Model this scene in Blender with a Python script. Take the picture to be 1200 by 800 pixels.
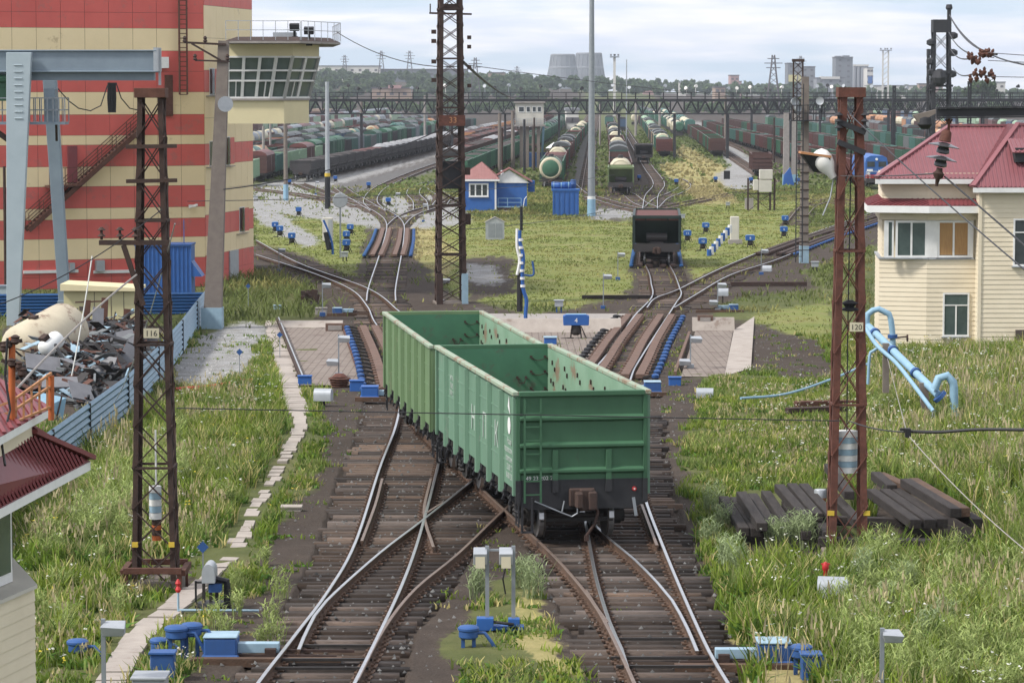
import bpy, math, random
import numpy as np
from mathutils import Vector, Matrix
R_ = math.radians
for o in list(bpy.data.objects): bpy.data.objects.remove(o)
SC = bpy.context.scene
COL = SC.collection
PI = math.pi
# ---------------------------------------------------------------- camera
F = 3550.0; HY = 103.0; CH = 10.0
PITCH = math.atan((400 - HY) / F)
cd = bpy.data.cameras.new('camera'); cam = bpy.data.objects.new('camera', cd); COL.objects.link(cam)
cd.lens = 36.0 * F / 1200.0; cd.sensor_width = 36; cd.sensor_fit = 'HORIZONTAL'
cd.clip_start = 0.5; cd.clip_end = 60000
cam.location = (0, 0, CH); cam.rotation_euler = (PI / 2 - PITCH, 0, 0)
SC.camera = cam
# ---------------------------------------------------------------- sky, sun, exposure
SUN_EL, SUN_AZ = 47.0, 248.0          # azimuth the light comes from, clockwise from +Y (view direction)
w = bpy.data.worlds.new('World'); SC.world = w; w.use_nodes = True
nt = w.node_tree; N = nt.nodes; L = nt.links
for n in list(N): N.remove(n)
out = N.new('ShaderNodeOutputWorld'); bg = N.new('ShaderNodeBackground')
sky = N.new('ShaderNodeTexSky'); sky.sky_type = 'NISHITA'; sky.sun_disc = False
sky.sun_elevation = R_(SUN_EL); sky.sun_rotation = R_(SUN_AZ); sky.air_density = 1.0; sky.dust_density = 1.5; sky.ozone_density = 1.5
tc = N.new('ShaderNodeTexCoord')
mp = N.new('ShaderNodeMapping'); mp.inputs['Scale'].default_value = (6.0, 6.0, 52.0)
no = N.new('ShaderNodeTexNoise'); no.inputs['Scale'].default_value = 1.5; no.inputs['Detail'].default_value = 6; no.inputs['Roughness'].default_value = .55
cr = N.new('ShaderNodeValToRGB'); cr.color_ramp.elements[0].position = .40; cr.color_ramp.elements[1].position = .56
no2 = N.new('ShaderNodeTexNoise'); no2.inputs['Scale'].default_value = 4.0; no2.inputs['Detail'].default_value = 5
cr2 = N.new('ShaderNodeValToRGB'); cr2.color_ramp.elements[0].position = .36; cr2.color_ramp.elements[1].position = .62
cr2.color_ramp.elements[0].color = (7.4, 7.9, 9.3, 1); cr2.color_ramp.elements[1].color = (10.2, 9.9, 10.1, 1)
mx = N.new('ShaderNodeMixRGB')
hz = N.new('ShaderNodeMixRGB'); hz.inputs['Fac'].default_value = .72; hz.inputs['Color2'].default_value = (6.6, 8.3, 10.2, 1)
L.new(tc.outputs['Generated'], mp.inputs['Vector']); L.new(mp.outputs[0], no.inputs['Vector']); L.new(mp.outputs[0], no2.inputs['Vector'])
L.new(no.outputs['Fac'], cr.inputs[0]); L.new(no2.outputs['Fac'], cr2.inputs[0])
L.new(sky.outputs[0], hz.inputs['Color1']); L.new(hz.outputs[0], mx.inputs['Color1'])
sx = N.new('ShaderNodeSeparateXYZ'); L.new(tc.outputs['Generated'], sx.inputs[0])
up = N.new('ShaderNodeMapRange'); up.inputs['From Min'].default_value = .04; up.inputs['From Max'].default_value = .3; up.inputs['To Max'].default_value = .8; L.new(sx.outputs[2], up.inputs[0])
mxm = N.new('ShaderNodeMath'); mxm.operation = 'MAXIMUM'; L.new(cr.outputs[0], mxm.inputs[0]); L.new(up.outputs[0], mxm.inputs[1])
L.new(mxm.outputs[0], mx.inputs['Fac']); L.new(cr2.outputs[0], mx.inputs['Color2'])
L.new(mx.outputs[0], bg.inputs['Color']); bg.inputs['Strength'].default_value = 0.072
L.new(bg.outputs[0], out.inputs[0])
sd = bpy.data.lights.new('sun', 'SUN'); sd.energy = 2.5; sd.angle = R_(9); sd.color = (1.0, .96, .9)
so = bpy.data.objects.new('sun', sd); COL.objects.link(so)
el, az = R_(SUN_EL), R_(SUN_AZ)
sv = Vector((math.sin(az) * math.cos(el), math.cos(az) * math.cos(el), math.sin(el)))
so.rotation_euler = sv.to_track_quat('Z', 'Y').to_euler()
SC.view_settings.view_transform = 'Standard'; SC.view_settings.look = 'None'
SC.view_settings.exposure = 0.86; SC.view_settings.gamma = 1; SC.view_settings.use_curve_mapping = False
SC.render.engine = 'CYCLES'
SC.cycles.max_bounces = 6; SC.cycles.volume_bounces = 0; SC.cycles.transparent_max_bounces = 8
# ---------------------------------------------------------------- projection helpers
_d = [-60, 0, 45, 70, 85, 113, 153, 201, 269, 332, 433, 555, 1065]
_z = [0, 0, 0, -.33, -.42, -.80, -1.4, -1.85, -2.55, -2.9, -3.45, -3.7, -3.8]
def zr(y):                      # rail head height along the hump's slope
    if isinstance(y, np.ndarray): return sum(np.interp(y + k, _d, _z) for k in (-12, -6, 0, 6, 12)) / 5
    return float(sum(np.interp(y + k, _d, _z) for k in (-12, -6, 0, 6, 12)) / 5)
GD = .2
def zg(y): return zr(y) - GD
_cp, _sp = math.cos(PITCH), math.sin(PITCH)
def ray(px, py):
    u = (px - 600) / F; v = (400 - py) / F
    return u, _cp + v * _sp, -_sp + v * _cp
def PX(px, py, y):              # point seen at pixel, at depth y
    a, b, c = ray(px, py); t = y / b
    return Vector((a * t, y, CH + c * t))
def _solve(px, py, fz):
    a, b, c = ray(px, py); lo, hi = 15.0, 4000.0
    for _ in range(50):
        m = (lo + hi) / 2; t = m / b
        if CH + c * t > fz(m): lo = m
        else: hi = m
    return Vector((a * lo / b, lo, fz(lo)))
def G(px, py): return _solve(px, py, zg)
def RH(px, py): return _solve(px, py, zr)
def to_px(x, y, z):             # world -> picture
    z = z - CH; fw = y * _cp - z * _sp; up = y * _sp + z * _cp
    return 600 + F * x / fw, 400 - F * up / fw
def S(y): return F / y          # pixels per metre at depth
rnd = random.Random(7)
# ---------------------------------------------------------------- materials
MAT = {}
def mk(name, c, c2=None, scale=3.0, rough=.7, metal=0.0, bump=.0, bscale=None, c3=None, p3=.62, s3=1.2, spec=.3, rndv=0.0, stretch=None, amt=.5):
    """two tones mixed by noise, an optional third (rust, dirt) in patches, bump"""
    m = bpy.data.materials.new(name); m.use_nodes = True; t = m.node_tree; n = t.nodes; l = t.links
    b = n['Principled BSDF']; b.inputs['Roughness'].default_value = rough; b.inputs['Metallic'].default_value = metal
    b.inputs['Specular IOR Level'].default_value = spec
    co = n.new('ShaderNodeTexCoord'); src = co.outputs['Object']
    if stretch:
        q = n.new('ShaderNodeMapping'); q.inputs['Scale'].default_value = stretch; l.new(src, q.inputs['Vector']); src = q.outputs[0]
    if c2 is None: c2 = tuple(x * .72 for x in c)
    a = n.new('ShaderNodeTexNoise'); a.inputs['Scale'].default_value = scale; a.inputs['Detail'].default_value = 7; a.inputs['Roughness'].default_value = .65
    l.new(src, a.inputs['Vector'])
    r = n.new('ShaderNodeValToRGB'); r.color_ramp.elements[0].position = .5 - amt * .4; r.color_ramp.elements[1].position = .5 + amt * .4
    r.color_ramp.elements[0].color = (*c, 1); r.color_ramp.elements[1].color = (*c2, 1)
    l.new(a.outputs['Fac'], r.inputs[0]); col = r.outputs[0]
    if c3:
        e = n.new('ShaderNodeTexNoise'); e.inputs['Scale'].default_value = s3; e.inputs['Detail'].default_value = 9; e.inputs['Roughness'].default_value = .75
        l.new(src, e.inputs['Vector'])
        k = n.new('ShaderNodeValToRGB'); k.color_ramp.elements[0].position = p3; k.color_ramp.elements[1].position = p3 + .07
        l.new(e.outputs['Fac'], k.inputs[0])
        x = n.new('ShaderNodeMixRGB'); x.inputs['Color2'].default_value = (*c3, 1); l.new(k.outputs[0], x.inputs['Fac']); l.new(col, x.inputs['Color1']); col = x.outputs[0]
    if rndv:
        oi = n.new('ShaderNodeObjectInfo'); h = n.new('ShaderNodeHueSaturation'); mr = n.new('ShaderNodeMapRange')
        mr.inputs['To Min'].default_value = 1 - rndv; mr.inputs['To Max'].default_value = 1 + rndv
        l.new(oi.outputs['Random'], mr.inputs['Value']); l.new(mr.outputs[0], h.inputs['Value']); l.new(col, h.inputs['Color']); col = h.outputs[0]
    l.new(col, b.inputs['Base Color'])
    if bump:
        bs = n.new('ShaderNodeTexNoise'); bs.inputs['Scale'].default_value = bscale or scale * 4; bs.inputs['Detail'].default_value = 5; l.new(src, bs.inputs['Vector'])
        bu = n.new('ShaderNodeBump'); bu.inputs['Strength'].default_value = bump; bu.inputs['Distance'].default_value = .03
        l.new(bs.outputs['Fac'], bu.inputs['Height']); l.new(bu.outputs[0], b.inputs['Normal'])
    MAT[name] = m; return m
mk('rail_side', (.12, .07, .045), (.06, .04, .03), 4, .9)
mk('rail_top', (.52, .52, .53), (.40, .39, .39), 6, .28, .85)
mk('rail_dull', (.22, .17, .14), (.15, .10, .075), 5, .5, .4)
def sleeper_mat(name, k=1.0):
    m = mk(name, (.105 * k, .08 * k, .066 * k), (.038 * k, .03 * k, .026 * k), 3, .95, bump=.6, bscale=30, stretch=(1, 6, 6), amt=.7)
    t = m.node_tree; n = t.nodes; l = t.links; b = n['Principled BSDF']
    at = n.new('ShaderNodeAttribute'); at.attribute_name = 'tone'
    x = n.new('ShaderNodeMixRGB'); x.blend_type = 'MULTIPLY'; x.inputs['Fac'].default_value = 1
    src = b.inputs['Base Color'].links[0].from_socket
    l.new(src, x.inputs['Color1']); l.new(at.outputs['Color'], x.inputs['Color2']); l.new(x.outputs[0], b.inputs['Base Color'])
    return m
sleeper_mat('sleeper', 1.0)
mk('rust', (.11, .05, .035), (.07, .03, .02), 5, .85, bump=.3)
mk('rust_red', (.135, .052, .036), (.075, .032, .024), 5, .8, bump=.3, c3=(.06, .025, .018), p3=.58, s3=3)
mk('rust_dark', (.062, .036, .028), (.034, .023, .02), 5, .85, bump=.3)
mk('steel_dark', (.045, .045, .05), (.03, .03, .032), 5, .6, .3)
mk('steel_grey', (.28, .30, .32), (.22, .24, .26), 3, .45, .3)
mk('galv', (.42, .44, .46), (.33, .35, .37), 3, .45, .4)
mk('black_oil', (.02, .018, .017), (.035, .03, .027), 8, .6)
mk('blue', (.03, .09, .26), (.03, .075, .2), 3, .5, c3=(.06, .08, .12), p3=.64, s3=5)
mk('blue_bright', (.025, .105, .34), (.025, .085, .27), 2, .5)
mk('blue_light', (.25, .40, .51), (.2, .33, .43), 3, .5, c3=(.10, .16, .22), p3=.66, s3=4)
mk('blue_pale', (.30, .42, .50), (.22, .32, .39), 3, .5, c3=(.25, .17, .12), p3=.68, s3=2)
mk('white', (.72, .72, .70), (.62, .62, .60), 3, .6)
mk('white_lamp', (.8, .78, .74), (.7, .68, .64), 3, .4)
mk('concrete', (.32, .29, .27), (.24, .22, .2), 2.5, .9, bump=.4, c3=(.18, .16, .14), p3=.6, s3=2)
mk('concrete_pink', (.38, .335, .295), (.28, .245, .215), 1.5, .9, bump=.3, c3=(.22, .17, .14), p3=.58, s3=1.5)
mk('concrete_pole', (.20, .17, .145), (.15, .125, .11), 2.5, .9, bump=.3)
mk('gravel_grey', (.38, .38, .39), (.24, .24, .25), 30, .95, bump=.6)
mk('asphalt_grey', (.16, .155, .15), (.11, .105, .10), 6, .95)
mk('glass', (.05, .06, .065), (.03, .035, .04), 1.5, .12, spec=.6)
mk('glass_green', (.08, .11, .105), (.04, .06, .06), 1.2, .12, spec=.6)
mk('yellow', (.6, .42, .05), None, 3, .6)
mk('red', (.5, .03, .03), None, 3, .5)
mk('orange', (.45, .12, .03), (.3, .08, .03), 4, .7)
mk('black', (.02, .02, .022), None, 3, .5)
# ---------------------------------------------------------------- mesh builder
class MB:
    def __init__(s): s.v = []; s.f = []; s.m = []; s.M = Matrix.Identity(4); s.mi = 0
    def add(s, vs, fs):
        n = len(s.v); s.v += [tuple(s.M @ Vector(p)) for p in vs]; s.f += [tuple(i + n for i in f) for f in fs]; s.m += [s.mi] * len(fs)
        return s
    def box(s, x0, x1, y0, y1, z0, z1):
        return s.add([(x0, y0, z0), (x1, y0, z0), (x1, y1, z0), (x0, y1, z0), (x0, y0, z1), (x1, y0, z1), (x1, y1, z1), (x0, y1, z1)],
                     [(0, 3, 2, 1), (4, 5, 6, 7), (0, 1, 5, 4), (1, 2, 6, 5), (2, 3, 7, 6), (3, 0, 4, 7)])
    def cbox(s, c, d): return s.box(c[0] - d[0] / 2, c[0] + d[0] / 2, c[1] - d[1] / 2, c[1] + d[1] / 2, c[2] - d[2] / 2, c[2] + d[2] / 2)
    def bar(s, p, q, w=.05, h=None, w2=None, h2=None):
        h = h or w; w2 = w2 or w; h2 = h2 or (h if w2 == w else w2)
        p = Vector(p); q = Vector(q); d = (q - p).normalized(); up = Vector((0, 0, 1)) if abs(d.z) < .95 else Vector((0, 1, 0))
        a = d.cross(up).normalized(); b = a.cross(d)
        vs = []
        for c, ww, hh in ((p, w, h), (q, w2, h2)):
            for i, j in ((-1, -1), (1, -1), (1, 1), (-1, 1)): vs.append(c + a * (i * ww / 2) + b * (j * hh / 2))
        return s.add(vs, [(3, 2, 1, 0), (4, 5, 6, 7), (0, 1, 5, 4), (1, 2, 6, 5), (2, 3, 7, 6), (3, 0, 4, 7)])
    def tube(s, pts, r=.03, n=8, r2=None, cap=True):
        pts = [Vector(p) for p in pts]; k = len(pts); vs = []; prev = None
        for i, p in enumerate(pts):
            d = (pts[min(i + 1, k - 1)] - pts[max(i - 1, 0)]).normalized()
            if prev is None:
                a = d.cross(Vector((0, 0, 1)) if abs(d.z) < .9 else Vector((1, 0, 0))).normalized()
            else: a = (prev - d * prev.dot(d)).normalized()
            prev = a; b = d.cross(a); rr = r if r2 is None else r + (r2 - r) * i / (k - 1)
            if isinstance(r, (list, tuple)): rr = r[i]
            for j in range(n):
                t = 2 * PI * j / n; vs.append(p + a * (math.cos(t) * rr) + b * (math.sin(t) * rr))
        fs = []
        for i in range(k - 1):
            for j in range(n): fs.append((i * n + j, i * n + (j + 1) % n, (i + 1) * n + (j + 1) % n, (i + 1) * n + j))
        if cap: fs += [tuple(range(n))[::-1], tuple((k - 1) * n + j for j in range(n))]
        return s.add(vs, fs)
    def lathe(s, c, prof, n=16, axis='z'):
        """prof: list of (radius, height along the axis)"""
        pts = []
        for r, h in prof:
            if axis == 'z': pts.append((c[0], c[1], c[2] + h))
            elif axis == 'y': pts.append((c[0], c[1] + h, c[2]))
            else: pts.append((c[0] + h, c[1], c[2]))
        vs = []; k = len(prof)
        for (r, h), p in zip(prof, pts):
            for j in range(n):
                t = 2 * PI * j / n; a, b = r * math.cos(t), r * math.sin(t)
                if axis == 'z': vs.append((p[0] + a, p[1] + b, p[2]))
                elif axis == 'y': vs.append((p[0] + a, p[1], p[2] - b))
                else: vs.append((p[0], p[1] + a, p[2] + b))
        fs = []
        for i in range(k - 1):
            for j in range(n): fs.append((i * n + j, i * n + (j + 1) % n, (i + 1) * n + (j + 1) % n, (i + 1) * n + j))
        fs += [tuple(range(n))[::-1], tuple((k - 1) * n + j for j in range(n))]
        return s.add(vs, fs)
    def prism(s, poly, y0, y1, plane='xz'):
        """polygon in the xz plane (anticlockwise) pushed along y; plane 'xy' pushes along z, 'yz' along x"""
        n = len(poly); vs = []
        for t in (y0, y1):
            for a, b in poly: vs.append((a, t, b) if plane == 'xz' else (a, b, t) if plane == 'xy' else (t, a, b))
        fs = [tuple(range(n)), tuple(range(2 * n - 1, n - 1, -1))] + [(i, i + n, (i + 1) % n + n, (i + 1) % n) for i in range(n)]
        return s.add(vs, fs)
    def quad(s, a, b, c, d): return s.add([a, b, c, d], [(0, 1, 2, 3)])
    def obj(s, name, mats, parent=None, smooth=False, bevel=0, fix=True):
        me = bpy.data.meshes.new(name); me.from_pydata(s.v, [], s.f)
        if isinstance(mats, str): mats = [mats]
        for q in mats: me.materials.append(MAT[q])
        if max(s.m, default=0) > 0: me.polygons.foreach_set('material_index', s.m)
        if fix:
            import bmesh
            bm = bmesh.new(); bm.from_mesh(me); bmesh.ops.recalc_face_normals(bm, faces=bm.faces); bm.to_mesh(me); bm.free()
        if smooth:
            me.polygons.foreach_set('use_smooth', [True] * len(me.polygons))
            me.set_sharp_from_angle(angle=R_(40))
        me.update()
        o = bpy.data.objects.new(name, me); COL.objects.link(o)
        if parent is not None: o.parent = parent
        if bevel:
            b = o.modifiers.new('bevel', 'BEVEL'); b.width = bevel; b.segments = 1; b.limit_method = 'ANGLE'
        return o
def tag(o, label=None, cat=None, group=None, kind=None):
    if label: o['label'] = label
    if cat: o['category'] = cat
    if group: o['group'] = group
    if kind: o['kind'] = kind
    return o
def thing(name, label=None, cat=None, loc=(0, 0, 0), rz=0, group=None):
    o = bpy.data.objects.new(name, None); COL.objects.link(o); o.empty_display_size = .1
    o.location = loc; o.rotation_euler = (0, 0, rz); tag(o, label, cat, group); return o
def dup(root, loc, rz=None, label=None, group=None):
    r = root.copy(); COL.objects.link(r); r.location = loc
    if rz is not None: r.rotation_euler = (0, 0, rz)
    if label: r['label'] = label
    if group: r['group'] = group
    def rec(a, b):
        for ch in a.children:
            c = ch.copy(); COL.objects.link(c); c.parent = b; rec(ch, c)
    rec(root, r); return r
def struct(o): o['kind'] = 'structure'; return o
def text(s, size, name, matn, parent, loc, rot, align='CENTER', th=.004, sx=1):
    cu = bpy.data.curves.new(name, 'FONT'); cu.body = s; cu.size = size; cu.align_x = align; cu.align_y = 'CENTER'; cu.extrude = th; cu.resolution_u = 3
    t = bpy.data.objects.new(name + '_src', cu); COL.objects.link(t)
    bpy.context.view_layer.update()
    me = bpy.data.meshes.new_from_object(t.evaluated_get(bpy.context.evaluated_depsgraph_get()))
    bpy.data.objects.remove(t); me.name = name; me.materials.clear(); me.materials.append(MAT[matn])
    if sx != 1:
        for v in me.vertices: v.co.x *= sx
    o = bpy.data.objects.new(name, me); COL.objects.link(o); o.location = loc; o.rotation_euler = rot
    if parent is not None: o.parent = parent
    return o
def smooth_line(pts, step=1.0):
    """centripetal-ish Catmull-Rom through world points, resampled"""
    P = [Vector(p) for p in pts]
    if len(P) < 3: 
        n = max(2, int((P[1] - P[0]).length / step)); return [P[0].lerp(P[1], i / n) for i in range(n + 1)]
    Q = [P[0] * 2 - P[1]] + P + [P[-1] * 2 - P[-2]]; out = []
    for i in range(1, len(Q) - 2):
        n = max(1, int((Q[i + 1] - Q[i]).length / step))
        for k in range(n):
            t = k / n; a, b, c, d = Q[i - 1], Q[i], Q[i + 1], Q[i + 2]
            out.append(.5 * ((2 * b) + (c - a) * t + (2 * a - 5 * b + 4 * c - d) * t * t + (3 * b - a - 3 * c + d) * t ** 3))
    out.append(Q[-2]); return out
# ================================================================ GROUND
def inpoly(px, py, poly):
    r = np.zeros(px.shape, bool); n = len(poly); j = n - 1
    for i in range(n):
        xi, yi = poly[i]; xj, yj = poly[j]
        c = ((yi > py) != (yj > py)) & (px < (xj - xi) * (py - yi) / ((yj - yi) + 1e-9) + xi)
        r ^= c; j = i
    return r
def npnoise(x, y, s, seed=0):     # cheap smooth value noise
    rs = np.random.RandomState(seed); T = rs.rand(256, 256)
    u = x / s; v = y / s; i = np.floor(u).astype(int); j = np.floor(v).astype(int); a = u - i; b = v - j
    a = a * a * (3 - 2 * a); b = b * b * (3 - 2 * b)
    g = lambda p, q: T[p & 255, q & 255]
    return (g(i, j) * (1 - a) + g(i + 1, j) * a) * (1 - b) + (g(i, j + 1) * (1 - a) + g(i + 1, j + 1) * a) * b
# sleeper bed extents in the picture (y, x_left, x_right) of the two near tracks
BED_L = [(830, 262, 462), (800, 276, 470), (740, 316, 484), (690, 350, 528), (650, 372, 550), (610, 386, 566), (560, 400, 640), (520, 418, 640), (480, 428, 640), (455, 434, 560)]
BED_R = [(830, 702, 892), (800, 694, 878), (740, 672, 856), (700, 655, 834), (650, 630, 812), (610, 604, 796), (560, 560, 784), (520, 520, 778), (480, 480, 778), (455, 500, 770)]
def bedpoly(b, m=0): return [(xl - m, y) for y, xl, xr in b] + [(xr + m, y) for y, xl, xr in b[::-1]]
DIRT = [bedpoly(BED_L, 22), bedpoly(BED_R, 16),
    [(200, 830), (300, 830), (420, 560), (425, 470), (400, 430), (375, 480), (380, 520), (345, 600), (312, 650), (300, 690), (262, 712), (232, 745)],
    [(480, 830), (520, 830), (535, 760), (560, 690), (600, 660), (640, 720), (690, 800), (700, 720), (620, 600), (560, 600), (480, 700)],
    [(770, 440), (830, 440), (800, 520), (790, 560), (765, 520)],
    [(375, 350), (560, 352), (620, 372), (640, 420), (640, 480), (400, 480), (375, 430)],
    [(408, 362), (425, 295), (430, 262), (480, 262), (488, 300), (520, 340), (560, 362)],
    [(620, 372), (735, 345), (745, 300), (800, 300), (815, 335), (950, 285), (1060, 245), (1060, 275), (985, 300), (860, 350), (830, 372), (900, 380), (960, 400), (985, 430), (970, 446), (880, 438), (800, 430), (760, 470), (640, 470)],
    [(290, 285), (365, 300), (420, 335), (440, 375), (400, 372), (360, 335), (290, 312)],
    [(540, 300), (600, 300), (605, 345), (545, 350)], [(880, 320), (950, 322), (960, 340), (880, 345)],
    [(740, 150), (760, 190), (800, 245), (742, 250), (700, 250), (720, 190)], [(690, 180), (700, 230), (745, 260), (690, 258), (672, 200)],
    [(300, 200), (420, 200), (560, 150), (640, 130), (640, 115), (300, 125)],
    [(380, 225), (440, 215), (520, 190), (560, 165), (640, 140), (700, 120), (560, 120), (400, 200), (330, 215)],
    [(760, 112), (1210, 112), (1210, 190), (1060, 205), (960, 205), (900, 190), (850, 165), (770, 130)],
    [(1010, 560), (1150, 600), (1150, 640), (1010, 640)], [(860, 600), (960, 600), (965, 650), (870, 650)],
    [(180, 690), (215, 690), (212, 660), (160, 660), (150, 690)], [(0, 380), (200, 380), (150, 470), (60, 500), (0, 480)],
]
GRAV = [[(236, 392), (262, 384), (300, 376), (316, 384), (312, 402), (296, 412), (300, 430), (268, 446), (214, 452), (196, 440), (214, 416)],
    [(330, 222), (420, 232), (520, 228), (548, 236), (548, 264), (460, 270), (400, 262), (340, 252), (300, 238)],
    [(285, 225), (310, 238), (380, 285), (360, 292), (320, 270), (285, 245)],
    [(296, 215), (400, 205), (470, 190), (560, 166), (600, 160), (560, 172), (440, 205), (330, 232), (296, 232)],
    [(835, 205), (868, 190), (885, 200), (880, 225), (850, 222)], [(690, 245), (745, 245), (745, 256), (690, 256)],
    [(545, 365), (640, 372), (560, 362)], [(815, 135), (840, 170), (820, 165), (800, 150)], [(850, 160), (905, 205), (890, 208), (850, 190), (838, 175)],
    [(540, 308), (585, 312), (590, 335), (545, 330)]]
ASPH = [[(400, 215), (470, 198), (560, 172), (640, 146), (646, 156), (560, 190), (500, 203), (440, 222), (395, 232), (370, 225)],
    [(672, 225), (676, 180), (688, 150), (700, 150), (696, 190), (700, 228)]]
DRY = [[(770, 195), (800, 190), (870, 240), (820, 240)], [(800, 170), (880, 215), (850, 222), (790, 180)], [(840, 700), (900, 690), (960, 800), (900, 830), (860, 760)],
    [(1040, 640), (1210, 660), (1210, 830), (1000, 830)], [(620, 640), (660, 700), (690, 790), (640, 800), (600, 700)], [(430, 262), (520, 330), (540, 300), (500, 262)]]
LAWN = [[(490, 258), (745, 258), (745, 345), (700, 362), (550, 355), (500, 320)], [(800, 235), (940, 235), (940, 300), (800, 335)], [(300, 235), (430, 262), (420, 330), (300, 285)],
        [(870, 372), (975, 352), (975, 410), (900, 400)]]
def masks(px, py, X, Y):
    jx = (npnoise(X, Y, 1.3, 1) - .5) * 2.2 + (npnoise(X, Y, 4, 5) - .5) * 2; jy = (npnoise(X, Y, 1.3, 3) - .5) * 2 + (npnoise(X, Y, .35, 4) - .5)
    k = np.clip(900 / np.maximum(Y, 40), 1, 18)
    qx = px + jx * k; qy = py + jy * k * .35
    f = lambda P: np.any([inpoly(qx, qy, p) for p in P], axis=0).astype(float)
    return f(DIRT), f(GRAV), f(ASPH), f(DRY), f(LAWN)
def topx(X, Y, Z):
    z = Z - CH; fw = Y * _cp - z * _sp; up = Y * _sp + z * _cp
    return 600 + F * X / fw, 400 - F * up / fw
ys = [-80., -40, -10, 15, 30, 42]; 
yy = 835.0
while yy > 118: ys.append(_solve(600, yy, zg).y); yy -= 2.2 if yy > 180 else 1.2
yl = ys[-1]
while yl < 9000: yl *= 1.06; ys.append(yl)
ts = list(np.linspace(-2.2, -.22, 10)) + list(np.linspace(-.2, .2, 560)) + list(np.linspace(.22, 2.2, 10))
YS, TS = np.meshgrid(np.array(ys), np.array(ts), indexing='ij')
XS = TS * np.maximum(YS, 0) + TS * 22
ZS = zg(YS)
nz = (npnoise(XS, YS, 2.2, 9) - .5) * .10 + (npnoise(XS, YS, .5, 10) - .5) * .04
PXm, PYm = topx(XS, YS, ZS); mD, mG, mA, mR, mL = [sum(q) / 9 for q in zip(*[masks(PXm + a, PYm + b, XS, YS) for a in (-9, 0, 9) for b in (-4, 0, 4)])]
ok = YS > 45
for a in (mD, mG, mA, mR, mL): a *= ok
inb = (inpoly(PXm, PYm, bedpoly(BED_L, 4)) | inpoly(PXm, PYm, bedpoly(BED_R, 4))) & ok
ZS = ZS - .10 * inb
ZS = ZS + nz * (1 - .7 * mL) * np.clip(1 - (YS - 300) / 200, 0, 1) - np.clip(mD, 0, 1) * .03
hill = np.exp(-((XS + 260) / 420) ** 2) * np.clip((YS - 1700) / 900, 0, 1) * 22 
ZS += hill
nr, nc = YS.shape
V = np.stack([XS, YS, ZS], -1).reshape(-1, 3)
idx = np.arange(nr * nc).reshape(nr, nc)
Fq = np.stack([idx[:-1, :-1], idx[:-1, 1:], idx[1:, 1:], idx[1:, :-1]], -1).reshape(-1, 4)
def fastmesh(name, V, Fq):
    me = bpy.data.meshes.new(name); n = len(V); m, k = Fq.shape
    me.vertices.add(n); me.vertices.foreach_set('co', np.ascontiguousarray(V, dtype=np.float32).ravel())
    me.loops.add(m * k); me.loops.foreach_set('vertex_index', np.ascontiguousarray(Fq, dtype=np.int32).ravel())
    me.polygons.add(m); me.polygons.foreach_set('loop_start', np.arange(0, m * k, k, dtype=np.int32)); me.polygons.foreach_set('loop_total', np.full(m, k, dtype=np.int32))
    me.update(calc_edges=True); me.validate(); return me
me = fastmesh('ground', V, Fq)
for nm, chs in (('mask', (mD, mG, mA)), ('mask2', (mR, mL, mL * 0))):
    at = me.color_attributes.new(nm, 'FLOAT_COLOR', 'POINT')
    C4 = np.ones((nr * nc, 4), np.float32)
    for i, a in enumerate(chs): C4[:, i] = a.ravel()
    at.data.foreach_set('color', C4.ravel())
me.polygons.foreach_set('use_smooth', [True] * len(me.polygons))
gm = bpy.data.materials.new('ground'); gm.use_nodes = True; t = gm.node_tree; n = t.nodes; l = t.links
b = n['Principled BSDF']; b.inputs['Roughness'].default_value = .95; b.inputs['Specular IOR Level'].default_value = .1
co = n.new('ShaderNodeTexCoord')
def noi(s, d=8, r=.7):
    a = n.new('ShaderNodeTexNoise'); a.inputs['Scale'].default_value = s; a.inputs['Detail'].default_value = d; a.inputs['Roughness'].default_value = r
    l.new(co.outputs['Object'], a.inputs['Vector']); return a.outputs['Fac']
def ramp(src, *st):
    r = n.new('ShaderNodeValToRGB'); e = r.color_ramp.elements
    while len(e) < len(st): e.new(.5)
    for q, (p, c) in zip(e, st): q.position = p; q.color = (*c, 1)
    l.new(src, r.inputs[0]); return r.outputs[0]
def mixc(f, a, b_, ty='MIX'):
    x = n.new('ShaderNodeMixRGB'); x.blend_type = ty
    if isinstance(f, float): x.inputs['Fac'].default_value = f
    else: l.new(f, x.inputs['Fac'])
    l.new(a, x.inputs['Color1']); l.new(b_, x.inputs['Color2']); return x.outputs[0]
a1 = n.new('ShaderNodeAttribute'); a1.attribute_name = 'mask'; a2 = n.new('ShaderNodeAttribute'); a2.attribute_name = 'mask2'
s1 = n.new('ShaderNodeSeparateColor'); s2 = n.new('ShaderNodeSeparateColor'); l.new(a1.outputs['Color'], s1.inputs[0]); l.new(a2.outputs['Color'], s2.inputs[0])
big = noi(.11, 6); med = noi(.9, 8); fine = noi(9, 4)
grass = mixc(fine, ramp(big, (.35, (.06, .07, .028)), (.5, (.085, .09, .035)), (.66, (.12, .105, .055))), ramp(med, (.3, (.05, .075, .022)), (.7, (.15, .16, .06))))
lawn = mixc(.5, ramp(med, (.3, (.13, .16, .045)), (.52, (.17, .19, .055)), (.70, (.235, .20, .10))), ramp(noi(.3), (.35, (.11, .145, .045)), (.52, (.19, .205, .065)), (.64, (.22, .175, .095))))
dry = mixc(fine, ramp(med, (.3, (.16, .16, .055)), (.7, (.42, .34, .17))), ramp(big, (.4, (.13, .15, .04)), (.6, (.36, .30, .14))))
dirt = mixc(fine, ramp(med, (.3, (.036, .027, .022)), (.55, (.062, .047, .038)), (.75, (.11, .085, .068))), ramp(noi(25, 3), (.3, (.026, .021, .018)), (.7, (.11, .09, .075))))
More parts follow.
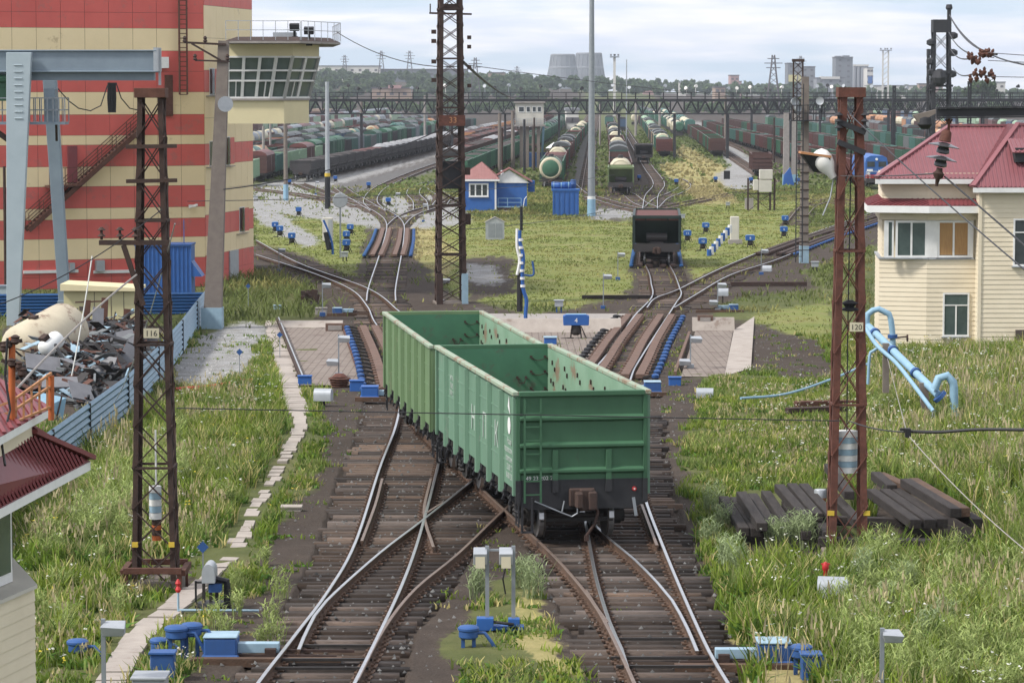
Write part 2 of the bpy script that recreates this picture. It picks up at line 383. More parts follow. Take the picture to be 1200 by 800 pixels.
grav = ramp(noi(16, 3), (.3, (.12, .12, .12)), (.5, (.25, .245, .24)), (.7, (.44, .44, .44)))
grav = mixc(.35, grav, ramp(med, (.4, (.13, .12, .09)), (.6, (.36, .36, .36))))
asph = ramp(mixc(.5, med, fine), (.35, (.085, .08, .078)), (.65, (.15, .145, .14)))
edge = noi(2.2, 9, .75)
def ragged(m_):
    a = n.new('ShaderNodeMath'); a.operation = 'MULTIPLY_ADD'; l.new(edge, a.inputs[0]); a.inputs[1].default_value = 1.5; a.inputs[2].default_value = -.75
    q = n.new('ShaderNodeMath'); q.operation = 'ADD'; l.new(a.outputs[0], q.inputs[0]); l.new(m_, q.inputs[1])
    r = n.new('ShaderNodeMapRange'); r.interpolation_type = 'SMOOTHSTEP'; r.inputs['From Min'].default_value = .3; r.inputs['From Max'].default_value = .7; l.new(q.outputs[0], r.inputs[0]); return r.outputs[0]
c = mixc(ragged(s2.outputs[1]), grass, lawn); c = mixc(ragged(s2.outputs[0]), c, dry)
c = mixc(ragged(s1.outputs[0]), c, dirt); c = mixc(ragged(s1.outputs[2]), c, asph); c = mixc(ragged(s1.outputs[1]), c, grav)
l.new(c, b.inputs['Base Color'])
bu = n.new('ShaderNodeBump'); bu.inputs['Strength'].default_value = .7; bu.inputs['Distance'].default_value = .06; l.new(noi(14, 4), bu.inputs['Height']); l.new(bu.outputs[0], b.inputs['Normal'])
me.materials.append(gm); go = bpy.data.objects.new('ground', me); COL.objects.link(go); struct(go)
# ================================================================ SLEEPERS AND RAILS
def sleepers(name, items, dz=0):
    """items: (x0, x1, y, z, rot) ; each sleeper its own tone"""
    V = []; Fs = []; T = []
    for (x0, x1, y, z, rz, wd) in items:
        cx = (x0 + x1) / 2; h = (x1 - x0) / 2; c_, s_ = math.cos(rz), math.sin(rz); b0 = len(V); w_ = wd / 2
        zt = z + rnd.uniform(-.012, .012)
        for (i, j, k) in ((-h, -w_, -.14), (h, -w_, -.14), (h, w_, -.14), (-h, w_, -.14), (-h, -w_, 0), (h, -w_, 0), (h, w_, 0), (-h, w_, 0)):
            V.append((cx + i * c_ - j * s_, y + i * s_ + j * c_, zt + k + (0 if k else rnd.uniform(-.008, .008))))
        q = rnd.choice((.5, .7, .85, 1.0, 1.2, 1.5, 2.0)); hu = rnd.uniform(-.08, .12)
        T += [(q * (1 + hu), q, q * (1 - hu), 1)] * 8
        for f in ((4, 5, 6, 7), (0, 1, 5, 4), (1, 2, 6, 5), (2, 3, 7, 6), (3, 0, 4, 7)): Fs.append([b0 + i for i in f])
    me = fastmesh(name, np.array(V), np.array(Fs)); at = me.color_attributes.new('tone', 'FLOAT_COLOR', 'POINT')
    at.data.foreach_set('color', np.array(T, np.float32).ravel()); me.materials.append(MAT['sleeper'])
    o = bpy.data.objects.new(name, me); COL.objects.link(o); return o
def railgeo(mb, line, top=1, w=.072, dz=0):
    """rail cross-section swept along world points of the rail head"""
    prof = [(-.075, -.18), (.075, -.18), (.075, -.165), (.012, -.14), (.012, -.045), (w / 2, -.035), (w / 2, -.006), (w / 2 - .008, 0), (-w / 2 + .008, 0), (-w / 2, -.006), (-w / 2, -.035), (-.012, -.045), (-.012, -.14), (-.075, -.165)]
    n = len(prof); k = len(line); vs = []
    for i, p in enumerate(line):
        d = Vector(line[min(i + 1, k - 1)]) - Vector(line[max(i - 1, 0)]); d.z = 0; d.normalize(); a = Vector((d.y, -d.x, 0))
        for x, z in prof: vs.append(Vector(p) + a * x + Vector((0, 0, z + dz)))
    mb.mi = 0; f0 = []; f1 = []
    for i in range(k - 1):
        for j in range(n):
            q = (i * n + j, (i + 1) * n + j, (i + 1) * n + (j + 1) % n, i * n + (j + 1) % n)
            (f1 if j in (6, 7, 8) else f0).append(q)
    b0 = len(mb.v); mb.v += [tuple(v) for v in vs]
    mb.f += [tuple(i + b0 for i in q) for q in f0]; mb.m += [0] * len(f0)
    mb.f += [tuple(i + b0 for i in q) for q in f1]; mb.m += [top] * len(f1)
    mb.f.append(tuple(b0 + i for i in range(n))); mb.m.append(0); mb.f.append(tuple(b0 + (k - 1) * n + i for i in range(n))[::-1]); mb.m.append(0)
rail_n = [0]
def rail_px(parent, px, dull=False, step=1.2):
    rail_n[0] += 1; dz = -.0013 * (rail_n[0] % 9)
    ln = smooth_line([RH(*p) for p in px], step)
    for p in ln: p.z = zr(p.y)
    mf = MB(); q = 0
    for i in range(len(ln) - 1):
        d = ln[i + 1] - ln[i]; L_ = d.length; e = d.normalized()
        while q < L_:
            p = ln[i] + e * q; c = p + Vector((0, 0, -.165)); a = Vector((e.y, -e.x, 0)); mf.bar(c - a * .17, c + a * .17, .17, .035)
            for k in (-.1, .1): mf.bar(c + a * k, c + a * k + Vector((0, 0, .06)), .045)
            q += .56
        q -= L_
    mf.obj('fastening', 'rail_side', parent)
    mb = MB(); railgeo(mb, ln, dz=dz); return mb.obj('rail', ['rail_side', 'rail_dull' if dull else 'rail_top'], parent)
def track_c(line, name='railway_track', label=None, slp=.55, far=False, dull=False, mud=None):
    """whole track along a world centre line"""
    root = thing(name, label, None); struct(root)
    rail_n[0] += 1; dz = -.0013 * (rail_n[0] % 9)
    ln = smooth_line(line, 4 if far else 1.5)
    for p in ln: p.z = zr(p.y)
    for sgn in (-1, 1):
        r = []
        for i, p in enumerate(ln):
            d = ln[min(i + 1, len(ln) - 1)] - ln[max(i - 1, 0)]; d.z = 0; d.normalize(); a = Vector((d.y, -d.x, 0)); q = p + a * (sgn * .795); q.z = zr(q.y); r.append(q)
        mb = MB(); railgeo(mb, r, dz=dz); mb.obj('rail', ['rail_side', 'rail_dull' if dull else 'rail_top'], root)
    it = []; acc = 0
    for i in range(len(ln) - 1):
        d = ln[i + 1] - ln[i]; L_ = d.length; rz = math.atan2(-d.x, d.y)
        while acc < L_:
            p = ln[i] + d * (acc / L_); h = 1.35 + rnd.uniform(-.04, .04); it.append((p.x - h, p.x + h, p.y, zr(p.y) - .175, rz, .23)); acc += slp
        acc -= L_
    s_ = sleepers('sleepers', it); s_.parent = root
    return root
# near turnouts: two ladders of long timbers
def bedx(b, y, j): return np.interp(-y, [-q[0] for q in b], [q[j] for q in b])
itL = []; itR = []
y = 46.0
while y < 100:
    z = zr(y) - .178; py = to_px(0, y, z)[1]; sc = to_px(1, y, z)[0] - to_px(0, y, z)[0]
    ax, bx = (bedx(BED_L, py, 1) - 600) / sc, (bedx(BED_L, py, 2) - 600) / sc; cx, dx = (bedx(BED_R, py, 1) - 600) / sc, (bedx(BED_R, py, 2) - 600) / sc
    j = lambda a=.22: rnd.uniform(-a, a)
    if py > 640:
        itL.append((ax + j(.14), bx + j(.14), y, z, j(.006), .25)); itR.append((cx + j(), dx + j(), y + .08, z, j(.006), .24))
    else:
        m = (to_px(0, 0, 0)[0] * 0 + 600 + (py - 560) * -.35 - 600) / sc
        itL.append((ax + j(), m + j(.5), y, z, j(.006), .24)); itR.append((m + .6 + j(.3), dx + j(), y + .12, z, j(.006), .24))
    y += .56 + rnd.uniform(-.02, .02)
tL = struct(thing('railway_track')); tR = struct(thing('railway_track'))
sleepers('sleepers', itL).parent = tL; sleepers('sleepers', itR).parent = tR
rail_px(tL, [(278, 840), (301.6, 800), (345, 744), (384.9, 691), (417, 633.5), (445, 548), (463.5, 499), (470, 462), (466, 430), (455, 400), (438, 375), (430, 358), (411, 338.6), (367.5, 320), (300, 298)])
rail_px(tL, [(350, 760), (362, 733), (382.5, 703), (445, 647), (496, 608), (553.6, 562), (600, 524), (640, 498)])
rail_px(tL, [(395, 836), (415, 800), (445, 740), (472, 682), (491, 629), (509.7, 559.5), (516.6, 525), (519, 480), (515, 440), (505, 410), (480, 378), (465, 362), (430, 337), (350.6, 308), (300, 281)])
rail_px(tL, [(418, 796), (450, 735), (486.6, 689), (537.5, 647), (590.6, 596.5), (640, 555), (672, 530)], dull=True)
rail_px(tR, [(757, 836), (743.8, 800), (714, 737), (693, 702), (661.5, 663.5), (630, 632), (583.7, 589.5), (545, 553), (505, 516), (482, 490), (470, 462)], dull=True)
rail_px(tR, [(817, 761.6), (805, 733.6), (787.6, 702), (770, 681), (742, 653), (714, 630), (655, 575), (595, 525), (550, 490), (520, 462)])
rail_px(tR, [(735, 780), (728, 758), (714, 726.6), (698, 674), (689.5, 628.5), (678, 560), (675, 500), (683, 460), (690, 440), (701.5, 426), (722, 402), (743, 370), (764, 347), (763, 331), (761, 320), (756.5, 310), (753, 300)], dull=False)
rail_px(tR, [(870, 832), (854, 800), (831, 761.6), (805, 705.6), (777, 639), (756, 583), (743, 530), (733, 480), (740, 440), (753, 415), (788.5, 360), (798, 345), (796.5, 337), (791, 322), (784.5, 310), (780, 300)])
rail_px(tR, [(758, 360), (768, 349), (795, 338.6), (842.8, 315), (900, 291), (937, 278), (981, 262.7), (1040, 243), (1100, 225)])
rail_px(tR, [(790, 360), (815, 345), (856, 321.8), (907, 305), (944, 290), (991, 272), (1060, 249), (1120, 229)])
# check rails, stock rail ends and the frogs of the crossing
for pr, q in ((tL, [(424, 633), (440, 590), (448, 560)]), (tL, [(500, 600), (512, 592), (520, 588)]), (tR, [(686, 690), (700, 712), (712, 728)]), (tR, [(752, 590), (765, 625), (770, 638)]), (tL, [(508, 640), (497, 600), (505, 560)])):
    rail_px(pr, q, dull=True)
# lines behind: centre lines in the picture
def cl(pts): return [RH(*p) for p in pts]
def line_track(pts, far=False, dull=False): return track_c(cl(pts), far=far, dull=dull)
line_track([(446.5, 352), (448, 335), (457, 300), (462, 278), (463, 262), (455, 252), (438, 243), (415, 238), (390, 234), (350, 227), (300, 221), (270, 217)])   # straight on, then left
bed2 = []
line_track([(463, 264), (474, 254), (492, 246), (530, 236), (560, 226), (600, 212)])
line_track([(448, 352), (462, 340), (450, 330), (380, 315), (330, 300), (280, 283)]) if False else None
for q in ([(443, 246), (434, 236), (438, 226), (450, 217), (475, 206), (510, 193), (560, 176), (620, 156)],
          [(443, 247), (425, 236), (408, 226), (398, 219)], [(425, 241), (395, 230), (372, 222), (350, 214)],
          [(493, 246), (492, 236), (484, 226), (490, 218), (510, 212), (540, 204)], [(515, 240), (520, 230), (510, 222), (505, 216), (530, 208)]):
    line_track(q)
line_track([(768, 300), (768, 280), (766, 262), (762, 250), (762, 240), (764, 228), (772, 214), (760, 196), (745, 172), (732, 150), (722, 130)], far=False)
line_track([(764, 242), (775, 232), (790, 226), (802, 219), (800, 213), (790, 208)])
line_track([(764, 243), (748, 236), (738, 228), (727, 222), (727, 205), (724, 170), (716, 135)])
line_track([(764, 246), (800, 238), (850, 228), (880, 222), (905, 213), (890, 203), (860, 184), (830, 166), (790, 145), (760, 128)], dull=True)
line_track([(762, 247), (735, 242), (700, 232), (680, 226), (668, 215)])
line_track([(880, 222), (930, 214), (900, 190), (870, 174), (850, 165), (820, 148)], dull=True)
line_track([(1100, 226), (1140, 216), (1200, 205)])
line_track([(1010, 235), (985, 232), (950, 240), (930, 262)], dull=True)
line_track([(950, 232), (1000, 240), (1040, 250)], dull=True)
line_track([(688, 226), (692, 190), (697, 150), (703, 125)], dull=True)
line_track([(650, 218), (662, 190), (676, 160), (692, 132)], far=True, dull=True)
# ================================================================ WAGONS
def paint(name, c, pale=1.25, rust=(.12, .06, .035), p3=.66, rndv=.12, rough=.55):
    return mk(name, c, tuple(x * .82 for x in c), 1.5, rough, c3=rust, p3=p3, s3=2.2, rndv=rndv, bump=.05, bscale=12, stretch=(1, 1, .35))
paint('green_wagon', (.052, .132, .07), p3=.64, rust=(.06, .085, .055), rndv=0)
paint('green_side_lit', (.13, .235, .16), p3=.60, rust=(.19, .235, .19), rndv=0)  # paler copy of green_wagon: light from the left painted into the side colour
paint('green_old', (.13, .205, .10), p3=.60, rust=(.19, .20, .13), rndv=0)
paint('green_pale', (.20, .33, .21), p3=.66, rndv=0, rust=(.25, .13, .08))
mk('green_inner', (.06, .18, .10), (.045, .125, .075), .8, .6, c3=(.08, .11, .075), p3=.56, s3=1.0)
mk('green_inner_lit', (.22, .34, .24), (.15, .26, .17), .8, .6, c3=(.20, .15, .10), p3=.55, s3=.9)  # lit copy of green_inner, brightness of the inner side walls put in the colour
mk('top_worn', (.24, .33, .24), (.30, .32, .24), 2.5, .6, c3=(.22, .14, .09), p3=.52, s3=2.5)
mk('stencil', (.50, .54, .50), (.28, .36, .30), 6, .6, amt=.9)
mk('coupler_brown', (.07, .042, .033), (.045, .03, .025), 4, .8)
mk('wagon_black', (.035, .035, .038), (.025, .025, .027), 3, .6)
mk('floor_rust', (.13, .085, .06), (.08, .055, .045), 2, .9)
paint('w_brown', (.095, .048, .04)); paint('w_maroon', (.13, .048, .042)); paint('w_green', (.05, .135, .08)); paint('w_teal', (.06, .15, .125)); paint('w_hopper', (.022, .036, .032))
paint('w_dgreen', (.04, .10, .065)); paint('w_grey', (.15, .16, .16)); paint('w_roof', (.085, .09, .09)); paint('w_dark', (.05, .045, .045)); paint('w_cream', (.55, .50, .36), p3=.6, rust=(.2, .12, .07))
paint('w_orange', (.42, .20, .09)); paint('w_pale', (.28, .40, .27)); paint('w_blue', (.05, .09, .16)); paint('w_steel', (.22, .24, .26)); paint('w_olive', (.12, .16, .07))
mk('load_dark', (.07, .055, .05), (.03, .027, .025), 2, .95, bump=.8); mk('load_red', (.14, .06, .05), (.09, .04, .04), 2, .95, bump=.8); mk('load_grey', (.34, .34, .35), (.22, .22, .22), 2, .95, bump=.8)
mk('wheel', (.10, .085, .075), (.06, .05, .045), 4, .6, .3)
mk('wheel_tread', (.5, .5, .5), (.4, .4, .4), 4, .3, .8)
def bogie(root, y, fine=True, mats='black_oil'):
    mb = MB()
    for s in (-1, 1):
        x = s * 1.02
        mb.prism([(y - 1.15, .40), (y - .95, .28), (y - .8, .30), (y - .45, .30), (y - .3, .18), (y + .3, .18), (y + .45, .30), (y + .8, .30), (y + .95, .28), (y + 1.15, .40), (y + 1.15, .62), (y + .8, .66), (y + .4, .86), (y - .4, .86), (y - .8, .66), (y - 1.15, .62)], x - .09, x + .09, 'yz')
        if fine:
            for q in (-.12, .12): mb.lathe((s * 1.15, y + q, .34), [(.08, 0), (.11, .05), (.08, .1), (.11, .15), (.08, .2), (.11, .25), (.08, .3), (.11, .35), (.08, .4)], 8)
            for q in (-.925, .925): mb.lathe((s * .97, y + q, .475), [(.16, 0), (.16, s * .22)], 10, 'x')
    mb.cbox((0, y, .62), (2.1, .5, .3))
    if fine:
        for q in (-1.35, 1.35): mb.bar((-.85, y + q, .45), (.85, y + q, .45), .09)
    b = mb.obj('bogie', mats, root)
    for q in (-.925, .925):
        mb = MB(); mb.lathe((0, y + q, .475), [(.08, -1.1), (.08, 1.1)], 8, 'x')
        for s in (-1, 1):
            mb.lathe((s * .72, y + q, .475), [(.47, 0), (.505, s * .0), (.505, s * .03), (.44, s * .06)], 20 if fine else 10, 'x')
            mb.mi = 1; mb.lathe((s * .78, y + q, .475), [(.44, -s * .03), (.475, -s * .015), (.475, s * .09), (.47, s * .10)], 20 if fine else 10, 'x'); mb.mi = 0
        mb.obj('wheelset', ['wheel', 'wheel_tread'], b)
    return b
def coupler(root, y, s):
    mb = MB(); mb.cbox((0, y + s * .25, 1.05), (.16, .5, .22)); mb.cbox((-.16, y + s * .52, 1.05), (.16, .3, .36)); mb.cbox((.14, y + s * .5, 1.04), (.2, .32, .42)); mb.cbox((.02, y + s * .46, 1.05), (.3, .2, .5))
    mb.cbox((0, y + s * .03, 1.05), (.6, .12, .42))
    return mb.obj('coupler', 'coupler_brown', root, bevel=.03)
def gondola_fine(name, label, loc, rz, side, end, inner, inner_lit, band=True):
    t = thing(name, label, 'wagon', loc, rz, None)
    W, Lh, zb, zt = 1.52, 6.30, 1.22, 3.42
    for s in (-1, 1):                                      # plates of the two sides
        mb = MB(); mb.box(min(s * W, s * (W - .04)), max(s * W, s * (W - .04)), -Lh, Lh, zb, zt)
        for k in range(1, 4):
            zz = zb + .55 * k; mb.box(min(s * W, s * (W + .012)), max(s * W, s * (W + .012)), -Lh + .02, Lh - .02, zz - .02, zz + .02)
        for k in range(1, 7):
            y = -Lh + 2 * Lh * k / 7; x0, x1 = s * W, s * (W + .105)
            mb.prism([(x0, y - .14), (x1, y - .09), (x1, y + .09), (x0, y + .14)], zb - .24, zt - .06, 'xy')
        for y in (-Lh + .06, Lh - .06):
            mb.box(min(s * W, s * (W + .07)), max(s * W, s * (W + .07)), y - .075, y + .075, zb - .12, zt - .06)
        mb.obj('side_wall', side, t, bevel=.006)
    for s in (-1, 1):
        mb = MB(); y0, y1 = sorted((s * Lh, s * (Lh - .04))); mb.box(-W + .041, W - .041, y0, y1, zb - .08, zt)
        for zz in (2.86, 2.24, 1.66):
            ya, yb = s * Lh, s * (Lh + .085)
            mb.prism([(ya, zz - .085), (yb, zz - .03), (yb, zz + .03), (ya, zz + .085)], -W + .08, W - .08, 'yz')
        for x in (-.62, .62): mb.box(x - .065, x + .065, *sorted((s * (Lh + .002), s * (Lh + .075))), 1.2, 2.14)
        for x in (-W + .045, W - .045): mb.box(x - .05, x + .05, *sorted((s * (Lh + .003), s * (Lh + .05))), zb - .1, zt - .02)
        mb.obj('end_wall', end, t, bevel=.006)
    if band:
        mb = MB(); s = -1
        mb.box(-W, W, -Lh - .012, -Lh - .002, .93, 1.46)
        for x in (-.62, .62): mb.box(x - .07, x + .07, -Lh - .082, -Lh - .013, 1.17, 1.46)
        for x in (-W + .045, W - .045): mb.box(x - .055, x + .055, -Lh - .056, -Lh - .013, .93, 1.46)
        mb.prism([(-1.52, .93), (-1.2, .78), (1.2, .78), (1.52, .93)], -Lh - .012, -Lh + .1, 'xz')
        mb.obj('bottom_band', 'wagon_black', t)
    for s in (-1, 1):
        mb = MB(); mb.box(*sorted((s * (W - .06), s * (W + .09))), -Lh - .07, Lh + .07, zt - .03, zt + .07)
        mb.obj('side_top_rail', 'top_worn', t, bevel=.015)
    for s in (-1, 1):
        mb = MB(); mb.box(-W + .061, W - .061, *sorted((s * (Lh - .05), s * (Lh + .08))), zt - .05, zt + .068)
        mb.obj('end_top_rail', end, t, bevel=.015)
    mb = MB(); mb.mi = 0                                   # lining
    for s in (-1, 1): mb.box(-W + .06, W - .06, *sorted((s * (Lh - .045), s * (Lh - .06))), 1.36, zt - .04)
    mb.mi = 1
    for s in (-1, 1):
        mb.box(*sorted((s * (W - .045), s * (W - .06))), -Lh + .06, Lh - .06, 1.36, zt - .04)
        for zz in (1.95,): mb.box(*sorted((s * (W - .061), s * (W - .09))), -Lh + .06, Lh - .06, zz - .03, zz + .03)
    mb.obj('lining', [inner, inner_lit], t)
    mb = MB(); mb.box(-W + .05, W - .05, -Lh + .05, Lh - .05, 1.24, 1.36); mb.obj('floor', 'floor_rust', t)
    mb = MB()                                              # lashing rings on the inner walls
    for s in (-1, 1):
        for x, zz in ((1.0, 3.15), (1.38, 3.15), (1.0, 2.75), (1.38, 2.75), (.62, 2.6), (.86, 2.6), (1.0, 2.3), (1.38, 2.3), (1.0, 1.9), (1.38, 1.9)):
            mb.cbox((x, s * (Lh - .09), zz), (.06, .04, .06)); mb.tube([(x, s * (Lh - .12), zz), (x + .08, s * (Lh - .13), zz - .07)], .012, 5)
        for k in range(7):
            y = -Lh + 2 * Lh * (k + .5) / 7
            for dy, zz in ((-.3, 2.9), (.05, 3.05), (.25, 2.55), (-.1, 2.5)): mb.cbox((s * (W - .085), y + dy, zz), (.03, .05, .12))
        mb.tube([(.62, s * (Lh - .12), 2.58), (.68, s * (Lh - .13), 2.44), (.8, s * (Lh - .13), 2.44), (.86, s * (Lh - .12), 2.58)], .012, 5)
        for zz in (3.15, 2.75, 2.3, 1.9): mb.tube([(1.0, s * (Lh - .12), zz - .06), (1.2, s * (Lh - .13), zz - .1), (1.38, s * (Lh - .12), zz - .05)], .01, 5)
    mb.obj('lashing_ring', 'rust_dark', t)
    mb = MB()                                              # frame, hatches and latches
    mb.box(-.22, .22, -Lh + .1, Lh - .1, .95, 1.23)
    for s in (-1, 1):
        mb.box(*sorted((s * 1.28, s * 1.46)), -Lh + .02, Lh - .02, 1.02, 1.22)
        mb.box(-1.45, 1.45, *sorted((s * (Lh - .25), s * (Lh + .001))), .86, 1.22)
    for k in range(8): y = -Lh + .2 + (2 * Lh - .4) * k / 7; mb.box(-1.42, 1.42, y - .06, y + .06, 1.0, 1.21)
    mb.obj('underframe', 'black_oil', t)
    mb = MB()
    for s in (-1, 1):
        for k in range(7):
            y = -Lh + 2 * Lh * (k + .5) / 7
            for dy in (-.5, .45):
                mb.bar((s * 1.5, y + dy, 1.22), (s * 1.6, y + dy + .05, .84), .05); mb.bar((s * 1.58, y + dy - .12, 1.1), (s * 1.58, y + dy + .16, .98), .045); mb.cbox((s * 1.55, y + dy, 1.0), (.08, .16, .12))
            mb.bar((s * 1.47, y - .6, .92), (s * 1.47, y + .6, .92), .06)
    mb.obj('hatch_latch', 'steel_dark', t)
    mb = MB(); x0, x1, y = -1.34, -.97, -Lh - .14
    for x in (x0, x1): mb.bar((x, y, .95), (x, y, zt - .1), .045, .02)
    for k in range(7): z = 1.14 + k * .31; mb.bar((x0, y, z), (x1, y, z), .028)
    mb.obj('ladder', end, t)
    mb = MB()
    for s in (-1, 1):
        q = s * (Lh - .1)
        for dx in (-1,): 
            mb.bar((dx * 1.5, q, 1.2), (dx * 1.5, q, .42), .03); mb.bar((dx * 1.5, q - .35, 1.2), (dx * 1.5, q - .35, .42), .03)
            for z in (.45, .75): mb.bar((dx * 1.5, q, z), (dx * 1.5, q - .35, z), .05, .02)
    mb.bar((-1.38, -Lh - .02, 1.05), (-1.38, -Lh - .02, .25), .05); mb.bar((-1.15, -Lh - .02, 1.05), (-1.15, -Lh - .02, .25), .05); mb.bar((-1.4, -Lh - .02, .27), (-1.13, -Lh - .02, .27), .16, .03)
    mb.obj('footstep', 'steel_dark', t)
    mb = MB(); mb.tube([(-1.1, -Lh - .06, .98), (-.5, -Lh - .1, .72), (-.25, -Lh - .12, .62), (-.12, -Lh - .14, .70), (-.12, -Lh - .14, .86)], .02, 6); mb.tube([(-.42, -Lh - .1, .98), (-.47, -Lh - .1, .74)], .02, 6)
    mb.obj('uncoupling_lever', 'steel_grey', t)
    mb = MB(); mb.tube([(.22, -Lh - .25, .92), (.3, -Lh - .42, .75), (.22, -Lh - .45, .48), (.05, -Lh - .42, .24), (.04, -Lh - .40, .16)], .035, 8); mb.cbox((.04, -Lh - .4, .16), (.09, .09, .13))
    mb.obj('brake_hose', 'rust_dark', t)
    for s in (-1, 1): coupler(t, s * (Lh + .02), s); bogie(t, s * 4.325)
    mb = MB(); mb.lathe((1.22, -Lh - .06, 1.22), [(.05, 0), (.05, .045)], 12, 'y'); mb.mi = 1; mb.lathe((1.22, -Lh - .066, 1.22), [(.022, 0), (.022, .01)], 8, 'y'); mb.obj('reflector', ['red', 'white'], t)
    mb = MB(); mb.bar((1.2, -Lh - .04, 1.02), (1.26, -Lh - .06, .6), .07, .03); mb.obj('lamp_bracket', 'steel_grey', t)
    return t
P1 = PX(683.1, 461, 68.5); P2 = PX(577.8, 403.5, 81.2)
def wplace(pf, ydf, pb, ydb):
    a = PX(pf[0], pf[1], ydf); b = PX(pb[0], pb[1], ydb); c = (a + b) / 2; rz = math.atan2(-(b.x - a.x), b.y - a.y); return Vector((c.x, c.y, zr(c.y))), rz
l1, r1 = wplace((683.1, 460), 68.5, (577.8, 403), 81.2)
g1 = gondola_fine('gondola_wagon', 'nearest bright green open gondola wagon showing its ladder end and black bottom band', l1, r1, 'green_side_lit', 'green_wagon', 'green_inner', 'green_inner_lit')
for k, (ch) in enumerate('НПК'):
    y = -6.3 + 12.6 * (3.5 - k) / 7 + (-.0)
    mb = MB(); mb.M = Matrix.Translation((0, 0, 0))
    text(ch, .85, 'letter', 'stencil', g1, (-1.5345, -6.3 + 12.6 * (k + .5 + 0) / 7 if False else -6.3 + 12.6 * (3.5 - k) / 7, 2.18), (PI / 2, 0, -PI / 2), th=.002, sx=1.05)
text('54 716 2\nК 69,5Т\nТАРА 24,5', .2, 'small_lettering', 'stencil', g1, (-1.5345, -6.3 + 12.6 * 5.5 / 7, 2.65), (PI / 2, 0, -PI / 2), th=.002)
text('Новая\nперевозочная\nкомпания\n23.08 12\n8-800 250', .2, 'small_lettering', 'stencil', g1, (-1.5345, -6.3 + 12.6 * .47 / 7, 1.85), (PI / 2, 0, -PI / 2), th=.002)
mb = MB(); mb.prism([(-5.55, 2.88), (-5.25, 3.05), (-5.4, 3.3)], -1.535, -1.531, 'yz'); mb.lathe((-1.531, -5.42, 2.62), [(.2, 0), (.2, -.004)], 16, 'x'); mb.obj('emblem', 'white', g1)
text('ТМ 4СС\n49 23 202 2', .13, 'end_lettering', 'white', g1, (-.98, -6.3 - .008, 1.56), (PI / 2, 0, 0), th=.002)
l2, r2 = wplace((571, 398.2), 82.6, (507.3, 362.4), 95.2)
g2 = gondola_fine('gondola_wagon', 'older yellowish green open gondola wagon coupled behind the nearest green gondola', l2, r2, 'green_old', 'green_old', 'green_inner', 'green_inner_lit', band=False)
# ---- wagons of the yard: a few kinds, lighter meshes, origin at rail height under the centre
PROTO = {}
def running(t, Lh, fine):
    if fine:
        for s in (-1, 1): bogie(t, s * (Lh - 2.0), False); coupler(t, s * (Lh + .02), s)
    else:
        mb = MB()
        for s in (-1, 1):
            y = s * (Lh - 2.0); mb.cbox((0, y, .6), (2.2, 2.6, .45))
            for q in (-.925, .925): mb.lathe((0, y + q, .475), [(.47, -.85), (.47, .85)], 8, 'x')
            mb.cbox((0, s * (Lh + .3), 1.05), (.35, .7, .35))
        mb.box(-1.1, 1.1, -Lh, Lh, .85, 1.15); mb.obj('running_gear', 'black_oil', t)
def k_gondola(t, m, Lh=6.3, load=None, fine=False, hi=3.45):
    mb = MB(); W = 1.5; zb = 1.2
    for s in (-1, 1):
        mb.box(*sorted((s * W, s * (W - .05))), -Lh, Lh, zb, hi); mb.box(*sorted((s * (W - .06), s * (W + .08))), -Lh - .03, Lh + .03, hi - .02, hi + .08)
        for k in range(8):
            y = -Lh + .08 + (2 * Lh - .16) * k / 7; mb.box(*sorted((s * W, s * (W + .1))), y - .09, y + .09, zb - .2, hi - .03)
        mb.box(-W + .06, W - .06, *sorted((s * Lh, s * (Lh - .05))), zb - .1, hi)
        for zz in (1.7, 2.25, 2.85): mb.box(-W + .05, W - .05, *sorted((s * (Lh + .001), s * (Lh + .09))), zz - .06, zz + .06)
        for x in (-.62, .62): mb.box(x - .06, x + .06, *sorted((s * (Lh + .002), s * (Lh + .08))), 1.15, 2.2)
    mb.box(-W + .06, W - .06, -Lh + .06, Lh - .06, 1.2, 1.36); mb.obj('body', m, t)
    if load:
        mb = MB(); n = 14; vs = []; rr = random.Random(len(m)); z0 = hi - (.15 if load != 'load_grey' else .1); hh = .25 if load != 'load_grey' else .55
        for i in range(n + 1):
            for j, x in enumerate((-1.43, -.7, 0, .7, 1.43)): vs.append((x, -Lh + .06 + (2 * Lh - .12) * i / n, z0 + hh * (1 - (x / 1.43) ** 2) * (.5 + .5 * abs(math.sin(i * PI / n * 3))) + rr.uniform(-.05, .08)))
        mb.add(vs, [(i * 5 + j, (i + 1) * 5 + j, (i + 1) * 5 + j + 1, i * 5 + j + 1) for i in range(n) for j in range(4)]); mb.obj('load', load, t, smooth=True)
    running(t, Lh, fine)
def k_box(t, m, Lh=6.9, fine=False, roof='w_roof'):
    mb = MB(); W = 1.45
    mb.box(-W, W, -Lh, Lh, 1.2, 3.7)
    for s in (-1, 1):
        for k in range(13): y = -Lh + .1 + (2 * Lh - .2) * k / 12; mb.box(*sorted((s * W, s * (W + .06))), y - .05, y + .05, 1.2, 3.7)
        for zz in (1.8, 2.6, 3.3): mb.box(-W, W, *sorted((s * Lh, s * (Lh + .06))), zz - .05, zz + .05)
    mb.obj('body', m, t)
    mb = MB(); mb.prism([(-1.5, 3.7), (1.5, 3.7), (1.3, 4.05), (.7, 4.3), (0, 4.4), (-.7, 4.3), (-1.3, 4.05)], -Lh - .05, Lh + .05, 'xz')
    mb.obj('roof', roof, t, smooth=True)
    for s in (-1, 1):
        mb = MB(); mb.box(*sorted((s * (W + .01), s * (W + .09))), -1.0, 1.0, 1.25, 3.55)
        mb.obj('door', m, t)
    running(t, Lh, fine)
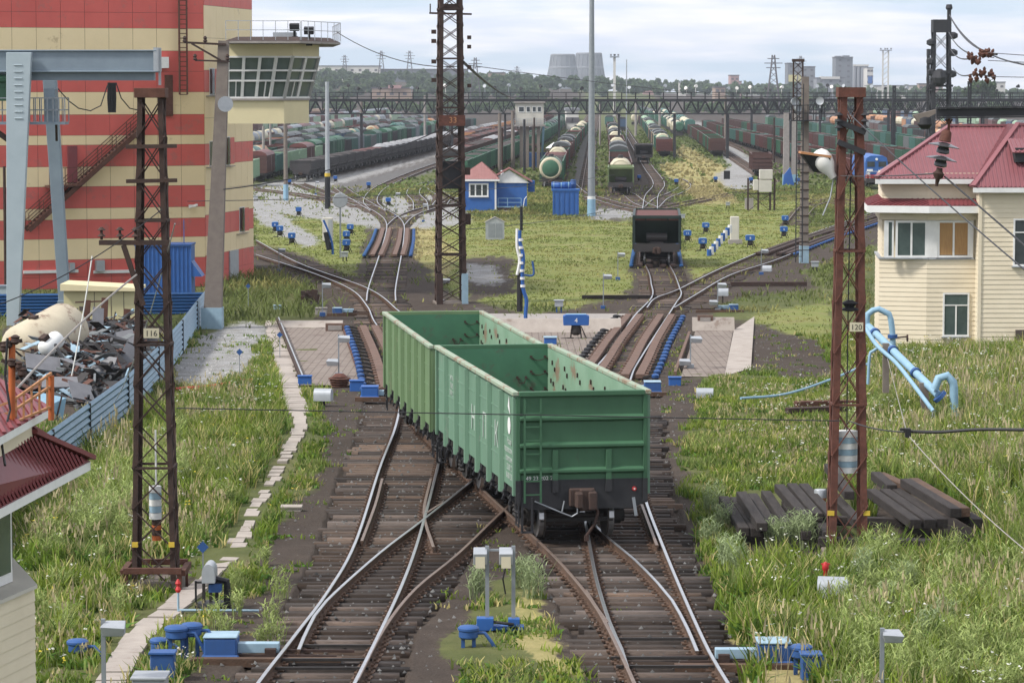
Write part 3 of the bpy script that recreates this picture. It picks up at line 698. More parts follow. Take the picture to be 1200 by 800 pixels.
def k_tank(t, m, Lh=5.7, fine=False, ring='w_cream', endm=None):
    mb = MB(); R = 1.45; z = 2.75; k = 24 if fine else 14
    mb.lathe((0, 0, z), [(0.02, -5.4), (.6, -5.36), (1.1, -5.22), (R - .05, -5.0), (R, -4.85), (R, 4.85), (R - .05, 5.0), (1.1, 5.22), (.6, 5.36), (.02, 5.4)], k, 'y')
    mb.obj('barrel', m, t, smooth=True)
    for s in (-1, 1):
        mb = MB(); mb.lathe((0, s * 4.95, z), [(R - .17, -.14), (R + .02, -.1), (R + .02, .06), (R - .14, .16)] if s > 0 else [(R - .17, -.26), (R - .05, -.16), (R + .03, .0), (R + .03, .16), (R - .05, .17)], k, 'y')
        mb.obj('end_ring', ring, t, smooth=True)
    mb = MB(); mb.lathe((0, 0, z + R - .1), [(.35, 0), (.35, .4), (.28, .46)], 10); mb.box(-.6, .6, -1.2, -.6, z + R, z + R + .05)
    for s in (-.6, .6): mb.bar((s, -1.2, z + R), (s, 1.2, z + R), .05)
    mb.obj('hatch', 'w_dark', t)
    mb = MB(); mb.box(-.4, .4, -Lh, Lh, .95, 1.2); mb.box(-1.5, 1.5, -Lh, -Lh + .35, 1.0, 1.25); mb.box(-1.5, 1.5, Lh - .35, Lh, 1.0, 1.25)
    for y in (-4, 4): mb.box(-1.1, 1.1, y - .3, y + .3, 1.15, 1.6)
    for s in (-1, 1):
        for x in (-1.45, -.7, .7, 1.45): mb.bar((x, s * (Lh - .05), 1.25), (x, s * (Lh - .05), 2.0), .04)
        mb.bar((-1.45, s * (Lh - .05), 2.0), (1.45, s * (Lh - .05), 2.0), .04)
    mb.obj('frame', 'w_dark', t); running(t, Lh, fine)
def k_dump(t, m, Lh=5.9, load='load_dark', fine=False):
    mb = MB(); W = 1.55
    for s in (-1, 1):
        mb.box(*sorted((s * W, s * (W - .12))), -Lh + .3, Lh - .3, 1.75, 2.85)
        for zz in (1.95, 2.3, 2.65): mb.box(*sorted((s * W, s * (W + .06))), -Lh + .3, Lh - .3, zz - .05, zz + .05)
        for k in range(9): y = -Lh + .4 + (2 * Lh - .8) * k / 8; mb.box(*sorted((s * (W + .061), s * (W + .12))), y - .06, y + .06, 1.7, 2.9)
        mb.box(-W, W, *sorted((s * (Lh - .3), s * (Lh - .15))), 1.5, 2.95); mb.box(-W, W, *sorted((s * (Lh - .14), s * (Lh - .08))), 2.78, 2.93)
        mb.box(-1.2, 1.2, *sorted((s * (Lh - .149), s * (Lh - .05))), 1.0, 1.5)
    mb.box(-W + .1, W - .1, -Lh + .3, Lh - .3, 1.55, 1.8); mb.obj('body', m, t)
    mb = MB(); mb.box(-.35, .35, -Lh, Lh, .95, 1.5)
    for s in (-1, 1):
        for y in (-3.6, -1.2, 1.2, 3.6): mb.lathe((s * 1.05, y, .75), [(.22, 0), (.22, .75)], 8)
    mb.obj('tipping_cylinder', 'w_dark', t)
    if load:
        mb = MB(); n = 12; vs = []; rr = random.Random(3)
        for i in range(n + 1):
            for x in (-1.42, -.7, 0, .7, 1.42): vs.append((x, -Lh + .31 + (2 * Lh - .62) * i / n, 2.75 + (.75 if load == 'load_grey' else .28) * (1 - (x / 1.42) ** 2) * math.sin(PI * min(max(i / n, .08), .92)) + rr.uniform(-.04, .06)))
        mb.add(vs, [(i * 5 + j, (i + 1) * 5 + j, (i + 1) * 5 + j + 1, i * 5 + j + 1) for i in range(n) for j in range(4)]); mb.obj('load', load, t, smooth=True)
    running(t, Lh, fine)
def k_hopper(t, m, Lh=6.0, load='load_red', fine=False):
    """ore hopper: end plate leans inward between corner posts, platform below"""
    mb = MB(); W = 1.55; hi = 3.3
    for s in (-1, 1):
        mb.box(*sorted((s * W, s * (W - .06))), -Lh, Lh, 1.6, hi); mb.box(*sorted((s * (W - .08), s * (W + .08))), -Lh - .05, Lh + .05, hi - .02, hi + .1)
        for k in range(9): y = -Lh + .08 + (2 * Lh - .16) * k / 8; mb.box(*sorted((s * W, s * (W + .09))), y - .06, y + .06, 1.1, hi - .03)
        mb.prism([(s * Lh, hi), (s * (Lh - .06), hi), (s * (Lh - 1.6), 1.5), (s * (Lh - 1.54), 1.5)], -W + .061, W - .061, 'yz')
        mb.box(-W + .08, W - .08, *sorted((s * (Lh - .05), s * (Lh + .06))), hi - .12, hi + .09)
        for x in (-.75, .75): mb.bar((x, s * (Lh - .02), hi - .1), (x, s * (Lh - 1.3), 1.5), .08)
        for x in (-W + .04, W - .04): mb.box(x - .05, x + .05, *sorted((s * (Lh - .05), s * (Lh + .04))), 1.2, hi - .03)
    mb.obj('body', m, t)
    mb = MB()
    for s in (-1, 1):
        mb.box(-1.55, 1.55, *sorted((s * (Lh - 1.5), s * (Lh + .03))), .98, 1.2); mb.box(-1.55, 1.55, *sorted((s * (Lh + .031), s * (Lh + .1))), .95, 1.5)
        mb.lathe((0, s * (Lh - .8), 1.9), [(.28, -.7), (.28, .7)], 12, 'x'); mb.cbox((0, s * (Lh - .8), 1.4), (.9, .3, .4))
    mb.box(-.3, .3, -Lh, Lh, .9, 1.18); mb.prism([(-1.4, 1.6), (-.5, .75), (.5, .75), (1.4, 1.6)], -3.2, 3.2, 'xz'); mb.obj('platform', 'w_dark', t)
    if load: 
        mb = MB(); mb.box(-W + .062, W - .062, -Lh + .07, Lh - .07, hi - .25, hi - .02); mb.obj('load', load, t)
    running(t, Lh, fine)
KIND = dict(gondola=(k_gondola, 'gondola wagon', 'gondola_wagon', 13.9), box=(k_box, 'box wagon', 'box_wagon', 15.0), tank=(k_tank, 'tank wagon', 'tank_wagon', 12.1), dump=(k_dump, 'dump wagon', 'dump_wagon', 12.7), hopper=(k_hopper, 'ore hopper wagon', 'hopper_wagon', 13.2))
CN = dict(w_hopper='blackish green', w_brown='brown', w_maroon='maroon', w_green='green', w_teal='teal', w_dgreen='dark green', w_grey='grey', w_dark='nearly black', w_cream='cream', w_orange='orange', w_pale='pale green', w_blue='dark blue', w_steel='silvery', w_olive='olive green')
ORD = ['nearest one', 'second', 'third', 'fourth', 'fifth', 'sixth', 'seventh', 'eighth', 'ninth', 'tenth', 'eleventh', 'twelfth', 'thirteenth', 'fourteenth', 'fifteenth', 'sixteenth', 'seventeenth', 'eighteenth', 'nineteenth', 'twentieth', 'twenty-first', 'twenty-second', 'twenty-third', 'twenty-fourth', 'twenty-fifth', 'twenty-sixth', 'twenty-seventh', 'twenty-eighth']
def wagon(kind, m, loc, rz, label, group, **kw):
    key = (kind, m, tuple(sorted(kw.items())))
    if key not in PROTO:
        fn, lb, nm, ln = KIND[kind]; t = thing(nm, label, 'wagon', loc, rz, group); fn(t, m, **kw); PROTO[key] = t; return t
    return dup(PROTO[key], loc, rz, label, group)
def row(pts, pat, where, group, n=40, s0=0.0, track=True, ymax=1400, fine=0, kws=None):
    ln = smooth_line([RH(*p) for p in pts], 3)
    cum = [0]
    for i in range(len(ln) - 1): cum.append(cum[-1] + math.hypot(ln[i + 1].x - ln[i].x, ln[i + 1].y - ln[i].y))
    def at(s):
        i = int(np.searchsorted(cum, s)) - 1; i = max(0, min(i, len(ln) - 2)); f = (s - cum[i]) / (cum[i + 1] - cum[i]); return ln[i].lerp(ln[i + 1], f)
    s = s0; k = 0
    while k < n:
        spec = pat[k] if k < len(pat) else rnd.choice(pat)
        kind, m = spec[0], spec[1]; kw = dict(spec[2]) if len(spec) > 2 else {}
        L_ = KIND[kind][3]
        if s + L_ > cum[-1]: break
        if k < fine: kw['fine'] = True
        a, b = at(s), at(s + L_); c = (a + b) / 2; rz = math.atan2(-(b.x - a.x), b.y - a.y)
        if c.y > FARY:
            far_wagon(kind, m, c, rz, kw); s += L_; k += 1; continue
        load = kw.get('load'); lw = {'load_grey': ' of gravel', 'load_dark': '', 'load_red': ''}.get(load, '')
        wagon(kind, m, (c.x, c.y, zr(c.y)), rz, '%s %s%s, %s in %s' % (CN[m], KIND[kind][1], lw, ORD[min(k, 27)], where) if n > 1 else '%s %s%s, %s' % (CN[m], KIND[kind][1], lw, where), group, **kw)
        s += L_; k += 1
    if track and s < cum[-1]: pass
    return k
FARY = 800.0
far_mb = MB(); FARM = ['w_dark']
def far_wagon(kind, m, c, rz, kw):
    far_mb.M = Matrix.Translation((c.x, c.y, zr(c.y))) @ Matrix.Rotation(rz, 4, 'Z')
    def use(q):
        if q not in FARM: FARM.append(q)
        far_mb.mi = FARM.index(q)
    L_ = KIND[kind][3] / 2 - .6; use('w_dark'); far_mb.box(-1.2, 1.2, -L_ + .5, L_ - .5, .2, 1.2)
    use(m)
    if kind == 'tank': far_mb.lathe((0, 0, 2.75), [(1.1, -5.3), (1.45, -4.9), (1.45, 4.9), (1.1, 5.3)], 10, 'y')
    elif kind == 'box': far_mb.box(-1.45, 1.45, -L_, L_, 1.2, 3.7); use(kw.get('roof', 'w_roof')); far_mb.prism([(-1.5, 3.7), (1.5, 3.7), (.8, 4.3), (-.8, 4.3)], -L_, L_, 'xz')
    elif kind == 'dump':
        far_mb.box(-1.6, 1.6, -L_, L_, 1.5, 2.8)
        if kw.get('load') == 'load_grey': use('load_grey'); far_mb.prism([(-1.4, 2.8), (1.4, 2.8), (.3, 3.5), (-.3, 3.5)], -L_ + .6, L_ - .6, 'xz')
    else:
        for s_ in (-1, 1):
            far_mb.box(*sorted((s_ * 1.5, s_ * 1.4)), -L_, L_, 1.2, 3.45); far_mb.box(-1.39, 1.39, *sorted((s_ * L_, s_ * (L_ - .1))), 1.2, 3.45)
            for k in range(8): y = -L_ + .1 + (2 * L_ - .2) * k / 7; far_mb.box(*sorted((s_ * 1.501, s_ * 1.6)), y - .1, y + .1, 1, 3.4)
        use('load_dark'); far_mb.box(-1.38, 1.38, -L_ + .11, L_ - .11, 1.2, 2.7)
g = lambda m, **k: ('gondola', m, k); bx = lambda m, **k: ('box', m, k); tk = lambda m, **k: ('tank', m, k); dm = lambda m, **k: ('dump', m, k); hp = lambda m, **k: ('hopper', m, k)
row([(769.5, 311), (769, 283), (768, 262)], [hp('w_hopper', load='load_red')], 'alone on the middle track beyond the right retarder', None, n=1, fine=1)
row([(645, 222), (655, 200), (670, 175), (685, 155), (694, 140)], [tk('w_green'), g('w_green', load='load_dark'), g('w_dgreen', load='load_dark'), g('w_green', load='load_dark'), g('w_brown', load='load_red'), g('w_maroon', load='load_red'), tk('w_cream'), g('w_brown'), g('w_dgreen'), bx('w_brown'), g('w_brown')], 'the string headed by the green tank', 'wagons strung behind the green tank wagon', fine=1)
row([(727.5, 228), (726, 210), (722, 180), (715, 148)], [hp('w_olive', load=None), tk('w_cream'), g('w_brown'), g('w_brown'), g('w_dark'), g('w_brown'), g('w_brown'), g('w_brown'), bx('w_teal')], 'the central string left of the single track', 'wagons of the central string', fine=1)
row([(754.5, 191), (748, 178)], [hp('w_dark', load='load_dark')], 'alone in the middle of the yard', None, n=1, fine=1)
row([(779, 183.5), (768, 168), (758, 152), (752, 146)], [g('w_maroon', load='load_dark'), g('w_green', load='load_dark'), tk('w_pale'), g('w_teal'), bx('w_cream'), g('w_dark')], 'the short string right of the single dark hopper', 'wagons of the short maroon-ended string')
row([(729.5, 153), (722, 143)], [bx('w_blue', roof='w_dark')], 'far down the central track', None, n=1)
row([(744, 147), (738, 139)], [tk('w_cream')], 'beside the far dark blue box wagon', None, n=1)
row([(714, 150), (708, 140)], [bx('w_teal')], 'far behind the central string', None, n=1)
row([(786, 152), (765, 140), (745, 131)], [g('w_teal'), g('w_green'), bx('w_green'), g('w_teal')], 'the teal string under the gantry left of the cream tanks', 'teal wagons under the gantry')
row([(796, 160), (782, 149), (765, 139)], [tk('w_green'), tk('w_cream'), tk('w_cream'), tk('w_cream'), bx('w_cream'), tk('w_cream')], 'the tank string beyond the right-hand grass', 'tank wagons beyond the right-hand grass')
row([(809, 157), (793, 146), (775, 137)], [bx('w_teal', roof='w_teal'), tk('w_cream'), g('w_teal'), tk('w_cream')], 'the teal-ended string beside the cream tanks', 'wagons beside the cream tanks')
row([(841, 183), (828, 172), (812, 160)], [g('w_brown', load=None), g('w_green')], 'the pair standing on the curved right-hand track', 'pair of wagons on the curved track')
row([(893, 207), (880, 197)], [g('w_brown', load=None)], 'alone beside the right-hand masts', None, n=1)
PB = [g('w_brown'), g('w_green'), g('w_brown'), g('w_dgreen'), g('w_brown'), g('w_maroon'), g('w_brown', load='load_dark'), g('w_teal'), g('w_brown')]
row([(1010, 216), (950, 195), (900, 178), (860, 166), (830, 154), (800, 143)], [g('w_maroon'), g('w_brown')] + PB * 2, 'the long brown row right of the yard grass', 'wagons of the long brown row on the right')
row([(1080, 205), (1000, 184), (930, 168), (880, 157), (830, 145), (800, 137)], [g('w_dgreen'), g('w_brown')] + PB[::-1] * 2, 'the second brown row on the right', 'wagons of the second brown row on the right', s0=15)
TE = [g('w_teal'), g('w_dgreen'), g('w_teal', load='load_red'), g('w_grey'), g('w_green'), g('w_teal'), g('w_dgreen')]
row([(1160, 200), (1040, 173), (960, 159), (900, 149), (850, 139), (820, 133)], [g('w_green'), g('w_dgreen'), g('w_steel'), bx('w_green'), bx('w_green'), bx('w_brown')] + TE * 2, 'the teal row behind the brown rows', 'wagons of the teal row on the right', s0=5)
row([(1200, 190), (1050, 163), (980, 151), (900, 139), (850, 131)], [bx('w_brown'), bx('w_pale'), bx('w_grey')] + TE + [tk('w_orange'), g('w_brown'), g('w_dark')], 'the box wagon row behind the teal row', 'wagons of the box wagon row on the right')
row([(1210, 176), (1100, 158), (1000, 144), (930, 135), (870, 127)], [tk('w_orange'), g('w_brown'), bx('w_blue'), bx('w_orange'), g('w_dark'), tk('w_orange'), tk('w_cream'), g('w_brown', load='load_grey'), tk('w_orange')], 'the orange row behind the box wagons', 'wagons of the orange row')
row([(1210, 160), (1080, 143), (960, 132), (900, 126)], [bx('w_maroon'), bx('w_pale'), tk('w_pale'), bx('w_blue'), g('w_brown')], 'the farthest row on the right', 'wagons of the farthest right row')
# left yard
row([(296, 214), (332, 203), (375, 192)], [bx('w_brown', roof='w_maroon'), g('w_teal'), g('w_pale')], 'the short row beside the striped building', 'wagons beside the striped building', s0=6)
row([(282, 218), (300, 212)], [g('w_pale')], 'half hidden by the striped building', None, n=1)
row([(352, 212), (420, 196), (480, 182), (540, 167), (600, 152), (640, 142)], [dm('w_dark')] * 6 + [dm('w_dark', load='load_red')] * 3 + [dm('w_dark', load='load_grey')] * 18, 'the long dump train by the pale ballast', 'dump wagons of the long dark train', fine=1)
RD = [g('w_grey', load='load_dark'), bx('w_teal', roof='w_dgreen'), g('w_dark'), bx('w_green', roof='w_green'), g('w_dark'), bx('w_dgreen', roof='w_green'), bx('w_green', roof='w_green'), g('w_dark'), g('w_teal'), bx('w_steel'), g('w_teal')]
row([(318, 206), (370, 191), (430, 177), (520, 157), (600, 141)], [g('w_dgreen'), g('w_grey', load='load_dark')] + RD * 2, 'the row just behind the dump train', 'wagons just behind the dump train')
row([(290, 203), (350, 187), (430, 168), (520, 151), (600, 137)], [tk('w_teal'), tk('w_orange'), g('w_dgreen'), g('w_brown'), g('w_maroon'), bx('w_brown'), bx('w_dark'), g('w_dark'), bx('w_teal'), g('w_pale'), bx('w_blue'), bx('w_teal')], 'the third row from the dump train', 'wagons of the third left row')
row([(290, 190), (360, 174), (440, 158), (540, 141), (610, 131)], [g('w_dark'), g('w_maroon'), g('w_dgreen'), g('w_brown', load='load_red'), bx('w_orange'), bx('w_brown'), bx('w_brown'), g('w_grey'), bx('w_pale'), bx('w_teal')], 'the fourth row from the dump train', 'wagons of the fourth left row')
row([(290, 178), (370, 161), (450, 147), (550, 133), (620, 125)], [tk('w_steel', ring='w_cream'), tk('w_steel', ring='w_cream'), tk('w_cream'), g('w_maroon'), tk('w_steel', ring='w_cream'), tk('w_cream'), bx('w_brown'), bx('w_pale', roof='w_maroon'), bx('w_pale', roof='w_steel'), bx('w_green', roof='w_steel'), bx('w_pale', roof='w_maroon')], 'the row of silvery tanks on the left', 'wagons of the silvery tank row')
row([(290, 160), (400, 144), (500, 132), (620, 121)], [g('w_maroon'), bx('w_maroon', roof='w_steel'), bx('w_pale', roof='w_maroon'), bx('w_green', roof='w_steel'), bx('w_pale', roof='w_steel')], 'the farthest row on the left', 'wagons of the farthest left row')
# between the lattice mast and the signal tower
row([(534, 218), (570, 200), (610, 181), (640, 164), (655, 152)], [g('w_green', load='load_dark'), g('w_green', load='load_dark'), g('w_green'), g('w_green', load='load_dark'), g('w_dgreen')], 'the green row behind the blue hut', 'green gondolas behind the blue hut')
row([(528, 200), (560, 188), (600, 171), (640, 153)], [g('w_dark', load='load_grey'), g('w_brown', load='load_dark'), g('w_brown', load='load_red'), g('w_brown')], 'the second row behind the blue hut', 'wagons of the second row behind the blue hut')
row([(540, 183), (580, 169), (640, 147), (655, 140)], [g('w_brown', load='load_red'), g('w_brown', load='load_dark'), g('w_maroon'), g('w_brown', load='load_red')], 'the third row behind the blue hut', 'wagons of the third row behind the blue hut')
row([(545, 173), (590, 159), (650, 138)], [g('w_orange', load='load_red'), g('w_brown', load='load_red'), g('w_grey', load='load_dark')], 'the orange-ended row behind the blue hut', 'wagons of the orange-ended row')
row([(640, 163), (655, 151), (672, 138), (682, 131)], [tk('w_green'), bx('w_dgreen', roof='w_dgreen'), g('w_dgreen'), g('w_dgreen'), bx('w_teal')], 'the string left of the green tank train, seen past the signal tower', 'wagons past the signal tower')
far_mb.M = Matrix.Identity(4)
tag(far_mb.obj('distant_wagons', FARM), 'far rows of mixed freight wagons beyond the gantry', 'wagons', kind='stuff')
# ================================================================ LATTICE MASTS, POLES, GANTRIES
def lattice(name, label, cat, loc, H, w0, w1, dp0, dp1, panels, mat, rz=0, leg=.09, foot=True, cap=True, group=None, z0=0.0, kind='X', brace=.045, capm=None):
    t = thing(name, label, cat, loc, rz, group)
    W = lambda z: w0 + (w1 - w0) * z / H; D = lambda z: dp0 + (dp1 - dp0) * z / H
    c = lambda z, i, j: (i * W(z) / 2, j * D(z) / 2, z + z0)
    for i in (-1, 1):
        for j in (-1, 1):
            mb = MB(); a, b = Vector(c(0, i, j)), Vector(c(H, i, j))        # angle iron: two flanges
            o1 = Vector((-i * leg / 2, 0, 0)); o2 = Vector((0, -j * leg / 2, 0)); th = .014
            mb.bar(a + o1, b + o1, leg, th) if False else None
            mb.add([a, a + o1 * 2, a + o1 * 2 + o2 * .3, a + o2 * .3, b, b + o1 * 2, b + o1 * 2 + o2 * .3, b + o2 * .3], [(0, 1, 2, 3), (4, 7, 6, 5), (0, 4, 5, 1), (1, 5, 6, 2), (2, 6, 7, 3), (3, 7, 4, 0)])
            s1, s2 = o1 * .3, o2 * 2; e = o2 * .3
            mb.add([a + e, a + e + s1, a + s2 + s1, a + s2, b + e, b + e + s1, b + s2 + s1, b + s2], [(0, 1, 2, 3), (4, 7, 6, 5), (0, 4, 5, 1), (1, 5, 6, 2), (2, 6, 7, 3), (3, 7, 4, 0)])
            mb.obj('leg', mat, t)
    mb = MB(); zs = [H * k / panels for k in range(panels + 1)]
    for k in range(panels):
        a, b = zs[k], zs[k + 1]
        for j in (-1, 1):
            off = .008 * j
            p = [Vector(c(a, -1, j)), Vector(c(b, 1, j)), Vector(c(a, 1, j)), Vector(c(b, -1, j))]
            if kind == 'X' or k % 2 == 0: mb.bar(p[0] + Vector((0, off, 0)), p[1] + Vector((0, off, 0)), brace, brace * .5)
            if kind == 'X' or k % 2 == 1: mb.bar(p[2] - Vector((0, off, 0)), p[3] - Vector((0, off, 0)), brace, brace * .5)
            p = [Vector(c(a, j, -1)), Vector(c(b, j, 1)), Vector(c(a, j, 1)), Vector(c(b, j, -1))]
            if kind == 'X' or k % 2 == 0: mb.bar(p[0] + Vector((off, 0, 0)), p[1] + Vector((off, 0, 0)), brace * .5, brace)
            if kind == 'X' or k % 2 == 1: mb.bar(p[2] - Vector((off, 0, 0)), p[3] - Vector((off, 0, 0)), brace * .5, brace)
        if k % 3 == 0:
            for j in (-1, 1): mb.bar(c(a, -1, j), c(a, 1, j), brace); mb.bar(c(a, j, -1), c(a, j, 1), brace)
    mb.obj('bracing', mat, t)
    if cap: mb = MB(); mb.box(-w1 / 2 - .05, w1 / 2 + .05, -dp1 / 2 - .05, dp1 / 2 + .05, H + z0 - .02, H + z0 + cap); mb.obj('cap', capm or mat, t)
    if foot: mb = MB(); mb.box(-w0 / 2 - .1, w0 / 2 + .1, -dp0 / 2 - .1, dp0 / 2 + .1, -.3, foot); mb.obj('footing', 'concrete_pole', t, bevel=.03)
    return t
def insul(mb, p, r=.12, n=2, h=.16, down=True):
    for k in range(n):
        z = p[2] - k * h; mb.lathe((p[0], p[1], z), [(.03, 0), (r * .5, -.02), (r, -h * .45), (r * .9, -h * .5), (r * .3, -h * .55), (.03, -h)], 12)
# left mast 116
Lb = G(183, 688); dL = Lb.y; hL = CH + (688 - 103) / F * dL * 0
def zat(py, d): return PX(600, py, d).z
H1 = zat(113, dL) - Lb.z
m116 = lattice('lattice_mast', 'brown rusty lattice mast with plate 116 rising from the left weeds', 'mast', Lb, H1, .92, .52, .85, .5, 12, 'rust_dark', leg=.105, foot=.2, cap=.02, brace=.05)
mb = MB(); zc = H1; mb.box(-.32, .32, -.32, .32, zc - .03, zc + .17); mb.obj('mast_head', 'rust', m116, bevel=.01)
zp = zat(389, dL) - Lb.z; mb = MB(); mb.box(-.16, .16, -.42, -.40, zp - .09, zp + .11); mb.obj('number_plate', 'w_cream', m116); text('116', .17, 'number', 'black', m116, (0, -.422, zp), (PI / 2, 0, 0), th=.001)
mb = MB(); mb.bar((-1.05, -.46, zat(265 + 18, dL) - Lb.z), (.42, -.46, zat(283, dL) - Lb.z + .0), .1); z5 = zat(283, dL) - Lb.z; mb.bar((-.55, -.46, z5 - .05), (-.15, -.46, z5 - 1.3), .1); mb.obj('cross_arm', 'rust_dark', m116)
mb = MB()
for x in (-1.0, -.62, -.3): insul(mb, (x, -.46, z5 + .32), .09, 2, .13)
mb.obj('insulator', 'rust_dark', m116, smooth=True)
z6 = zat(172, dL) - Lb.z; mb = MB()
for z in (z6, zat(212, dL) - Lb.z): mb.bar((-.5, -.3, z), (.55, -.3, z + .02), .08)
mb.obj('bracket', 'rust_dark', m116)
mb = MB(); mb.lathe((.02, 0, 1.42), [(.02, 0), (.02, 1.9)], 6)
for k in range(5): mb.mi = k % 2; mb.lathe((.0, 0, 1.45 + k * .14), [(.13, 0), (.13, .132)], 16)
for k in range(4): mb.mi = 2 + k % 2; mb.lathe((.02, 0, 1.0 + k * .11), [(.1, 0), (.1, .1)], 12)
mb.obj('tension_weight', ['white', 'blue_pale', 'orange', 'rust_dark'], m116, smooth=True)
mb = MB()
for i in (-1, 1): mb.box(i * .38 - .06, i * .38 + .06, -.47, -.35, .92, 1.02)
mb.obj('paint_band', 'yellow', m116)
mb = MB(); [mb.bar((x, -.6, -.2), (x, -.6, .5), .09) for x in (-.56, .56)]; [mb.bar((x, .6, -.2), (x, .6, .5), .09) for x in (-.56, .56)]; mb.bar((-.6, -.62, .45), (.6, -.62, .45), .12); mb.bar((-.6, .6, .45), (.6, .6, .45), .12); mb.bar((-.62, -.6, .4), (-.62, .6, .4), .12); mb.bar((.62, -.6, .4), (.62, .6, .4), .12); mb.obj('base_timber', 'rust', m116)
# right mast 120
Rb = G(992, 650); dR = Rb.y; H2 = zat(113, dR) - Rb.z
m120 = lattice('lattice_mast', 'red-brown lattice mast with plate 120 between the stacks of old sleepers', 'mast', Rb, H2, .86, .50, .8, .5, 9, 'rust_red', leg=.15, foot=.12, cap=.2, brace=.045, capm='rust_red')
zp = zat(382, dR) - Rb.z; mb = MB(); mb.box(-.02, .28, -.40, -.38, zp - .09, zp + .11); mb.obj('number_plate', 'w_cream', m120); text('120', .17, 'number', 'black', m120, (.13, -.402, zp), (PI / 2, 0, 0), th=.001)
mb = MB(); zw = zat(553, dR) - Rb.z
for k in range(7): mb.mi = k % 2; mb.lathe((-.02, -.02, zw + k * .135), [(.24, 0), (.24, .128)], 20)
mb.obj('tension_weight', ['white', 'blue_pale'], m120, smooth=True)
mb = MB(); mb.tube([(-.02, -.02, zw + .9), (-.02, -.02, zw + 3.2), (.02, 0, H2 - 1.2)], .015, 5); zz = zat(365, dR) - Rb.z; mb.lathe((.02, 0, zz), [(.05, 0), (.22, .03), (.22, .06), (.1, .1), (.14, .16), (.2, .19), (.06, .26)], 14); mb.obj('tension_cable', 'steel_dark', m120)
mb = MB()
for i, j in ((-1, -1), (1, -1)): mb.box(i * .40 - .075, i * .40 + .075, j * .38 - .02, j * .38 + .02, .95, 1.06)
mb.obj('paint_band', 'yellow', m120)
mb = MB()
for z in (H2 - .55, H2 - 1.0): mb.bar((-.32, -.3, z), (.3, -.3, z - .25), .12)
for q in (-.3, .28): insul(mb, (q, -.33, H2 - .35), .1, 3, .14)
mb.obj('head_fitting', 'steel_dark', m120)
zl = zat(205, dR) - Rb.z                                     # lamp hung off the left leg
mb = MB(); mb.tube([(-.28, 0, zl - .1), (-.42, -.1, zl + .05), (-.5, -.1, zl + .2)], .05, 8); mb.tube([(-.36, -.05, zl), (-.44, -.06, zl - .5), (-.6, -.02, zl - .9)], .018, 6); lb = mb.obj('lamp_arm', 'galv', m120)
mb = MB(); mb.M = Matrix.Translation((-.43, -.1, zl + .02)) @ Matrix.Rotation(R_(-32), 4, 'Y'); mb.lathe((0, 0, 0), [(.02, .62), (.12, .6), (.2, .5), (.23, .36), (.2, .2), (.1, .02), (.08, -.1)], 18); mb.obj('lamp_bulb', 'white_lamp', m120, smooth=True)
mb = MB(); mb.M = Matrix.Translation((-.62, .0, zl + .2)) @ Matrix.Rotation(R_(8), 4, 'Y'); mb.add([(-.52, -.3, .2), (.12, -.3, .2), (.12, .3, .2), (-.52, .3, .2), (-.18, -.12, -.16), (.2, -.12, -.16), (.2, .12, -.16), (-.18, .12, -.16)], [(0, 3, 2, 1), (4, 5, 6, 7), (0, 1, 5, 4), (1, 2, 6, 5), (2, 3, 7, 6), (3, 0, 4, 7)]); mb.obj('lamp_housing', 'steel_dark', m120)
mb = MB(); mb.M = Matrix.Translation((-.62, .0, zl + .205)) @ Matrix.Rotation(R_(8), 4, 'Y'); mb.box(-.54, .14, -.32, .32, .2, .25); mb.obj('lamp_rim', 'w_orange', m120)
# centre mast 33
Cb = G(528, 355); dC = Cb.y; H3 = 19.5; wd = 34 / S(dC)
m33 = lattice('lattice_mast', 'tall dark brown lattice mast with a rusty plate behind the green wagons', 'mast', Cb, H3, wd, 25 / S(dC), wd, 25 / S(dC), 22, 'rust_dark', leg=.2, foot=.1, cap=0, brace=.085, rz=R_(8))
zp = zat(141, dC) - Cb.z; mb = MB(); mb.box(-.72, .72, -.82, -.78, zp - .3, zp + .28); mb.obj('number_plate', 'rust_red', m33); text('33', .45, 'number', 'w_orange', m33, (.05, -.823, zp), (PI / 2, 0, 0), th=.001)
mb = MB(); z = zat(16, dC) - Cb.z; mb.bar((-1.2, -.6, z), (1.1, -.6, z - .05), .1); mb.bar((-1.15, -.6, z), (-1.15, -.6, z + .5), .06); mb.box(-.45, .45, -.6, -.3, z + .15, z + .5)
for q in (1.0, 1.5, 2.6, 3.6): mb.cbox((-.95, -.5, z - q), (.25, .2, .22)); mb.cbox((.98, -.5, z - q - .3), (.2, .2, .2))
mb.obj('cross_arm', 'rust_dark', m33)
for i in (-1, 1):
    mb = MB(); mb.cbox((i * (wd / 2 - .1), -wd / 2 + .05, .8), (.34, .34, 1.7)); mb.obj('painted_foot', 'blue_pale' if i > 0 else 'rust_dark', m33)
mb = MB(); mb.cbox((wd / 2 + .1, -.5, 4.6), (.3, .3, .6)); mb.cbox((wd / 2 + .1, -.5, 7.2), (.25, .3, .4)); mb.obj('junction_box', 'rust_dark', m33)
mb = MB(); z = zat(205, dC) - Cb.z; mb.cbox((0, 0, z), (1.2, .8, 1.5)); mb.obj('equipment_box', 'steel_dark', m33)
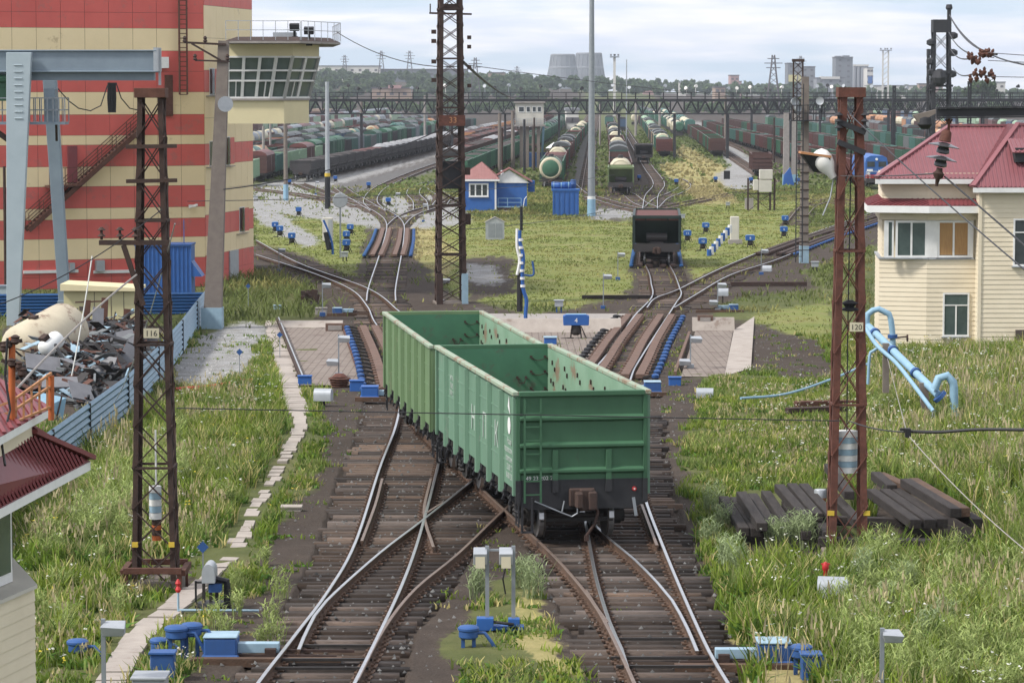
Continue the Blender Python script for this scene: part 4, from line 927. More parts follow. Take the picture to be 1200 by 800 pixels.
# mast 945 with searchlight platform
def simplepole(name, label, cat, base, H, r0, r1, mat, bands=(), lean=(0, 0), n=12, group=None, sq=False):
    t = thing(name, label, cat, base, 0, group); mb = MB(); top = (lean[0], lean[1], H)
    if sq: mb.bar((0, 0, 0), top, r0 * 2, r0 * 2, r1 * 2)
    else: mb.tube([(0, 0, -.2), top], r0, n, r1)
    mb.obj('shaft', mat, t, smooth=not sq)
    for (z0, z1, m, k) in bands:
        mb = MB(); f = lambda z: Vector((lean[0] * z / H, lean[1] * z / H, z)); rr = lambda z: (r0 + (r1 - r0) * z / H) * k
        if sq: mb.bar(f(z0), f(z1), rr(z0) * 2, rr(z0) * 2)
        else: mb.tube([f(z0), f(z1)], rr(z0), n, rr(z1))
        mb.obj('paint_band', m, t, smooth=not sq)
    return t
b = G(942, 308); d = b.y; s = S(d); Hm = zat(90, d) - b.z
t = simplepole('floodlight_mast', 'square concrete mast carrying a railed floodlight platform right of the yard', 'mast', b, Hm, 4.9 / s, 4.0 / s, 'concrete_pole', [(0, 1.2, 'blue_pale', 1.08)], sq=True)
mb = MB()
for k in range(int(Hm / .62)): mb.cbox((0, 0, .9 + k * .6), (10.6 / s, 10.6 / s, .06)) if .9 + k * .6 < Hm * .62 else None
mb.obj('band_clamp', 'rust_dark', t)
zp = zat(142, d) - b.z; x0, x1 = (925 - 942) / s, (963 - 942) / s
mb = MB(); mb.box(x0, x1, -.8, .9, zp, zp + .08); mb.obj('platform', 'steel_dark', t)
mb = MB()
for y in (-.8, .9):
    for zz in (.55, 1.1): mb.bar((x0, y, zp + zz), (x1, y, zp + zz), .05)
    for k in range(5): x = x0 + (x1 - x0) * k / 4; mb.bar((x, y, zp), (x, y, zp + 1.15), .05)
for x in (x0, x1):
    for zz in (.55, 1.1): mb.bar((x, -.8, zp + zz), (x, .9, zp + zz), .05)
mb.obj('railing', 'steel_dark', t)
for x, z, an in ((x0 + .25, zp + 1.35, 20), (x1 - .3, zp + 1.4, -15), (x0 + .5, zp + .9, 35)):
    mb = MB(); mb.M = Matrix.Translation((x, -.7, z)) @ Matrix.Rotation(R_(an), 4, 'Z'); mb.lathe((0, 0, 0), [(.1, .4), (.2, .3), (.28, .05), (.28, 0), (.24, .02)], 14, 'y'); mb.cbox((0, .1, -.3), (.08, .1, .4)); mb.obj('floodlight', 'galv', t, smooth=True)
mb = MB(); q = (936 - 942) / s
for x in (q - .3, q + .15):
    mb.bar((x, -.9, .1), (x, -.9, Hm - .5), .07)
k = 0
while .5 + k * .4 < Hm - .6: mb.bar((q - .3, -.9, .5 + k * .4), (q + .15, -.9, .5 + k * .4), .04); k += 1
mb.obj('ladder', 'steel_dark', t)
mb = MB(); Ht = Hm + (90 - 72) / s
for x in (-.55, .1):
    mb.bar((x - .25, .3, Hm - 3), (x - .25, .3, Ht), .1)
for k in range(7): z = Hm - 3 + k * (Ht - Hm + 3) / 7; mb.bar((-.8, .3, z), (-.15, .3, z + .6), .05); mb.bar((-.15, .3, z), (-.8, .3, z + .6), .05)
mb.box(-.9, -.05, .1, .5, Ht - .05, Ht + .15); mb.obj('upper_frame', 'rust_dark', t)
# twin concrete columns behind it
for px, lab in ((921, 'left one of the twin concrete columns with blue bracing left of the floodlight mast'), (930.5, 'right one of the twin concrete columns, closest to the floodlight mast')):
    b = G(px, 217); s = S(b.y); simplepole('concrete_column', lab, 'column', b, zat(133, b.y) - b.z, 3.6 / s, 3.0 / s, 'concrete', [(0, 1.5, 'blue_light', 1.1)], sq=True)
b = G(923, 218); s = S(b.y); t = thing('blue_support', 'bright blue steel support at the feet of the twin concrete columns', 'support', b)
mb = MB(); mb.add([(-.7, -.6, 0), (.9, -.6, 0), (.9, .1, 0), (-.7, .1, 0), (-.5, -.5, 1.6), (.3, -.5, 2.6), (.3, .1, 2.6), (-.5, .1, 1.6)], [(0, 3, 2, 1), (4, 5, 6, 7), (0, 1, 5, 4), (1, 2, 6, 5), (2, 3, 7, 6), (3, 0, 4, 7)]); mb.obj('panel', 'blue_bright', t)
mb = MB(); mb.bar((1.0, -.4, .9), (2.6, -.4, .8), .4, .5); mb.bar((2.5, -.4, 0), (2.5, -.4, 1.0), .2); mb.obj('arm', 'blue', t)
# tall slim pole
b = G(693, 253); s = S(b.y)
simplepole('tall_pole', 'very tall slim grey steel pole with blue foot beside the blue box', 'pole', b, 27, 4.4 / s, 2.4 / s, 'steel_grey', [(0, 1.7, 'blue_light', 1.12), (1.7, 2.0, 'white', 1.1)])
b = G(384, 245); s = S(b.y)
simplepole('painted_pole', 'white pole with yellow ring and black foot left of the turnouts', 'pole', b, zat(96, b.y) - b.z, 3.0 / s, 2.2 / s, 'galv', [(0, 38 / s, 'black', 1.15), (38 / s, 42 / s, 'yellow', 1.2)])
b = G(249, 385); s = S(b.y); Hp = zat(48, b.y) - b.z; lx = (265 - 249) / s
t = simplepole('concrete_pole', 'tapering concrete pole with blue box foot and loudspeaker beside the striped building', 'pole', b, Hp, 10.5 / s, 6 / s, 'concrete_pole', (), lean=(lx, 0), sq=True)
mb = MB(); mb.cbox((0, 0, .5), (1.0, 1.0, 1.05)); mb.obj('foot_box', 'blue_pale', t)
mb = MB(); z = zat(50, b.y) - b.z; f = lambda px: (px - 249) / s
mb.bar((f(220), -.3, z), (f(268), -.3, z - .1), .1); mb.bar((f(228), -.3, z - .05), (f(262), -.3, z - .85), .09); z2 = zat(71, b.y) - b.z; mb.bar((f(232), -.3, z2), (f(272), -.3, z2 - .05), .08); mb.obj('cross_arm', 'rust_dark', t)
mb = MB()
for px, zz in ((220, z), (244, z), (232, z2), (270, z2)): mb.lathe((f(px), -.3, zz), [(.05, 0), (.11, .05), (.06, .15), (.1, .2), (.04, .3)], 8)
mb.obj('insulator', 'rust_dark', t, smooth=True)
mb = MB(); z3 = zat(122, b.y) - b.z; mb.M = Matrix.Translation((f(267), -.5, z3)) @ Matrix.Rotation(R_(12), 4, 'Z'); mb.lathe((0, 0, 0), [(.37, -.15), (.35, -.13), (.2, .05), (.1, .25), (.16, .3), (.16, .5), (.05, .52)], 18, 'y'); mb.mi = 1; mb.lathe((0, 0, 0), [(.12, -.14), (.1, -.1), (.02, .0)], 12, 'y'); mb.obj('loudspeaker', ['galv', 'white'], t, smooth=True)
# assorted poles (px, base y, top y, half width px, material, label)
for (px, by, ty, hw, m, lab, bands) in (
    (585.5, 208, 133, 2.2, 'concrete_pole', 'brown concrete pole rising behind the red roof of the blue hut', ()),
    (601, 197, 130, 2.4, 'concrete_pole', 'thick dark pole left of the raised white signal cabin', ()),
    (588.5, 245, 150, 1.2, 'rust_dark', 'thin rusty pole standing at the blue hut between its two roofs', ((3.4, 4.2, 'white', 1.5),)),
    (614.5, 205, 140, 1.6, 'steel_dark', 'thin dark pole right in front of the raised signal cabin', ()),
    (626, 200, 138, 1.2, 'rust_dark', 'thin rusty pole under the right half of the signal cabin', ()),
    (335, 235, 145, 2.6, 'concrete_pole', 'concrete pole with pale blue foot in front of the dump train', ((0, 1.9, 'blue_light', 1.2),)),
    (309, 205, 148, 1.8, 'concrete', 'concrete pole beside the striped building above the brown wagons', ()),
    (317, 190, 142, 1.5, 'concrete', 'slimmer concrete pole above the silvery tanks on the left', ()),
    (424, 180, 118, 1.6, 'concrete_pole', 'gantry side pole among the green left wagons', ()),
    (498, 172, 112, 1.6, 'concrete', 'pale pole behind the gravel heaps left of the lattice mast', ()),
    (734, 170, 70, .7, 'galv', 'very slim white pole behind the gantry right of the grey pole', ()),
    (850, 172, 112, 1.6, 'concrete_pole', 'dark pole at the curved track behind the brown gondola pair', ()),
    (907, 190, 138, 1.3, 'rust_dark', 'thin rusty pole left of the twin concrete columns', ()),
    (745, 160, 118, 1.6, 'concrete', 'pale pole under the gantry beside the far cream tank', ()),
    (773, 158, 120, 1.6, 'concrete', 'pale pole under the gantry above the teal wagons', ()),
    (7, 345, 195, 2.0, 'rust_dark', 'thin rusty post at the foot of the crane left edge', ()),
    (703, 170, 122, 1.2, 'concrete', 'short pale pole close right of the tall grey pole', ()),
    (1003, 178, 130, 2.4, 'concrete', 'pale concrete column seen through the right lattice mast', ()),
    ):
    b = G(px, by); s = S(b.y); simplepole('pole', lab, 'pole', b, zat(ty, b.y) - b.z, hw / s, hw * .85 / s, m, bands, n=8)
# far slim lattice masts and right switch-yard masts
def mast_px(px, by, ty, w0, w1, lab, mat='steel_dark', panels=14, cap=.3, name='lattice_mast', brace=.1, leg=.18, kind='X', dist=None):
    if dist: b = PX(px, by, dist)
    else: b = G(px, by)
    s = S(b.y); return lattice(name, lab, 'mast', b, zat(ty, b.y) - b.z, w0 / s, w1 / s, w0 / s, w1 / s, panels, mat, leg=leg, brace=brace, foot=False, cap=cap, kind=kind)
t = mast_px(1100.5, 240, 38, 27, 20, 'tall dark lattice anchor mast with a plate head behind the right house', panels=9, cap=1.4, leg=.28, brace=.14)
s = S(G(1100, 240).y); Hm = t.children[0].dimensions.z if False else zat(38, G(1100, 240).y) - G(1100, 240).z
mb = MB(); mb.bar((9 / s, 0, Hm), (9 / s, 0, Hm + 26 / s), .4); mb.lathe((9 / s, 0, Hm + 26 / s), [(.3, 0), (.4, .2), (.3, .6)], 8); mb.obj('lightning_spike', 'steel_dark', t)
mb = MB()
for z in (95, 101): pass
zz = zat(84, G(1100, 240).y) - G(1100, 240).z
for q in (0, -1.6): mb.bar((-15 / s, -1, zz + q), (13 / s, -1, zz + q), .25)
mb.lathe((-3 / s, -1.2, zz - 1.6), [(.2, 0), (.7, .3), (.9, .9), (.7, 1.6), (.2, 1.9)], 8)
for q, z in ((-12, 50), (13, 42), (13, 62), (-12, 72), (-11, 85), (12, 87)): mb.lathe((q / s, -.6, zat(z, G(1100, 240).y) - G(1100, 240).z), [(.2, -.4), (.55, -.2), (.55, .2), (.2, .4)], 8)
mb.obj('switch_gear', 'steel_dark', t)
t = mast_px(1089.5, 225, 65, 11, 9, 'shorter dark lattice mast just left of the tall anchor mast', panels=12, cap=.8, leg=.28, brace=.12)
mast_px(1135, 205, 99, 5, 4, 'small dark lattice mast behind the red roofed house', panels=10, leg=.2, brace=.1, cap=.5)
mast_px(1047, 190, 103, 4, 3.5, 'small dark lattice mast between the right mast and the anchor masts', panels=10, leg=.2, brace=.1, cap=.4)
# lamps and gantries: long walkway trusses across the yard
def gantry(name, label, d, px0, px1, ytop, ydeck, ybot, posts, lamps, seed):
    t = thing(name, label, 'gantry', (0, d, zat(ybot, d))); s = S(d); x0, x1 = (px0 - 600) / s, (px1 - 600) / s
    zt, zd, zb = zat(ytop, d) - zat(ybot, d), zat(ydeck, d) - zat(ybot, d), 0.0; r = random.Random(seed)
    mb = MB(); n = int((x1 - x0) / 2.7)
    for y in (-1.3, 1.3):
        for z in (zb, zd): mb.bar((x0, y, z), (x1, y, z), .26)
        for k in range(n):
            a = x0 + (x1 - x0) * k / n; b_ = x0 + (x1 - x0) * (k + 1) / n; m_ = (a + b_) / 2
            mb.bar((a, y, zb), (m_, y, zd), .17); mb.bar((m_, y, zd), (b_, y, zb), .17); 
            mb.bar((a, y, zb), (a, y, zd), .14)
    for k in range(0, n): a = x0 + (x1 - x0) * k / n; mb.bar((a, -1.3, zb), (a, 1.3, zb), .1)
    mb.obj('truss', 'steel_dark', t)
    mb = MB(); mb.box(x0, x1, -1.2, 1.2, zd + .14, zd + .42); mb.obj('walkway', 'steel_dark', t)
    mb = MB()
    for y in (-1.3, 1.3):
        for z in (zt, (zt + zd) / 2): mb.bar((x0, y, z), (x1, y, z), .13)
        for k in range(n * 1): a = x0 + (x1 - x0) * (k + .5) / n; mb.bar((a, y, zd), (a, y, zt), .12)
    mb.obj('railing', 'steel_dark', t)
    for px in posts:
        x = (px - 600) / s; mb = MB()
        for q in (-1.0, 1.0): mb.bar((x, q, -zat(ybot, d) + zg(d) - .3), (x, q, 0), .42)
        H = -(-zat(ybot, d) + zg(d)); 
        for k in range(4): z0 = -H + H * k / 4; mb.bar((x, -1, z0), (x, 1, z0 + H / 4), .12)
        mb.obj('post', 'steel_dark', t)
    for px in lamps:
        x = (px - 600) / s + r.uniform(-.4, .4); mb = MB(); z = zt + r.uniform(.2, .9); y = r.choice((-1.3, 1.3))
        mb.bar((x, y, zt - .2), (x, y, z + .2), .1); mb.M = Matrix.Translation((x, y, z + .5)) @ Matrix.Rotation(r.uniform(-.9, .9), 4, 'Z') @ Matrix.Rotation(R_(-15), 4, 'X')
        mb.lathe((0, 0, 0), [(.36, -.3), (.34, -.28), (.3, 0), (.2, .25), (.15, .35)], 10, 'y'); mb.obj('floodlight', r.choice(('steel_dark', 'steel_dark', 'galv', 'white_lamp')), t, smooth=True)
    return t
gantry('walkway_gantry', 'long dark lattice walkway gantry with floodlights spanning the whole yard', 600, 330, 1240, 108.5, 118.5, 133.5, (424, 530, 592, 655, 725, 790, 852, 925, 1045, 1150), (383, 409, 422, 446, 462, 484, 491, 520, 542, 568, 580, 598, 609, 634, 654, 680, 718, 735, 779, 801, 817, 851, 860, 880, 915, 955, 968, 974, 990, 1020, 1060, 1085, 1112, 1146, 1190), 5)
gantry('walkway_gantry', 'second lattice walkway gantry farther back, behind the first one on the right', 800, 850, 1260, 110, 117.5, 129, (880, 960, 1040, 1120), (897, 903, 940, 1005, 1035, 1071, 1130, 1165), 8)
# ================================================================ BUILDINGS
mk('panel_red', (.58, .115, .095), (.50, .095, .08), .6, .45, c3=(.42, .12, .10), p3=.56, s3=.8)
mk('panel_beige', (.76, .62, .38), (.70, .57, .34), .6, .5, c3=(.50, .39, .23), p3=.62, s3=.7)
mk('glass_cabin', (.16, .20, .18), (.05, .07, .065), .5, .1, spec=.8, amt=.9)  # pale tones paint reflections into the cabin glass
mk('wall_dark', (.10, .08, .07), None, 2, .9)
mk('cabin_cream', (.66, .58, .36), (.60, .53, .33), .8, .7, c3=(.30, .24, .17), p3=.69, s3=.9)
mk('siding', (.70, .62, .47), (.61, .53, .39), .7, .55, c3=(.42, .36, .26), p3=.66, s3=.7)
mk('maroon_roof', (.235, .085, .095), (.20, .075, .083), .8, .4, c3=(.22, .07, .075), p3=.6, s3=1.4)
mk('maroon_dark', (.20, .05, .055), (.155, .04, .045), .8, .5, c3=(.09, .035, .03), p3=.6, s3=1.4)
mk('tile_red', (.31, .15, .14), (.25, .12, .11), 2, .6)
mk('hut_blue', (.035, .12, .36), (.03, .10, .3), 1.5, .5)
mk('fence_blue', (.16, .27, .36), (.11, .20, .28), 1.2, .45, c3=(.12, .12, .13), p3=.64, s3=1.6)
mk('fence_deep', (.02, .09, .24), (.02, .07, .19), 1.2, .45)
mk('crane_grey', (.20, .25, .29), (.16, .20, .24), .8, .5, c3=(.12, .12, .13), p3=.68, s3=1.5)
mk('crane_pale', (.36, .42, .45), (.30, .36, .39), .8, .5)
mk('shed_yellow', (.52, .48, .27), (.45, .41, .23), .8, .6, c3=(.33, .27, .16), p3=.66, s3=1.5)
mk('plaster', (.55, .52, .46), (.45, .43, .38), 1, .8)
mk('curtain', (.40, .24, .10), (.28, .16, .07), 6, .8, stretch=(8, 1, .4))
def V3(p): return Vector((p[0], p[1], p[2]))
# ---- striped building on the left
C1, C2, C0 = G(241, 335), G(297, 324), G(0, 340)
dirF = (C1 - C0); dirF.z = 0; C0 = C1 - dirF.normalized() * 26; dirF.normalize()
bl = thing('striped_building', 'tall building clad in red and beige stripes at the left', 'building', C1)
ML = Matrix.Translation(-C1)
def bands(p, q, d, marks, red0, root, pw=1.47, H=20.0, nm='cladding'):
    """marks: picture rows of the band edges read at depth d, top first"""
    zs = [H] + [zat(m, d) - C1.z for m in marks] + [-.3]
    u = (q - p); u.z = 0; Lw = u.length; u.normalize(); nrm = Vector((u.y, -u.x, 0)); n = max(1, round(Lw / pw))
    if True:
        for k in range(len(zs) - 1):
            mb = MB(); mb.M = ML; mat = 'panel_red' if (k % 2 == 0) == red0 else 'panel_beige'
            zt_, zb_ = zs[k], zs[k + 1]; rows = 2 if zt_ - zb_ > 2.0 else 1
            if k == 0: rows = 5
            for r in range(rows):
                a = zb_ + (zt_ - zb_) * r / rows + .008; b_ = zb_ + (zt_ - zb_) * (r + 1) / rows - .008
                for i in range(n):
                    p0 = p + u * (Lw * i / n + .01); p1 = p + u * (Lw * (i + 1) / n - .01)
                    o = nrm * .03
                    A = Vector((p0.x, p0.y, C1.z + a)) + o; B = Vector((p1.x, p1.y, C1.z + a)) + o
                    mb.add([A, B, B + Vector((0, 0, b_ - a)), A + Vector((0, 0, b_ - a)), A - o, B - o, B - o + Vector((0, 0, b_ - a)), A - o + Vector((0, 0, b_ - a))], [(0, 1, 2, 3), (4, 7, 6, 5), (0, 4, 5, 1), (3, 2, 6, 7), (0, 3, 7, 4), (1, 5, 6, 2)])
            mb.obj('cladding_band', mat, root)
bands(C0, C1, C1.y, [34, 60, 108, 134, 158, 169, 194, 217, 242, 255, 277, 301], True, bl)
bands(C1, C2, (C1.y + C2.y) / 2, [9, 83, 108, 167, 191, 248, 272, 294], True, bl, pw=1.3)
mb = MB(); mb.M = ML; back = Vector((-2, 14, 0)); P = [C0, C1, C2, C2 + back, C0 + back]
pts = [(p.x, p.y) for p in P]; mb.prism(pts, C1.z - .3, C1.z + 20, 'xy'); mb.obj('wall', 'wall_dark', bl)
uF = dirF; nF = Vector((uF.y, -uF.x, 0)); uS = (C2 - C1); uS.z = 0; uS.normalize(); nS = Vector((uS.y, -uS.x, 0))
def onF(px, py, off=.05):           # point of the front facade under a pixel
    a, b, c = ray(px, py); o = Vector((0, 0, CH)); dd = Vector((a, b, c)); p0 = C1 + nF * off; t_ = (p0 - o).dot(nF) / dd.dot(nF); return o + dd * t_
def onS(px, py, off=.05):
    a, b, c = ray(px, py); o = Vector((0, 0, CH)); dd = Vector((a, b, c)); p0 = C1 + nS * off; t_ = (p0 - o).dot(nS) / dd.dot(nS); return o + dd * t_
def patch(mb, f, x0, y0, x1, y1, off, th, nr):
    p = [f(x0, y1, off), f(x1, y1, off), f(x1, y0, off), f(x0, y0, off)]; p[2] = Vector((p[1].x, p[1].y, p[2].z)); p[3] = Vector((p[0].x, p[0].y, p[2].z)); p[0].z = p[1].z = (p[0].z + p[1].z) / 2
    q = [v - nr * th for v in p]; mb.add(p + q, [(0, 1, 2, 3), (4, 7, 6, 5), (0, 4, 5, 1), (1, 5, 6, 2), (2, 6, 7, 3), (3, 7, 4, 0)])
def win(f, nr, x0, y0, x1, y1, root, bars=1, shutter=False):
    mb = MB(); mb.M = ML; patch(mb, f, x0, y0, x1, y1, .06, .05, nr); w_ = mb.obj('window', 'white', root)
    mb = MB(); mb.M = ML; n = bars + 1
    for i in range(n):
        a = x0 + (x1 - x0) * (i / n) + .5; b_ = x0 + (x1 - x0) * ((i + 1) / n) - .5; patch(mb, f, a, y0 + 1, b_, y1 - 1, .075, .01, nr)
    mb.obj('pane', 'glass', w_)
    if shutter:
        mb = MB(); mb.M = ML; patch(mb, f, x1 + .4, y0 + 1, x1 + 5, y1 - 2, .3, .02, nr); mb.obj('shutter', 'panel_red', w_)
    mb = MB(); mb.M = ML; patch(mb, f, x0 - 1, y1, x1 + 6, y1 + 1.5, .2, .2, nr); mb.obj('sill', 'concrete', w_)
win(onS, nS, 246, 80, 252, 112, bl, 0, True); win(onS, nS, 246, 165, 251, 195, bl, 0); win(onS, nS, 264, 160, 270, 194, bl, 0, True); win(onS, nS, 281, 242, 287, 272, bl, 0, True)
mb = MB(); mb.M = ML; patch(mb, onS, 270, 292, 280, 328, .12, .1, nS); mb.obj('grey_door', 'galv', bl)
mb = MB(); mb.M = ML; patch(mb, onF, 80, 171, 91, 214, .3, .28, nF); mb.obj('landing_door', 'maroon_dark', bl)
mb = MB(); mb.M = ML; patch(mb, onF, 194, 88, 203, 136, .2, .18, nF); mb.obj('upper_door', 'rust', bl)
mb = MB(); mb.M = ML; patch(mb, onF, 186, 67, 198, 80, .5, .45, nF); mb.obj('cooling_unit', 'white', bl)
mb = MB(); mb.M = ML
for a in ((28, 316, 92, 320), (110, 316, 160, 320)): patch(mb, onF, *a, .2, .18, nF)
mb.obj('ledge', 'white', bl)
mb = MB(); mb.M = ML
for a in ((82, 308, 88, 319), (113, 305, 123, 318)): patch(mb, onF, *a, .5, .4, nF)
mb.obj('meter_box', 'galv', bl)
mb = MB(); mb.M = ML                                      # wall ladder
xa, xb = 210.5, 219.5
for x in (xa, xb): p, q = onF(x, 111, .5), onF(x, -40, .5); q.x, q.y = p.x, p.y; mb.bar(p, q, .1)
k = 111
while k > -40: mb.bar(onF(xa, k, .5), onF(xb, k, .5), .05); k -= 5.5
for k in (105, 60, 10):
    for x in (xa, xb): mb.bar(onF(x, k, .5), onF(x, k, 0), .06)
mb.obj('ladder', 'rust', bl)
mb = MB(); mb.M = ML                                      # steep outside stair with rail
A, B = onF(170, 148, 1.2), onF(34, 270, 1.2)
for o in (.0, -1.0): mb.bar(A + nF * o, B + nF * o, .1, .28)
n = 34
for i in range(n): p = A.lerp(B, i / n); mb.bar(p + Vector((0, 0, .0)), p - nF, .05, .28)
mb.obj('stair', 'rust', bl)
mb = MB(); mb.M = ML; up = Vector((0, 0, 1.0))
for o in (0, -1.0):
    for h in (.55, 1.0): mb.bar(A + nF * o + Vector((0, 0, h)), B + nF * o + Vector((0, 0, h)), .04)
    for i in range(9): p = A.lerp(B, i / 8) + nF * o; mb.bar(p, p + up, .04)
mb.obj('stair_railing', 'rust', bl)
mb = MB(); mb.M = ML; a, b_ = onF(58, 218, 1.4), onF(95, 216, 1.4)
mb.add([a, b_, b_ - nF * 1.3, a - nF * 1.3] + [v - Vector((0, 0, .12)) for v in (a, b_, b_ - nF * 1.3, a - nF * 1.3)], [(0, 1, 2, 3), (4, 7, 6, 5), (0, 4, 5, 1), (1, 5, 6, 2), (2, 6, 7, 3), (3, 7, 4, 0)])
for v in (a, b_, a.lerp(b_, .5)): mb.bar(v, v + up, .04)
mb.bar(a + up, b_ + up, .04); mb.obj('landing', 'rust', bl)
for pts in (([(66, 102), (80, 118), (92, 127), (106, 130), (118, 124), (126, 100)]), ([(136, 97), (142, 115), (152, 127), (166, 130)])):
    mb = MB(); mb.M = ML; mb.tube([onF(x, y, 6) for x, y in pts], .035, 5); mb.obj('hanging_cable', 'black', bl)
mb = MB(); mb.M = ML
for i in range(6): mb.tube([onF(127 + i * 1.6, 97, 6.2), onF(126.5 + i * 1.8, 115, 6.2), onF(127.5 + i * 1.5, 132, 6.2)], .05, 5)
mb.obj('cable_bundle', 'black', bl)
mb = MB(); mb.M = ML; patch(mb, onF, 222, 240, 230, 243, .4, .2, nF); mb.bar(onF(222, 243, .5), onF(231, 240, 1.0), .12); mb.obj('camera_bracket', 'white', bl)
# control cabin standing out from the corner, a part of the building
D1 = 171.0
def W_(px, py, d): return PX(px, py, d)
def ringp(yy, xs, ds): return [W_(x, yy, d) for x, d in zip(xs, ds)]
xsb, dsb = (267, 333, 362, 356, 300), (D1, D1, D1 + 3, D1 + 12, D1 + 12)
def lift(ps, z): return [Vector((p.x, p.y, z)) for p in ps]
zA, zB, zC, zD = zat(145, D1), zat(118, D1), zat(66, D1), zat(52, D1)
bot = lift(ringp(130, xsb, dsb), zA); mid = lift(ringp(118, xsb, dsb), zB)
xst = (267, 343, 374, 368, 300); top = lift(ringp(60, xst, (D1 - .7, D1 - .7, D1 + 2.6, D1 + 12, D1 + 12)), zC); top2 = lift(ringp(56, xst, (D1 - .7, D1 - .7, D1 + 2.6, D1 + 12, D1 + 12)), zD)
def loft(mb, a, b_, caps=True):
    n = len(a); mb.add(list(a) + list(b_), [(i, (i + 1) % n, (i + 1) % n + n, i + n) for i in range(n)] + ([tuple(range(n))[::-1], tuple(range(n, 2 * n))] if caps else []))
def inset(ps, k): c = sum(ps, Vector()) / len(ps); return [Vector((c.x + (p.x - c.x) * k, c.y + (p.y - c.y) * k, p.z)) for p in ps]
mb = MB(); mb.M = ML; loft(mb, bot, mid); mb.obj('cabin_base', 'cabin_cream', bl)
mb = MB(); mb.M = ML; loft(mb, lift(inset(mid, 1.03), zB + .002), lift(inset(mid, 1.03), zB + .12)); mb.obj('cabin_ledge', 'concrete', bl)
mb = MB(); mb.M = ML; loft(mb, top, top2); mb.obj('cabin_frieze', 'cabin_cream', bl)
mb = MB(); mb.M = ML; rf = [W_(262, 48, D1 - 2.5), W_(352, 48, D1 - 2.5), W_(399, 48, D1 + 3), W_(390, 48, D1 + 14), W_(290, 48, D1 + 14)]; loft(mb, lift(rf, zD + .02), lift(rf, zD + .14)); mb.obj('cabin_roof', 'concrete', bl); mb = MB(); mb.M = ML; loft(mb, lift(inset(rf, .99), zD + .141), lift(inset(rf, .8), zD + .4)); mb.obj('roof_top', 'rust_dark', bl)
mb = MB(); mb.M = ML; e0 = [v + Vector((0, 0, .12)) for v in mid]; loft(mb, inset(e0, .975), inset(top, .975), False); mb.obj('cabin_glazing', 'glass_cabin', bl)
mb = MB(); mb.M = ML
for i, n in ((0, 4), (1, 2), (2, 3)):
    a0, a1, b0, b1 = e0[i], e0[i + 1], top[i], top[i + 1]
    for k in range(n + 1): mb.bar(a0.lerp(a1, k / n), b0.lerp(b1, k / n), .17, .12)
    for f in (.02, .42, .66, .98): mb.bar(a0.lerp(b0, f), a1.lerp(b1, f), .13, .1)
    for k in range(n):
        if k % 2 == 0: f = (k + .55) / n; mb.bar(a0.lerp(a1, f), (a0.lerp(a1, f)).lerp(b0.lerp(b1, f), .42), .06)
mb.obj('window_frame', 'white', bl)
mb = MB(); mb.M = ML; zr_ = zD + .2
for i in range(3):
    a, b_ = Vector((rf[i].x, rf[i].y, zr_)), Vector((rf[i + 1].x, rf[i + 1].y, zr_)); a = a.lerp(b_, .03)
    for h in (.55, 1.05): mb.bar(a + Vector((0, 0, h)), b_ + Vector((0, 0, h)), .035)
    for k in range(7): p = a.lerp(b_, k / 6); mb.bar(p, p + Vector((0, 0, 1.05)), .035)
mb.obj('roof_railing', 'galv', bl)
for px, py in ((345, 32), (362, 36)):
    mb = MB(); mb.M = ML @ Matrix.Translation(W_(px, py, D1)) @ Matrix.Rotation(R_(15), 4, 'X'); mb.cbox((0, 0, 0), (.55, .3, .4)); mb.bar((0, 0, -.2), (0, 0, -.75), .14); mb.cbox((0, 0, -.7), (.35, .3, .3)); mb.obj('floodlight', 'steel_dark', bl, bevel=.02)
mb = MB(); mb.M = ML; p = W_(334, 43, D1 + 1); mb.cbox(p, (1.3, .8, .45)); mb.obj('roof_box', 'galv', bl)
# ---- gantry crane
b = G(25, 380); d = b.y; s = S(d); cr_ = thing('gantry_crane', 'blue-grey gantry crane whose beam crosses in front of the striped building', 'crane', b)
X = lambda px: (px - 25) / s
Z = lambda py: zat(py, d) - b.z
mb = MB(); mb.box(X(-120), X(187), -.5, .9, Z(84), Z(60)); mb.box(X(-120), X(188.5), -.62, 1.02, Z(60.3), Z(58.8)); mb.box(X(-120), X(188.5), -.62, 1.02, Z(85), Z(83.2)); mb.obj('beam', 'crane_grey', cr_, bevel=.02)
mb = MB(); mb.box(X(-120), X(184), -.2, .6, Z(94.5), Z(85.1)); mb.obj('lower_beam', 'crane_grey', cr_)
mb = MB(); mb.box(X(185), X(190), -.6, 1, Z(84), Z(56)); mb.bar((X(190), .2, Z(57)), (X(190), .2, Z(100)), .12); mb.obj('end_stop', 'galv', cr_)
def taper(mb, x0, x1, x2, x3, y0, y1, zb_, zt_): mb.add([(x0, y0, zb_), (x1, y0, zb_), (x1, y1, zb_), (x0, y1, zb_), (x2, y0, zt_), (x3, y0, zt_), (x3, y1, zt_), (x2, y1, zt_)], [(0, 3, 2, 1), (4, 5, 6, 7), (0, 1, 5, 4), (1, 2, 6, 5), (2, 3, 7, 6), (3, 0, 4, 7)])
mb = MB(); taper(mb, X(12), X(26), X(16), X(45), -1.1, -.65, 0, Z(62)); 
for k in range(9):
    zz = Z(62) - .6 - k * .32; mb.cbox((X(29.5), -1.12, zz), (.42, .04, .06))
mb.obj('leg', 'crane_pale', cr_, bevel=.02)
mb = MB(); taper(mb, X(54), X(67), X(37), X(53), 4.5, 5.0, -.2, Z(94)); mb.cbox((X(60.5), 4.75, .35), (X(69) - X(52), .8, 1.0)); mb.obj('leg', 'crane_grey', cr_, bevel=.02)
